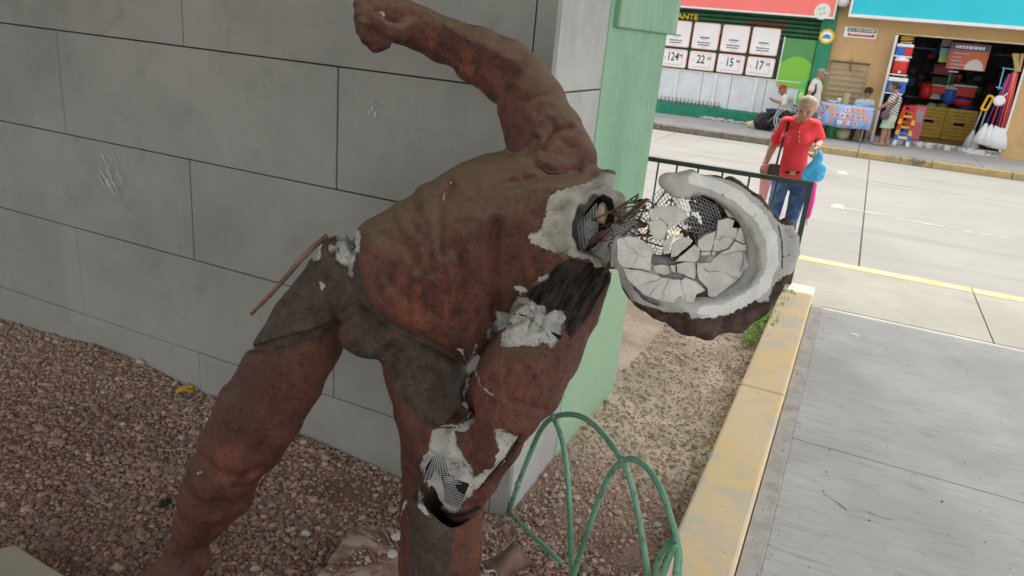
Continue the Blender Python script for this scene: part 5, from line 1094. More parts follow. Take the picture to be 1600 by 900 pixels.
# ---------------- the table
YT2 = FY - 1.15
tx0, tz = fx(1274, 160, YT2); tx1, tz1 = fx(1367, 169, YT2); tz = (tz + tz1) / 2; tzb = fx(1318, 199, YT2)[1]
tb = thing('table', 'folding table under a blue patterned cloth', 'table', ((tx0 + tx1) / 2, YT2 + .3, PV))
m = MB(); m.bbox((tx0 + .02, YT2 + .02, tz - .03), (tx1 - .02, YT2 + .60, tz - .004)); obj('top', m, m_grey, tb)
for x_, y_ in ((tx0 + .12, YT2 + .1), (tx1 - .14, YT2 + .1), (tx0 + .12, YT2 + .52), (tx1 - .14, YT2 + .52)): m = MB(); m.tube([(x_, y_, PV), (x_, y_, tz - .03)], .018, 8); obj('leg', m, m_grey, tb)
m_cloth = M('cloth_blue', (.36, .50, .86), .7, .06, 5, .1, 30)
cl = thing('tablecloth', 'light blue cloth printed with orange and red squares over the table', 'tablecloth', ((tx0 + tx1) / 2, YT2, tz))
n = 40; V_ = []
for i in range(n + 1):
    u = i / n; x_ = tx0 + (tx1 - tx0) * u; w = .012 * math.sin(u * 23) + .008 * math.sin(u * 51)
    V_ += [(x_, YT2 + .62, tz + .001), (x_, YT2 + .005, tz + .001), (x_, YT2 - .02 + w * .3, tz - .03), (x_, YT2 - .03 + w, (tz + tzb) / 2), (x_, YT2 - .035 + w * 1.8, tzb + .012 * math.sin(u * 9))]
m = MB(); m.add(V_, [(i * 5 + j, (i + 1) * 5 + j, (i + 1) * 5 + j + 1, i * 5 + j + 1) for i in range(n) for j in range(4)]); o = obj('cloth', m, m_cloth, cl, True); sol = o.modifiers.new('thick', 'SOLIDIFY'); sol.thickness = .004; sol.offset = -1
pc = [col('print_orange', (.75, .30, .10), .7), col('print_red', (.70, .10, .09), .7), col('print_peach', (.78, .45, .28), .7), col('print_yellow', (.78, .50, .12), .7)]
cols_ = 11
for r in range(3):
    for k in range(cols_):
        if rr.random() < .24: continue
        u = (k + .5 + (r % 2) * .3) / (cols_ + .5); x_ = tx0 + (tx1 - tx0) * u; z_ = tz - .085 - r * (tz - tzb - .08) / 2.8; s = rr.uniform(.048, .066)
        wv = .012 * math.sin(u * 23) + .008 * math.sin(u * 51); y_ = YT2 - .03 + wv * 1.3 - .009
        m = MB(); m.bbox((x_ - s, y_ - .002, z_ - s * .85), (x_ + s, y_, z_ + s * .85)); m.cur = 1; m.prism([(x_ + s * .55 * math.cos(a), y_ - .0025, z_ + s * .5 * math.sin(a)) for a in np.linspace(0, 2 * PI, 9)[:-1]], (0, -.002, 0)); obj('printed_square', m, [pc[2] if rr.random() < .6 else m_poster, pc[rr.choice((0, 0, 1, 3))]], cl)
def onbl(px_, Y): return fx(px_, 160, Y)[0]
x_ = onbl(1321, YT2 + .25); zt_ = fx(1324, 146, YT2 + .25)[1]
c = thing('cup_stack', 'tall stack of pale yellow cups on the blue tablecloth', 'cups', (x_, YT2 + .25, tz)); n_ = 9; hh = (zt_ - tz) / n_
for k in range(n_): m = MB(); m.lathe([(.062, 0), (.075, hh * .96), (.078, hh * .99)], (x_, YT2 + .25, tz + .006 + k * hh), 14); obj('cup', m, M('cup_cream', (.70, .66, .32), .5, .05, 5, 0) if k == 0 else bpy.data.materials['cup_cream'], c, True)
for k, (px_, lb, w) in enumerate(((1301, 'white bowl on the tablecloth left of the cup stack', .13), (1311, 'small clear glass jar beside the cup stack', .06), (1343, 'white plate in front of the seated woman', .12))):
    x_ = onbl(px_, YT2 + .3); c = thing('bowl' if k != 1 else 'jar', lb, ('bowl', 'jar', 'plate')[k], (x_, YT2 + .3, tz)); m = MB(); h_ = (.05, .13, .025)[k]; m.lathe([(w * .5, 0), (w, h_), (w * .93, h_ * 1.02), (w * .45, h_ * .35)], (x_, YT2 + .3, tz + .004), 16); obj('rim', m, m_whp, c, True)
# things under the table
for k, (px_, mt, lb) in enumerate(((1286, M('dark_bottle', (.05, .02, .05), .4, 0, 5, 0), 'dark bottles'), (1309, m_grn, 'green bottles'))):
    c = thing('bottle_crate', 'row of %s standing under the table' % lb, 'bottles', (onbl(px_, YT2 + .3), YT2 + .3, PV))
    for j in range(5): xq = onbl(px_, YT2 + .3) + (j - 2) * .09; m = MB(); m.lathe([(.038, 0), (.04, .26), (.016, .34), (.016, .40)], (xq, YT2 + .3 + .05 * (j % 2), PV), 9); obj('bottle', m, mt, c, True)
x_ = onbl(1328, YT2 + .3); c = thing('bag', 'cream tied bag standing under the table', 'bag', (x_, YT2 + .3, PV)); m = MB(); m.ball((x_, YT2 + .3, PV + .13), .15, 12, 8, (1, .8, .95), .06); obj('sack', m, M('sack_cream', (.40, .36, .22), .8, .1, 12, .2), c, True); m = MB(); m.lathe([(.05, 0), (.03, .06), (.06, .12)], (x_, YT2 + .3, PV + .25), 9); obj('tie', m, bpy.data.materials['sack_cream'], c)
x_ = onbl(1336, YT2 + .45); c = thing('stool', 'grey metal stool under the table by the seated woman', 'stool', (x_, YT2 + .45, PV)); m = MB(); m.box((x_ + .25, YT2 + .95, PV + .44), (.34, .34, .03)); obj('seat', m, m_grey, c)
for a, b in ((-1, -1), (1, -1), (1, 1), (-1, 1)): m = MB(); m.tube([(x_ + .25 + a * .17, YT2 + .95 + b * .17, PV), (x_ + .25 + a * .14, YT2 + .95 + b * .14, PV + .43)], .014, 6); obj('leg', m, m_grey, c)
# black refuse bag and a yellow sack by the wheelchair
def lump(c_, r, sq, seed, mt, name, par):
    V_, F_ = ico(0); f = Field(np.array(c_) - np.array(sq) * r * 1.5, np.array(c_) + np.array(sq) * r * 1.5, r / 16); f.add([c_], [r], .01, sq); f.noise(4.5 / r * .35, r * .14, seed, r); f.noise(16 / r * .3, r * .06, seed + 1, r); v, q = f.mesh(); return grid_obj(name, v, q, mt, par)
YW = FY - .95
x_ = fx(1196, 190, YW)[0]; c = thing('refuse_bag', 'full black plastic bag beside the wheelchair', 'bag', (x_, YW - .1, PV)); lump((x_, YW - .1, PV + .20), .24, (1.15, .9, .95), 4, M('black_plastic', (.016, .014, .02), .28, .1, 10, .3, 30), 'sack', c)
m = MB(); m.lathe([(.05, 0), (.03, .05), (.07, .12)], (x_ + .02, YW - .1, PV + .40), 8); obj('knot', m, bpy.data.materials['black_plastic'], c)
x_ = fx(1178, 196, YW)[0]; c = thing('sack', 'small straw yellow sack beside the black bag', 'sack', (x_, YW - .05, PV)); lump((x_, YW - .05, PV + .08), .14, (1.3, .8, .8), 9, M('straw_sack', (.52, .46, .24), .8, .2, 14, .3, 40), 'cloth', c)
# railing at the end of the bed
m_rail = M('railing_dark', (.030, .055, .045), .4, .25, 8, .15, 90, .5)
YRL = 6.66
ra, rb = gy(1003, 247, YRL), gy(1268, 287, YRL); ztop = float(rb[2])
t_ = thing('railing', 'dark green steel railing at the end of the gravel bed', 'railing', (float(rb[0]), YRL, 0))
m = MB(); m.bbox((-4.2, YRL - .022, ztop - .022), (float(rb[0]) + .02, YRL + .022, ztop + .018)); obj('top_rail', m, m_rail, t_, bevel=.004)
m = MB(); m.bbox((float(rb[0]) - .024, YRL - .020, -.05), (float(rb[0]) + .018, YRL + .020, ztop - .023)); obj('post', m, m_rail, t_, bevel=.003)
for q in (1028, 1057, 1090, 1128, 1170, 1213): 
    x_ = float(gy(q, 262 + (q - 1028) * .15, YRL)[0]); m = MB(); m.tube([(x_, YRL, .09), (x_, YRL, ztop - .023)], .0085, 8); obj('baluster', m, m_rail, t_, True)
m = MB(); m.bbox((-4.2, YRL - .014, .06), (float(rb[0]) - .025, YRL + .014, .088)); obj('bottom_rail', m, m_rail, t_)
for q in (-2.0, -3.6): m = MB(); m.bbox((q - .018, YRL - .018, -.05), (q + .018, YRL + .018, ztop - .023)); obj('post', m, m_rail, t_)
# ---------------- hoop edging, green steel tube
m_hoop = NT('hoop_green'); t = m_hoop; n_ = t.noise(40, 5, .7); m_hoop = t.done(t.mix(t.ramp(n_, .55, .66), t.mix(t.ramp(t.noise(6), .4, .6), (.075, .21, .135), (.12, .29, .19)), (.10, .07, .05)), .42, t.bump(n_, .2, .002), .5)
ga, gb = gz(794, 800, .02), gz(893, 905, .02); hd_ = np.array([gb[0] - ga[0], gb[1] - ga[1], 0]); hd_ /= np.linalg.norm(hd_); hn = np.array([-hd_[1], hd_[0], 0])
def hp(px_, py_, off=0.0): r = ray(px_, py_); tt = ((ga + hn * off - ORG) @ hn) / (r @ hn); return ORG + r * tt
he = thing('hoop_edging', 'bent green tube garden edging of overlapping hoops in front of the pillar', 'garden edging', tuple(gb))
def smooth(P, it=2):
    for _ in range(it):
        Q_ = [P[0]]
        for a, b in zip(P[:-1], P[1:]): Q_ += [a * .75 + b * .25, a * .25 + b * .75]
        P = Q_ + [P[-1]]
    return P
for pts, off in (([(768, 905), (760, 780), (775, 690), (800, 632), (828, 612), (853, 632), (864, 650), (877, 679), (886, 726), (891, 807), (893, 910)], 0), ([(794, 803), (810, 754), (830, 704), (846, 667), (864, 651), (889, 646), (914, 652), (939, 673), (958, 698), (972, 719), (986, 751), (998, 807), (1008, 865), (1014, 915)], .012),
                 ([(893, 912), (905, 868), (914, 844), (939, 769), (958, 732), (976, 718), (992, 716), (1014, 732), (1036, 769), (1051, 819), (1058, 840), (1060, 866), (1055, 900), (1050, 930)], 0), ([(1018, 915), (1028, 875), (1045, 848), (1056, 842), (1062, 860), (1060, 905), (1056, 950)], .012), ([(1034, 905), (1044, 872), (1056, 850)], -.012)):
    P_ = smooth([hp(*p, off) for p in pts]); m = MB(); m.tube(P_, .0105, 9); obj('hoop', m, m_hoop, he, True)
m = MB(); m.tube([hp(794, 800), gz(836, 840, .03) * .5 + hp(836, 840) * .5, gz(878, 880, .03)], .0095, 9); obj('ground_bar', m, m_hoop, he, True)
for p in ((809, 757), (864, 651), (973, 718), (1056, 842)): m = MB(); m.ball(hp(*p), .0145, 8, 6); obj('weld', m, m_hoop, he, True)
# ------------------------------------------------------------------ people
m_skin = M('skin_brown', (.36, .19, .125), .55, .08, 10, .1, 120); m_skin2 = M('skin_tan', (.47, .27, .185), .5, .08, 10, .1, 120)
m_hairb = M('hair_dark', (.022, .016, .013), .6, .3, 60, .4, 120); m_hairg = M('hair_fair_grey', (.40, .30, .21), .6, .3, 70, .5, 140)
m_eye = M('eye_dark', (.02, .015, .012), .2, 0, 5, 0); m_lip = M('lip', (.42, .15, .13), .5, .05, 5, 0); m_shoe = M('shoe_dark', (.03, .028, .03), .5, .1, 10, 0)
m_sclera = M('eye_white', (.30, .20, .155), .3, 0, 5, 0)
def U(v): v = np.array(v, float); return v / np.linalg.norm(v)
def person(lb, J, fwd, s, h, skin, hairmat, top, bottom, sleeve=.5, skirt=None, hair='short', girth=1.0, head_r=None, look=None, shoes=m_shoe, fine=False, topname='shirt', botname='trousers', sitting=False, grp=None, standing=None):
    """J: joints in the place (head centre, neck, chest, waist, pelvis, and per side sh/el/wr/hip/kn/an); s scales 1.7 m."""
    J = {k: np.array(v, float) for k, v in J.items()}; f = U(fwd); up = np.array([0, 0, 1.]); lk = U(look if look is not None else fwd)
    P = thing('person', lb, 'person', tuple(J['base']) if 'base' in J else (float(J['pelvis'][0]), float(J['pelvis'][1]), float(min(J['anL'][2], J['anR'][2]) - .06 * s)), grp)
    pts = np.array([v for k, v in J.items() if k[:2] not in ('hd', 'pn', 'tb', 'cu')]); lo = pts.min(0) - .2 * s; hi = pts.max(0) + .2 * s
    B = Field(lo, hi, h); r = s * girth
    spine = [J['pelvis'], J['waist'], J['chest']]
    side = U(J['shL'] - J['shR']); hr = head_r or .098 * s
    ls = U(np.cross(up, lk)); lu = U(np.cross(lk, ls)); hc = J['head']
    hp_ = lambda a, b, c: hc + ls * a * hr + lk * b * hr + lu * c * hr
    # head: skull, jaw, chin, nose, brow, cheeks, ears
    B.add([hp_(0, -.12, .22)], [hr * .86], .01); B.add([hp_(0, .10, .05), hp_(0, .26, -.50)], [hr * .72, hr * .52], .02 * s); B.add([hp_(0, .46, -.78)], [hr * .27], .02 * s)
    B.add([hp_(0, .78, .12), hp_(0, .98, -.17)], [hr * .10, hr * .16], .012 * s)
    for a in (-1, 1):
        B.add([hp_(.16 * a, .76, .27), hp_(.50 * a, .62, .25)], [hr * .11, hr * .10], .012 * s); B.add([hp_(.40 * a, .52, -.22)], [hr * .26], .02 * s); B.add([hp_(.84 * a, -.08, .14), hp_(.82 * a, -.02, -.18)], [hr * .15, hr * .10], .006 * s)
        B.cut([hp_(.34 * a, .84, .10)], [hr * .14], .012 * s)
    B.add([hp_(-.2, .66, -.50), hp_(.2, .66, -.50)], [hr * .11, hr * .11], .01 * s); B.cut([hp_(-.22, .80, -.50), hp_(.22, .80, -.50)], [hr * .035, hr * .035], .004)
    B.add([hp_(0, -.1, -.3), J['neck']], [.054 * s, .060 * s], .015 * s)
    B.add([J['neck'], J['chest']], [.062 * r, .115 * r], .03 * s); B.add([J['chest'], J['waist'], J['pelvis']], [.128 * r, .115 * r, .128 * r], .03 * s)
    for q in 'LR':
        o = 1 if q == 'L' else -1
        B.add([J['chest'] + side * o * .06 * r, J['sh' + q]], [.10 * r, .058 * r], .03 * s); B.add([J['neck'], J['sh' + q]], [.05 * s, .05 * s], .03 * s)
        B.add([J['sh' + q], J['el' + q], J['wr' + q]], [.056 * r, .042 * r, .028 * s], .012 * s)
        B.add([J['el' + q], J['el' + q] * .65 + J['wr' + q] * .35], [.042 * r, .041 * r], .012 * s)
        B.add([J['pelvis'] + side * o * .05 * r, J['hip' + q]], [.11 * r, .098 * r], .03 * s)
        B.add([J['hip' + q], J['kn' + q], J['an' + q]], [.09 * r, .058 * r, .040 * s], .015 * s); B.add([J['kn' + q] * .8 + J['an' + q] * .2 - f * .012 * s, J['kn' + q] * .45 + J['an' + q] * .55 - f * .012 * s], [.055 * r, .045 * r], .015 * s)
        ff = J.get('toe' + q, J['an' + q] + f * .16 * s - up * .05 * s); B.add([J['an' + q] - up * .03 * s - U(f) * .03 * s, ff], [.038 * s, .030 * s], .015 * s)
        # hand: palm, four fingers of unequal length bent at the knuckle, a thumb off the palm's side
        wd = U(J['wr' + q] - J['el' + q]); hd = U(J.get('hd' + q, wd)); pn = U(J['pn' + q]) if 'pn' + q in J else U(np.cross(hd, side) + 1e-6); ps = U(np.cross(hd, pn)); pn = U(np.cross(ps, hd)); w = J['wr' + q]; k = s
        if 'tb' + q in J and ps @ J['tb' + q] < 0: ps = -ps
        curl = J.get('curl' + q, np.array([.5]))[0] if 'curl' + q in J else .5
        pc = w + hd * .045 * k
        for e in (-.5, .5): B.add([w + ps * e * .02 * k, w + hd * .075 * k + ps * e * .045 * k], [.018 * k, .0135 * k], .008 * k)
        for i, (e, L) in enumerate(((1.0, .068), (.36, .078), (-.30, .072), (-.95, .056))):
            b0 = w + hd * .082 * k + ps * e * .033 * k; a1 = curl * .9; d1 = hd * math.cos(a1) + pn * math.sin(a1) + ps * e * .06; d2 = hd * math.cos(a1 * 2.1) + pn * math.sin(a1 * 2.1)
            b1 = b0 + d1 * L * .5 * k; b2 = b1 + d2 * L * .5 * k; B.add([b0 - hd * .012 * k, b0, b1, b2], [.0098 * k, .0095 * k, .0085 * k, .007 * k], .0025)
        t0 = w + hd * .03 * k + ps * .030 * k; t1 = t0 + (hd * .55 + ps * .75 + pn * .35) * .038 * k; t2 = t1 + (hd * .85 + ps * .15 + pn * .5) * .032 * k; B.add([t0, t1, t2], [.014 * k, .0105 * k, .008 * k], .004)
    v, q = B.mesh(); grid_obj('body', v, q, skin, P)
    # clothing follows the body and stands a little proud of it
    e_ = .012 * s
    T_ = Field(lo, hi, h)
    T_.add([J['neck'] * .55 + J['chest'] * .45, J['chest']], [.098 * r + e_, .128 * r + e_], .03 * s); T_.add([J['chest'], J['waist'], J['waist'] * .35 + J['pelvis'] * .65], [.132 * r + e_, .122 * r + e_, .135 * r + e_], .03 * s)
    for q in 'LR':
        o = 1 if q == 'L' else -1
        T_.add([J['chest'] + side * o * .06 * r, J['sh' + q]], [.104 * r + e_, .060 * r + e_], .03 * s); T_.add([J['neck'] * .8 + J['chest'] * .2, J['sh' + q]], [.052 * s + e_, .052 * s + e_], .03 * s)
        el = J['sh' + q] * (1 - sleeve) + J['el' + q] * sleeve if sleeve <= 1 else J['el' + q]; T_.add([J['sh' + q], el], [.058 * r + e_, .055 * r + e_ * 1.5], .012 * s)
    if fine:
        for o in (-1, 1): T_.add([J['chest'] + side * o * .065 * s + f * .075 * s - up * .02 * s], [.072 * s], .04 * s)
    T_.cut([J['neck'] + up * .05 * s + f * .03 * s, J['neck'] + f * .055 * s], [.052 * s, .045 * s], .01)
    T_.noise(9, .006 * s, 31, .03); T_.noise(24, .003 * s, 32, .03)
    bx = np.meshgrid(*T_.ax, indexing='ij', sparse=True); ax = U(J['waist'] - J['pelvis']); hemp = J['waist'] * .12 + J['pelvis'] * .88
    T_.D = np.maximum(T_.D, -((bx[0] - hemp[0]) * ax[0] + (bx[1] - hemp[1]) * ax[1] + (bx[2] - hemp[2]) * ax[2]).astype(np.float32))
    v, q = T_.mesh(); grid_obj(topname, v, q, top, P)
    L_ = Field(lo, hi, h); L_.add([J['waist'] * .35 + J['pelvis'] * .65, J['pelvis']], [.120 * r + e_ * .6, .132 * r + e_ * .6], .02 * s)
    for q in 'LR':
        o = 1 if q == 'L' else -1
        L_.add([J['pelvis'] + side * o * .05 * r, J['hip' + q]], [.112 * r + e_ * .6, .10 * r + e_ * .6], .03 * s)
        end = J['kn' + q] * (1 - 0) if skirt == 0 else J['an' + q]
        if skirt is None: L_.add([J['hip' + q], J['kn' + q], J['an' + q] + up * .02 * s], [.092 * r + e_ * .8, .064 * r + e_ * .8, .054 * s + e_ * .4], .015 * s)
        else: kk = J['hip' + q] * (1 - skirt) + J['kn' + q] * skirt; L_.add([J['hip' + q], kk], [.10 * r + e_, .105 * r + e_ * 1.5], .06 * s); L_.add([J['pelvis'], (J['knL'] + J['knR']) / 2 * skirt + J['pelvis'] * (1 - skirt)], [.12 * r, .10 * r], .05)
    if skirt is not None:
        hm = (J['knL'] + J['knR']) / 2 * skirt + (J['hipL'] + J['hipR']) / 2 * (1 - skirt); L_.D = np.maximum(L_.D, (hm[2] - bx[2]).astype(np.float32) + 0 * bx[0] + 0 * bx[1]) if not sitting else L_.D
    L_.noise(8, .007 * s, 41, .03); L_.noise(26, .003 * s, 42, .03); v, q = L_.mesh(); grid_obj(botname, v, q, bottom, P)
    for q in 'LR':
        ff = J.get('toe' + q, J['an' + q] + f * .16 * s - up * .05 * s); o = Field(np.minimum(J['an' + q], ff) - .1, np.maximum(J['an' + q], ff) + .1, h * .8); o.add([J['an' + q] - up * .03 * s - U(f) * .04 * s, ff + f * .01], [.045 * s, .036 * s], .015 * s)
        zz_ = min(J['an' + q][2], ff[2]) ; v, qd = o.mesh(); v[:, 2] = np.maximum(v[:, 2], (J['an' + q] - up * .03 * s)[2] - .034 * s); grid_obj('shoe', v, qd, shoes, P)
    if hair:
        G = Field(hc - hr * 2.2, hc + hr * 2.2, h * .8); G.add([hp_(0, -.16, .25)], [hr * .90], .01); G.cut([hp_(0, 1.0, -.22), hp_(0, .72, -.7)], [hr * .80, hr * .8], .012); G.cut([hp_(0, .2, -1.25), hp_(0, -.3, -1.5)], [hr * .75, hr * .8], .012)
        if hair == 'bun': G.add([hp_(0, -1.08, .10), hp_(0, -1.15, -.25)], [hr * .30, hr * .22], .01)
        if hair == 'fringe': G.add([hp_(-.5, .55, .55), hp_(.5, .55, .55)], [hr * .28, hr * .28], .01)
        G.noise(22, .006 * s, 51, .03); v, q = G.mesh(); grid_obj('hair', v, q, hairmat, P)
    for a in (-1, 1):
        m = MB(); m.ball(hp_(.34 * a, .70, .10), hr * .115, 8, 6); e = obj('eye', m, m_sclera if fine else m_eye, P, True)
        if fine: m = MB(); m.ball(hp_(.34 * a, .765, .06), hr * .07, 8, 6); obj('iris', m, m_eye, e, True); m = MB(); m.tube([hp_(.16 * a, .80, .33), hp_(.36 * a, .78, .37), hp_(.56 * a, .62, .30)], hr * .035, 5); obj('eyebrow', m, m_hairg, P, True)
    m = MB(); m.tube([hp_(-.24, .70, -.51), hp_(-.1, .77, -.49), hp_(0, .785, -.505), hp_(.1, .77, -.49), hp_(.24, .70, -.51)], [hr * .03, hr * .055, hr * .06, hr * .055, hr * .03], 6); obj('mouth', m, m_lip, P, True)
    return P, J, hp_, hr
def px(x, y, Y, dz=0): return gy(x, y, Y) + np.array([0, 0, dz])

# the woman in red crossing towards the kerb
YR_ = 7.35
pel = px(1237, 279, YR_); wai = px(1240, 255, YR_ - .02); che = px(1247, 215, YR_ - .02); nk = px(1253, 187, YR_ - .04); hdp = px(1261, 170, YR_ - .09)
zf = .045
J = dict(head=hdp, neck=nk, chest=che, waist=wai, pelvis=pel, shL=px(1272, 198, YR_ - .03), shR=px(1229, 194, YR_ + .02), elL=px(1281, 221, YR_ + .05), wrL=px(1277, 229, YR_ - .17), elR=px(1209, 226, YR_ + .04), wrR=px(1196, 255, YR_ - .10),
         hipL=pel + (.085, -.01, -.05), hipR=pel + (-.085, .01, -.05), knL=pel + (.075, -.10, -.42), knR=pel + (-.09, -.02, -.42), anL=np.array([pel[0] + .07, YR_ - .02, .07]), anR=np.array([pel[0] - .10, YR_ + .10, .07]),
         hdL=(.05, -.35, -.6), pnL=(-.5, -.2, -.5), hdR=(-.1, -.25, -.9), pnR=(.7, -.5, 0), tbR=np.array([.2, -1, .2]), tbL=np.array([-.5, -.8, .3]), base=(pel[0], YR_, 0), curlL=[1.1], curlR=[.8])
m_polo = M('polo_red', (.80, .055, .065), .75, .08, 8, .2, 90); m_jean = NT('jeans_blue'); t = m_jean
m_jean = t.done(t.mix(t.ramp(t.noise(7, 5, .65), .38, .65), (.035, .075, .17), (.12, .22, .40)), .85, t.bump(t.noise(200, 3), .2, .002))
P, J, hp_, hr = person('woman in a red polo shirt and jeans walking towards the railing with a blue bag', J, (-.25, -1, 0), .96, .0085, m_skin2, m_hairg, m_polo, m_jean, .72, None, 'bun', .82, .095, (-.16, -1, -.42), fine=True, topname='polo_shirt', botname='jeans')
fw = U((-.25, -1, 0)); sd_ = U(J['shL'] - J['shR'])
# collar, placket, pockets, belt, strap, waist pouch
m = MB(); n_ = J['neck']
for o in (-1, 1): m.prism([n_ + sd_ * o * .015 + fw * .085 + (0, 0, -.075), n_ + sd_ * o * .085 + fw * .045 + (0, 0, -.01), n_ + sd_ * o * .075 + fw * .0 + (0, 0, .03), n_ + sd_ * o * .045 + fw * .055 + (0, 0, -.005)], fw * .014 + np.array([0, 0, .006]))
obj('collar', m, m_polo, P)
# find the shirt surface by casting along the front
def front(x, y, YY): return gy(x, y, YY)
dg_ = bpy.context.evaluated_depsgraph_get
def snap(x, y, ob, off=.004):
    from mathutils.bvhtree import BVHTree
    if ob not in snap.c:
        me = ob.data; o_ = wloc(ob); snap.c[ob] = BVHTree.FromPolygons([v.co + o_ for v in me.vertices], [p.vertices[:] for p in me.polygons])
    r = Vector(ray(x, y)).normalized(); hit = snap.c[ob].ray_cast(Vector(ORG), r)
    return np.array(hit[0] - r * off) if hit[0] is not None else None
snap.c = {}
shirt = [c for c in P.children if c.name.startswith('polo_shirt')][0]; jeans = [c for c in P.children if c.name.startswith('jeans')][0]
def decal(name, poly, ob, mat, th=.006, off=.004):
    q = [snap(x, y, ob, off) for x, y in poly]
    if any(a is None for a in q): return None
    m = MB(); m.prism(q, -U(ray(*poly[0])) * th); return obj(name, m, mat, P)
m_polo2 = M('polo_red_pocket', (.82, .10, .10), .75, .08, 8, .2, 90)
decal('pocket', [(1222, 209), (1235, 211), (1234, 223), (1222, 221)], shirt, m_polo2); decal('pocket', [(1260, 213), (1270, 213), (1269, 226), (1260, 226)], shirt, m_polo2); decal('placket', [(1248, 203), (1252, 203), (1249, 222), (1245, 222)], shirt, m_polo2)
for y_ in (206, 213, 220):
    b = snap(1249, y_, shirt, .009)
    if b is not None: m = MB(); m.ball(b, .006, 6, 5); obj('button', m, m_whp, P)
pts = [snap(x, y, jeans, .004) for x, y in ((1216, 266), (1222, 268), (1230, 269), (1238, 270), (1247, 269), (1255, 268))]; pts = [p for p in pts if p is not None]
m_leather = M('leather_dark', (.035, .022, .018), .45, .2, 20, 0)
if len(pts) > 2: m = MB(); m.tube(pts, .017, 6); bl = obj('belt', m, m_leather, P); q_ = pts[len(pts) // 2]; m = MB(); m.box(q_ - U(ray(1232, 269)) * .026, (.045, .016, .04)); obj('buckle', m, M('buckle_brass', (.55, .45, .25), .3, .1, 5, 0, metal=.7), bl, bevel=.006)
for pth in ([(1232, 190), (1229, 203), (1224, 218), (1218, 238), (1213, 258)],):
    pts = [snap(x, y, shirt, .006) for x, y in pth]; pts = [p if p is not None else px(*q, YR_ - .16) for p, q in zip(pts, pth)]
    c = thing('shoulder_bag', 'small black shoulder bag on a thin strap at the hip of the woman in red', 'bag', tuple(pts[-1])); m = MB(); m.tube(pts, .010, 6); obj('strap', m, m_leather, c)
    m = MB(); m.box(pts[-1] + np.array([-.01, -.02, -.045]), (.10, .06, .11), .3); obj('pouch', m, m_leather, c, bevel=.015)
# blue carrier bag
t = NT('blue_film'); m_bluebag = t.done(t.mix(t.ramp(t.noise(14, 4), .35, .65), (.03, .38, .75), (.08, .55, .88)), .3, t.bump(t.noise(18, 5, .6), .6, .02), .5)
YB_ = J['wrL'][1] - .03
c = thing('carrier_bag', 'bright blue plastic carrier bag hanging from the hand of the woman in red', 'bag', tuple(px(1279, 238, YB_)))
f = Field(px(1246, 292, YB_) - (.05, .16, .05), px(1298, 226, YB_) + (.05, .16, .05), .009)
f.add([px(1279, 238, YB_), px(1279, 247, YB_)], [.014, .03], .02, (1, .6, 1)); f.add([px(1279, 247, YB_), px(1273, 263, YB_)], [.035, .075], .03, (1, .5, 1)); f.add([px(1263, 273, YB_), px(1278, 272, YB_)], [.055, .068], .02, (1, .5, 1)); f.add([px(1258, 277, YB_), px(1285, 263, YB_)], [.022, .035], .02, (1, .8, 1)); f.add([px(1277, 278, YB_)], [.022], .02)
f.noise(11, .007, 61); f.noise(30, .003, 62); v, q = f.mesh(); grid_obj('bag_body', v, q, m_bluebag, c)
m = MB(); m.tube([px(1277, 231, YB_), px(1278, 239, YB_)], .007, 5); m.tube([px(1280, 231, YB_), px(1280, 239, YB_)], .007, 5); obj('handle_loop', m, m_bluebag, c)
# pink folder, pink umbrella
YF_ = J['wrR'][1] - .05
c = thing('folder', 'pale pink plastic folder held low by the woman in red', 'folder', tuple(px(1195, 285, YF_))); m = MB(); m.prism([px(1190, 257, YF_), px(1207, 257, YF_ - .02), px(1204, 285, YF_), px(1196, 313, YF_ + .02), px(1185, 312, YF_ + .02)], (.004, .02, 0)); obj('sheet', m, M('folder_pink', (.78, .36, .40), .4, .05, 5, 0), c)
YU = YR_ - .10
c = thing('umbrella', 'furled hot pink umbrella hanging beside the leg of the woman in red', 'umbrella', tuple(px(1268, 290, YU))); m = MB(); m.tube([px(1271, 276, YU), px(1270, 288, YU), px(1266, 315, YU), px(1262, 338, YU), px(1261, 342, YU)], [.012, .035, .036, .022, .008], 8); obj('cloth', m, M('umbrella_pink', (.78, .03, .28), .6, .08, 20, .3, 60), c, True); m = MB(); m.tube([px(1261, 341, YU), px(1260, 352, YU)], .006, 6); obj('tip', m, m_grey, c); m = MB(); m.tube([px(1271, 277, YU), px(1272, 268, YU)], .012, 6); obj('handle', m, m_black, c)

# far pavement people
F0 = PV
def foot(x, Y, z=F0): return np.array([x, Y, z + .07])
# seated woman at the table
Y0 = FY - .42
hd_ = px(1357, 145, Y0); J = dict(head=hd_, neck=px(1352, 155, Y0), chest=px(1351, 163, Y0), waist=px(1349, 171, Y0), pelvis=px(1347, 181, Y0 + .02), shL=px(1362, 160, Y0), shR=px(1341, 159, Y0), elL=px(1362, 170, Y0 - .06), wrL=px(1351, 170, Y0 - .26), elR=px(1335, 168, Y0 - .06), wrR=px(1331, 165, Y0 - .22))
pl_ = J['pelvis']; J.update(hipL=pl_ + (.09, -.02, -.02), hipR=pl_ + (-.09, -.02, -.02), knL=pl_ + (.10, -.40, -.03), knR=pl_ + (-.10, -.40, -.03), anL=np.array([pl_[0] + .12, pl_[1] - .38, F0 + .07]), anR=np.array([pl_[0] - .12, pl_[1] - .38, F0 + .07]), base=(pl_[0], pl_[1], F0))
person('seated girl with dark hair in a light blue top behind the patterned table', J, (-.1, -1, 0), .86, .011, m_skin, m_hairb, M('top_lightblue', (.42, .56, .62), .8, .06, 8, .2), M('leggings_black', (.03, .03, .035), .8, .1), .35, None, 'fringe', 1.0, .115, (-.15, -1, -.5), sitting=True)
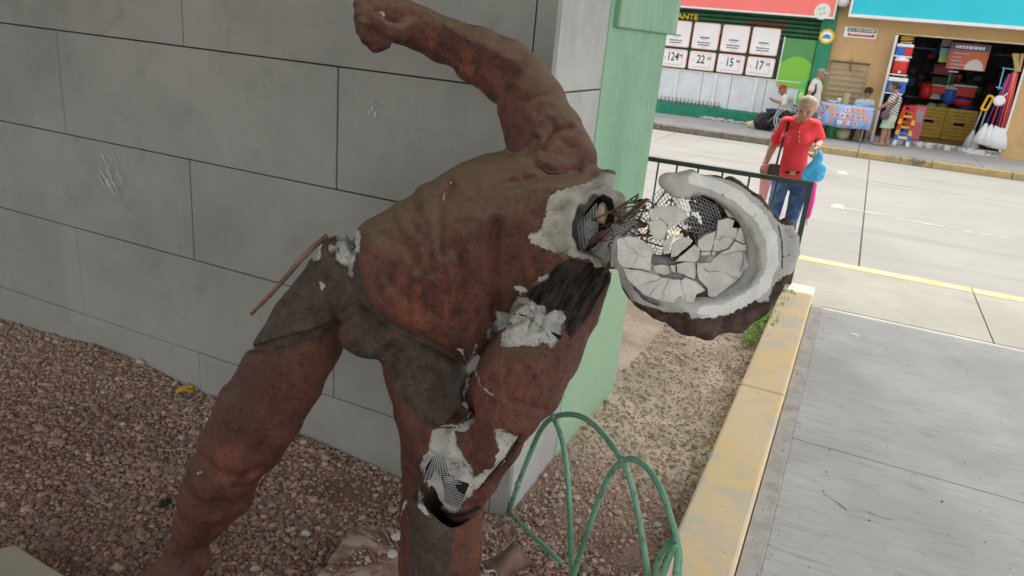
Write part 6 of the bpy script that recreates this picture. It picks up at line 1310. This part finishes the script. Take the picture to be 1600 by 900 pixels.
c = thing('stool', 'low stool the girl behind the table sits on', 'stool', (pl_[0], pl_[1], F0)); m = MB(); m.box((pl_[0], pl_[1] + .02, (pl_[2] - .13)), (.36, .30, .03)); obj('seat', m, m_grey, c)
for a, b in ((-1, -1), (1, -1), (1, 1), (-1, 1)): m = MB(); m.tube([(pl_[0] + a * .16, pl_[1] + .02 + b * .13, F0), (pl_[0] + a * .14, pl_[1] + .02 + b * .11, pl_[2] - .145)], .014, 6); obj('leg', m, m_grey, c)
# woman in stripes
t = NT('striped_cloth'); sx = t.n('SeparateXYZ'); t.l(t.pos, sx.inputs[0]); sn = t.math('SINE', t.math('MULTIPLY', t.math('ADD', t.math('MULTIPLY', sx.outputs[2], .9), t.math('MULTIPLY', sx.outputs[0], .42)), 118.0)); m_str = t.done(t.mix(t.ramp(sn, .15, .45), (.62, .58, .52), (.05, .04, .045)), .85)
Y1 = FY - 1.05
J = dict(head=px(1397, 136, Y1), neck=px(1401, 148, Y1), chest=px(1398, 157, Y1), waist=px(1395, 170, Y1), pelvis=px(1390, 184, Y1), shL=px(1397, 154, Y1 - .14), shR=px(1402, 154, Y1 + .14), elL=px(1388, 161, Y1 - .22), wrL=px(1372, 171, Y1 - .20), elR=px(1398, 168, Y1 + .2), wrR=px(1386, 176, Y1 + .12))
pl_ = J['pelvis']; J.update(hipL=pl_ + (-.0, -.08, -.05), hipR=pl_ + (.0, .08, -.05), knL=np.array([pl_[0] - .05, Y1 - .09, F0 + .40]), knR=np.array([pl_[0] + .03, Y1 + .09, F0 + .40]), anL=foot(pl_[0] - .05, Y1 - .10), anR=foot(pl_[0] + .06, Y1 + .1), base=(pl_[0], Y1, F0))
Pw, Jw, hpw, hrw = person('woman in a striped top and pale green skirt leaning over to the table', J, (-1, -.1, 0), .90, .011, m_skin, M('hair_brown', (.05, .028, .018), .6, .3, 60, .4), m_str, M('skirt_mint', (.42, .50, .40), .85, .08, 8, .2), .55, .92, 'bun', 1.12, .108, (-1, -.05, -.15), shoes=M('sandal_tan', (.35, .17, .12), .6), topname='top', botname='skirt')
a_ = Jw['shR'] + (.02, -.25, .06); c = thing('handbag', 'small dark patterned handbag hanging at the waist of the woman in stripes', 'bag', tuple(px(1383, 178, Y1 - .24))); m = MB(); m.tube([px(1404, 150, Y1 - .17), px(1401, 160, Y1 - .25), px(1391, 170, Y1 - .27), px(1385, 175, Y1 - .25)], .012, 6); obj('strap', m, m_leather, c); m = MB(); m.lathe([(.02, -.1), (.09, -.07), (.10, .02), (.07, .09), (.02, .1)], px(1383, 180, Y1 - .25), 10, (0, 0, 1), 1.0, .5); obj('pouch', m, M('bag_plum', (.13, .08, .10), .6, .4, 30), c, True)
# man with the green backpack
Y2 = FY - 1.5
J = dict(head=px(1284, 116, Y2), neck=px(1277, 125, Y2), chest=px(1274, 136, Y2), waist=px(1272, 152, Y2), pelvis=px(1269, 168, Y2), shL=px(1276, 130, Y2 + .17), shR=px(1272, 131, Y2 - .17), elL=px(1276, 148, Y2 + .2), wrL=px(1282, 160, Y2 + .15), elR=px(1264, 148, Y2 - .20), wrR=px(1270, 164, Y2 - .2))
pl_ = J['pelvis']; J.update(hipL=pl_ + (0, .09, -.05), hipR=pl_ + (0, -.09, -.05), knL=np.array([pl_[0] + .10, Y2 + .09, F0 + .42]), knR=np.array([pl_[0] - .02, Y2 - .09, F0 + .42]), anL=foot(pl_[0] + .16, Y2 + .09), anR=foot(pl_[0] - .12, Y2 - .1), base=(pl_[0], Y2, F0))
Pm, Jm, hpm, hrm = person('man in a grey cap and pale shirt walking past the green column', J, (1, -.1, 0), .98, .011, m_skin, m_hairb, M('shirt_cream', (.58, .56, .50), .8, .06, 8, .2), M('trousers_grey', (.10, .12, .17), .85, .1, 8, .2), .5, None, None, 1.08, .108, (1, -.25, -.08))
def cap(P_, hp, hr, mat, matb, lk):
    m = MB(); q = [(hr * math.sin(a) * 1.0, hr * math.cos(a) * .86) for a in np.linspace(.12, PI / 2, 7)]; u = U(hp(0, 0, 1) - hp(0, 0, 0)); m.lathe(q[::-1], hp(0, -.12, .38), 16, u); o = obj('cap', m, mat, P_, True)
    m = MB(); a = hp(0, .6, .44); pts = [hp(math.sin(t) * .78, .62 + math.cos(t) * .85, .36) if True else 0 for t in np.linspace(-PI / 2, PI / 2, 9)]; m.prism(pts, u * hr * .07); obj('brim', m, matb, o); return o
cap(Pm, hpm, hrm, M('cap_grey', (.22, .22, .21), .8, .2, 20), m_whp, None)
c = thing('backpack', 'bright green and black backpack on the man in the grey cap', 'backpack', tuple(px(1258, 141, Y2))); f = Field(px(1240, 168, Y2) - (.1, .25, .1), px(1275, 122, Y2) + (.1, .25, .1), .014); f.add([px(1258, 132, Y2), px(1251, 156, Y2)], [.12, .14], .02, (.8, 1.1, 1)); f.noise(9, .012, 71); v, q = f.mesh(); grid_obj('bag_body', v, q, M('pack_green', (.10, .45, .09), .6, .25, 12, .2), c)
m = MB(); m.ball(px(1252, 151, Y2 - .16), .085, 9, 7, (.9, .5, 1.2), .05); obj('front_pocket', m, M('pack_lime', (.30, .62, .20), .6, .1, 12, .2), c, True); m = MB(); m.tube([px(1268, 128, Y2 - .19), px(1275, 132, Y2 - .22), px(1274, 144, Y2 - .19), px(1264, 153, Y2 - .16)], .022, 6); obj('strap', m, m_black, c, True); m = MB(); m.box(px(1262, 139, Y2), (.05, .26, .40)); obj('back_panel', m, m_black, c, bevel=.02)
# wheelchair user
Y3 = FY - 1.05
J = dict(head=px(1223, 141, Y3), neck=px(1228, 149, Y3), chest=px(1229, 157, Y3), waist=px(1232, 167, Y3), pelvis=px(1231, 178, Y3), shL=px(1228, 154, Y3 - .16), shR=px(1231, 153, Y3 + .16), elL=px(1226, 164, Y3 - .2), wrL=px(1211, 157, Y3 - .13), elR=px(1224, 162, Y3 + .2), wrR=px(1208, 157, Y3 + .05))
pl_ = J['pelvis']; J.update(hipL=pl_ + (-.02, -.09, 0), hipR=pl_ + (-.02, .09, 0), knL=pl_ + (-.42, -.10, .0), knR=pl_ + (-.42, .10, .0), anL=pl_ + (-.50, -.09, -.34), anR=pl_ + (-.50, .09, -.34), base=(pl_[0], Y3, F0))
Ps, Js, hps, hrs = person('seated person in a red and white cap and pale shirt in a wheelchair', J, (-1, -.1, 0), .93, .011, m_skin, m_hairb, M('shirt_offwhite', (.62, .62, .60), .8, .06, 8, .2), M('trousers_dark', (.035, .035, .045), .85, .1, 8, .2), .8, None, None, 1.1, .108, (-1, -.12, -.45))
cap(Ps, hps, hrs, M('cap_red', (.42, .02, .04), .8, .1, 20), m_whp, None)
c = thing('wheelchair', 'black wheelchair with silver wheel rims on the far pavement', 'wheelchair', (pl_[0], Y3, F0))
for o in (-.28, .28):
    wc = np.array([pl_[0] + .06, Y3 + o, F0 + .325]); ring = [wc + (.32 * math.cos(a), 0, .32 * math.sin(a)) for a in np.linspace(0, 2 * PI, 37)[:-1]]; m = MB(); m.tube(ring, .018, 7, False, True); w_ = obj('wheel', m, M('tyre_grey', (.42, .42, .43), .5, .1, 10) if o < 0 else bpy.data.materials['tyre_grey'], c, True)
    m = MB(); m.tube([wc + (.262 * math.cos(a), math.copysign(.035, o), .262 * math.sin(a)) for a in np.linspace(0, 2 * PI, 37)[:-1]], .012, 7, False, True); obj('hand_rim', m, M('chrome', (.6, .6, .62), .3, 0, 5, 0, metal=.6) if o < 0 else bpy.data.materials['chrome'], w_, True)
    m = MB()
    for k in range(12): a = 2 * PI * k / 12; m.tube([wc, wc + (.29 * math.cos(a), 0, .29 * math.sin(a))], .003, 4)
    kind(obj('spokes', m, m_grey, w_), 'stuff')
    m = MB(); m.tube([(pl_[0] + .24, Y3 + o * .82, F0 + .30), (pl_[0] + .20, Y3 + o * .82, F0 + .95), (pl_[0] + .32, Y3 + o * .82, F0 + .97)], .014, 7); m.tube([(pl_[0] + .21, Y3 + o * .82, F0 + .66), (pl_[0] - .22, Y3 + o * .82, F0 + .66), (pl_[0] - .26, Y3 + o * .82, F0 + .40), (pl_[0] - .46, Y3 + o * .6, F0 + .14)], .013, 7); obj('side_frame', m, m_grey, c, True)
    m = MB(); wc2 = np.array([pl_[0] - .36, Y3 + o * .85, F0 + .085]); m.tube([wc2 + (.07 * math.cos(a), 0, .07 * math.sin(a)) for a in np.linspace(0, 2 * PI, 17)[:-1]], .015, 6, False, True); obj('caster', m, m_black, c, True)
m = MB(); m.box((pl_[0] - .02, Y3, pl_[2] - .135), (.44, .42, .05)); obj('seat', m, M('cushion_blue', (.05, .38, .50), .7, .1, 10, .1), c, bevel=.015)
m = MB(); m.box((pl_[0] + .21, Y3, F0 + .68), (.05, .44, .50), 0, 0, .08); obj('backrest', m, m_black, c, bevel=.015)
# ------------------------------------------------------------------ small things on the ground
# base under the standing foot, dirt on top
bz = .095
t = NT('base_cement'); n1 = t.noise(9, 6, .65); n2 = t.noise(3, 4); m_base = t.done(t.mix(t.ramp(n1, .4, .62), t.mix(t.ramp(n2, .4, .6), (.40, .28, .215), (.52, .42, .33)), (.20, .125, .10)), .95, t.bump(t.math('ADD', n1, t.noise(120, 3)), .6, .01), .15)
b_ = thing('plinth_rubble', 'pinkish dirt covered cement base below the standing leg of the statue', 'base', tuple(gz(600, 860, 0)))
poly = [gz(x, y, bz) for x, y in ((470, 925), (505, 880), (532, 843), (556, 818), (585, 819), (606, 823), (625, 826), (650, 832), (690, 838), (735, 850), (770, 868), (778, 905), (770, 980), (640, 1010), (480, 1000))]
rp = []
for a, b in zip(poly, poly[1:] + poly[:1]):
    for k in range(5): q = a * (1 - k / 5) + b * (k / 5); rp.append(q + np.array([random.uniform(-.006, .006), random.uniform(-.006, .006), random.uniform(-.006, .004)]))
m = MB(); cc = sum(rp) / len(rp); n = len(rp); ring0 = [q + np.array([0, 0, -.02]) for q in rp]; ring1 = [cc + (q - cc) * .95 + np.array([0, 0, random.uniform(-.004, .004)]) for q in rp]; ring2 = [cc + (q - cc) * .6 + np.array([0, 0, random.uniform(-.006, .012)]) for q in rp]; bot = [cc + (q - cc) * 1.06 + np.array([0, 0, -bz - .05]) for q in rp]
m.add(bot + ring0 + ring1 + ring2 + [cc + (0, 0, .01)], [(r * n + k, r * n + (k + 1) % n, (r + 1) * n + (k + 1) % n, (r + 1) * n + k) for r in range(3) for k in range(n)] + [(3 * n + k, 3 * n + (k + 1) % n, 4 * n) for k in range(n)])
obj('block', m, m_base, b_, True)
def scatter_px(n, box, z, rr_, lum, poly=None):
    q = np.stack([rng.uniform(box[0], box[2], n), rng.uniform(box[1], box[3], n)], 1)
    if poly is not None: q = q[inside(q, poly)]
    P = np.array([gz(x, y, z) for x, y in q]); R = np.clip(rng.lognormal(math.log(rr_), .4, len(P)), .002, .02); return P, R
P_, R_ = scatter_px(900, (500, 820, 790, 900), bz + .004, .0055, 1, [(510, 895), (570, 845), (640, 835), (770, 870), (775, 899)])
c_ = np.array([(.34, .20, .16), (.26, .15, .12), (.42, .30, .24), (.20, .13, .11), (.48, .42, .36)])[rng.integers(0, 5, len(P_))] * rng.uniform(.8, 1.2, (len(P_), 1)); kind(stones('grit', P_, R_, c_, m_stone, rng, b_), 'stuff')
# slab corner, bottom left
c = thing('cement_slab', 'corner of a flat grey brown cement slab lying on the gravel', 'slab', tuple(gz(30, 890, .05)))
m = MB(); m.prism([gz(*q, .075) for q in ((-60, 872), (24, 850), (64, 876), (112, 905), (200, 960), (60, 1040), (-80, 980))], (0, 0, -.06)); obj('slab_body', m, m_conc2 if 'm_conc2' in globals() else m_concrete('slab_cement', (.33, .30, .25), .1), c, bevel=.006)
# broken plaster shell by the foot
c = thing('plaster_shell', 'curved broken plaster shell, brown outside, lying by the standing leg', 'plaster fragment', tuple(gz(775, 880, .02)))
gr = gz(772, 892, .03); m = MB(); nu, nv = 12, 8; vs = []
for th_ in (0, .012):
    for i in range(nu + 1):
        for j in range(nv + 1):
            u, v_ = i / nu, j / nv; a = (u - .5) * 2.5; r_ = .085 - th_ + .008 * math.sin(9 * u + 4 * v_); rag = .012 * math.sin(17 * u + 2) if j in (0, nv) else 0
            vs.append(gr + np.array([.01 + r_ * math.sin(a) * .75 + .05 * v_, -.02 + (v_ - .5) * .16 + rag, .012 + r_ * (math.cos(a)) * 1.0]))
n1 = (nu + 1) * (nv + 1); fs = []
for i in range(nu):
    for j in range(nv): k = i * (nv + 1) + j; fs += [(k, k + 1, k + nv + 2, k + nv + 1), (n1 + k, n1 + k + nv + 1, n1 + k + nv + 2, n1 + k + 1)]
for i in range(nu):
    for j in (0, nv): k = i * (nv + 1) + j; q = (k, k + nv + 1, n1 + k + nv + 1, n1 + k); fs.append(q if j == 0 else q[::-1])
for j in range(nv):
    for i in (0, nu): k = i * (nv + 1) + j; q = (k, n1 + k, n1 + k + 1, k + 1); fs.append(q if i == 0 else q[::-1])
m.add(vs, fs); o = obj('shell', m, [M('shell_brown', (.13, .07, .055), .6, .3, 20, .3), M('shell_plaster', (.46, .44, .40), .9, .15, 20, .3)], c, True)
nf = nu * nv * 2; o.data.polygons.foreach_set('material_index', [0 if (k < nf and k % 2 == 0) else 1 for k in range(len(o.data.polygons))]); 
for p_ in o.data.polygons: p_.use_smooth = p_.index < nf
# single pebbles and scraps
def rockl(name, lb, cat, px_, py_, r, mat, sq=(1, 1, .7), z=None):
    p = gz(px_, py_, .03); z_ = float(bedz(p[0], p[1])) + r * sq[2] * .7 if z is None else z; m = MB(); m.ball((p[0], p[1], z_), r, 9, 7, sq, .14); return tag(obj(name, m, mat), lb, cat)
m_pw = M('pebble_white', (.40, .39, .36), .85, .2, 60, .3, 150); m_pg = M('pebble_grey', (.30, .28, .27), .85, .2, 40, .3, 150); m_po = M('pebble_orange', (.50, .24, .10), .85, .2, 40, .3); m_pb = M('pebble_buff', (.45, .36, .26), .85, .2, 40, .3)
rockl('pebble', 'small white pebble high on the gravel left of the raised thigh', 'pebble', 163, 631, .012, m_pw); rockl('pebble', 'buff triangular stone near the middle of the left gravel', 'stone', 193, 672, .015, m_pb); rockl('pebble', 'grey round stone beside the left knee of the statue', 'stone', 285, 690, .017, m_pg); rockl('pebble', 'pale grey flat pebble left of the knee', 'pebble', 233, 728, .012, m_pw, (1.3, 1, .5))
rockl('pebble', 'flat buff stone near the statue foot', 'stone', 183, 876, .018, m_pb, (1.2, 1, .6)); rockl('pebble', 'whitish lump of plaster on the gravel between the legs', 'plaster lump', 478, 826, .018, m_pw, (1.2, .9, .8)); rockl('pebble', 'orange pebble just right of the statue calf', 'pebble', 452, 706, .012, m_po); rockl('pebble', 'yellowish pebble right of the orange one', 'pebble', 477, 726, .012, m_pb)
rockl('stone', 'larger grey stone against the foot of the wall', 'stone', 222, 592, .024, m_pg, (1.3, .8, .7)); rockl('stone', 'white broken lump on the cement base beside the leg', 'plaster lump', 617, 866, .018, m_pw, (1, 1, .8), bz + .012); rockl('stone', 'second white lump nearer the camera on the base edge', 'plaster lump', 612, 893, .019, m_pw, (1.1, 1, .8), bz + .012)
rockl('pebble', 'flat pale pebble near the middle hoop of the edging', 'pebble', 902, 768, .018, m_pw, (1.2, 1, .4)); rockl('pebble', 'flat pale pebble close to the yellow kerb', 'pebble', 1030, 806, .018, m_pw, (1.1, 1, .5)); rockl('pebble', 'white pebble far along the bed by the kerb', 'pebble', 1146, 634, .02, m_pw, (1.2, 1, .5)); rockl('stone', 'pale stone standing beside the foot of the railing post', 'stone', 1224, 466, .05, m_pw, (.8, .8, 1.2))
# yellow fallen leaf, crumpled; twig; black scrap
t = NT('leaf_yellow'); m_leaf = t.done(t.mix(t.ramp(t.noise(60, 4), .4, .6), (.62, .45, .06), (.42, .27, .05)), .7, t.bump(t.noise(90, 3), .3, .003))
c = thing('leaf', 'crumpled yellow leaf on the gravel at the foot of the wall', 'leaf', tuple(gz(292, 620, .05)))
for k, (dx, dy) in enumerate(((0, 0), (-8, 3), (8, -3), (3, 5))):
    p = gz(292 + dx, 619 + dy, .045); z_ = float(bedz(p[0], p[1])) + .02; p[2] = z_; a = k * 1.3; m = MB(); d = np.array([math.cos(a), math.sin(a), .25]); e = np.array([-math.sin(a), math.cos(a), .1]) ; q = [(-.035, 0, 0), (-.018, .014, .006), (.008, .017, .009), (.036, 0, .004), (.010, -.016, .010), (-.018, -.013, .006), (0, 0, -.003)]
    vs = [p + d * x + e * y + np.array([0, 0, z]) for x, y, z in q]; m.add(vs, [(0, 6, 1), (1, 6, 2), (2, 6, 3), (3, 6, 4), (4, 6, 5), (5, 6, 0)]); o = obj('blade', m, m_leaf, c); o.modifiers.new('thick', 'SOLIDIFY').thickness = .0015
m = MB(); pa, pb = gz(195, 806, .02), gz(268, 813, .02); m.tube([pa * (1 - u) + pb * u + np.array([0, 0, .012 + .004 * math.sin(9 * u)]) for u in np.linspace(0, 1, 7)], .0028, 5); tag(obj('twig', m, M('twig_brown', (.20, .14, .09), .9)), 'thin dry twig on the gravel by the statue shin', 'twig')
p = gz(258, 790, .02); m = MB(); m.ball((p[0], p[1], p[2] + .012), .022, 9, 7, (.8, 1.5, .7), .15); tag(obj('scrap', m, m_black), 'black crumpled scrap lying behind the statue shin', 'litter')
m = MB(); p = gz(1335, 523, .002); m.prism([p + (-.03, -.01, 0), p + (.02, -.018, 0), p + (.035, .008, 0), p + (-.02, .014, 0)], (0, 0, .004)); tag(obj('paper_scrap', m, m_poster), 'flattened pale paper scrap on the shaded pavement', 'litter')
# weeds by the kerb
t = NT('weed_leaf'); m_weed = t.done(t.mix(t.ramp(t.noise(30, 3), .4, .6), (.15, .34, .035), (.27, .48, .06)), .6)
def weed(lb, px_, py_, n, spread, hgt, seed):
    r = random.Random(seed); p0 = gz(px_, py_, .0); c = thing('weed', lb, 'weed', tuple(p0), 'weeds along the kerb'); m = MB(); ms = MB()
    for k in range(n):
        a = r.uniform(0, 2 * PI); rad_ = spread * math.sqrt(r.random()); b = p0 + np.array([rad_ * math.cos(a) * .55, rad_ * math.sin(a) * 1.3, 0]); tip = b + np.array([r.uniform(-.03, .03), r.uniform(-.03, .03), r.uniform(.3, 1) * hgt]); ms.tube([b, tip], .0015, 3, False)
        for j in range(r.randint(3, 5)):
            u = r.uniform(.35, 1); q = b * (1 - u) + tip * u; an = r.uniform(0, 2 * PI); L = r.uniform(.012, .026); d = np.array([math.cos(an), math.sin(an), r.uniform(-.1, .5)]) * L; e = np.array([-math.sin(an), math.cos(an), 0]) * L * .38
            m.add([q, q + d * .5 + e, q + d, q + d * .5 - e], [(0, 1, 2, 3)])
    obj('stems', ms, m_weed, c); kind(obj('leaves', m, m_weed, c), 'stuff'); return c
weed('bright green weed tuft largest in the row beside the kerb', 1197, 512, 130, .17, .12, 1); weed('small green weed tuft nearer the camera than the large one', 1174, 530, 45, .11, .07, 2); weed('green weed tuft close to the railing post', 1218, 486, 90, .15, .11, 3); weed('green weed sprouting at the corner of the kerb by the post', 1231, 468, 55, .10, .12, 4)

# hairline cracks and grit on the shaded slab
m_crack = M('crack_shadow', (.06, .057, .052), .95, 0, 5, 0)
for pts in ([(1288, 772), (1303, 781), (1312, 790), (1322, 796)], [(1352, 799), (1366, 804), (1381, 808), (1394, 813)], [(1215, 640), (1208, 660), (1202, 690), (1196, 706)]):
    m = MB(); P_ = smooth([gz(x + random.uniform(-2, 2), y + random.uniform(-1.5, 1.5), .0035) for x, y in pts], 1)
    for a, b in zip(P_[:-1], P_[1:]):
        w = random.uniform(.0008, .0024); d = U(b - a); e = np.array([-d[1], d[0], 0]) * w; m.add([a - e, b - e, b + e, a + e], [(0, 1, 2, 3)])
    obj('crack', m, m_crack, pav)
q = np.stack([rng.uniform(1150, 1600, 80), rng.uniform(520, 900, 80)], 1); P_ = np.array([gz(x, y, .003) for x, y in q]); k_ = P_[:, 0] > .03; P_ = P_[k_]
edge = np.array([(.0 + rng.uniform(-.05, .05), yy, .008) for yy in rng.uniform(1.6, 6.2, 170)]); P_ = np.concatenate([P_, edge]); R_ = np.clip(rng.lognormal(math.log(.0022), .45, len(P_)), .0012, .006)
c_ = np.array([(.10, .085, .07), (.20, .16, .13), (.06, .055, .05)])[rng.integers(0, 3, len(P_))]; kind(stones('grit', P_, R_, c_, m_stone, rng, pav), 'stuff')
# fallen dry leaves and paper bits in the gravel
for k, (x_, y_, a) in enumerate(((40, 700, .3), (128, 742, 2.0), (208, 842, 1.1), (560, 730, .6), (420, 870, 2.6), (20, 800, 4.0), (985, 640, 1.9), (1060, 590, .4))):
    p = gz(x_, y_, .03); p[2] = float(bedz(p[0], p[1])) + .014; d = np.array([math.cos(a), math.sin(a), .1]); e = np.array([-math.sin(a), math.cos(a), .15]); m = MB(); L = random.uniform(.012, .022)
    m.add([p - d * L, p + e * L * .4 + (0, 0, .004), p + d * L, p - e * L * .4 + (0, 0, .003), p - (0, 0, .002)], [(0, 4, 1), (1, 4, 2), (2, 4, 3), (3, 4, 0)])
    o = obj('dry_leaf', m, M('leaf_dry', (.30, .22, .12), .9, .3, 60) if k == 0 else bpy.data.materials['leaf_dry']); tag(o, 'small dry leaf on the gravel ' + ('at the far left below the wall', 'left of the buff triangular stone', 'beside the thin twig', 'between the statue legs', 'just right of the statue foot', 'near the cement slab corner', 'behind the hoops by the green pillar', 'far along the bed under the broken head')[k], 'leaf', 'small dry leaves scattered on the gravel'); o.modifiers.new('thick', 'SOLIDIFY').thickness = .001
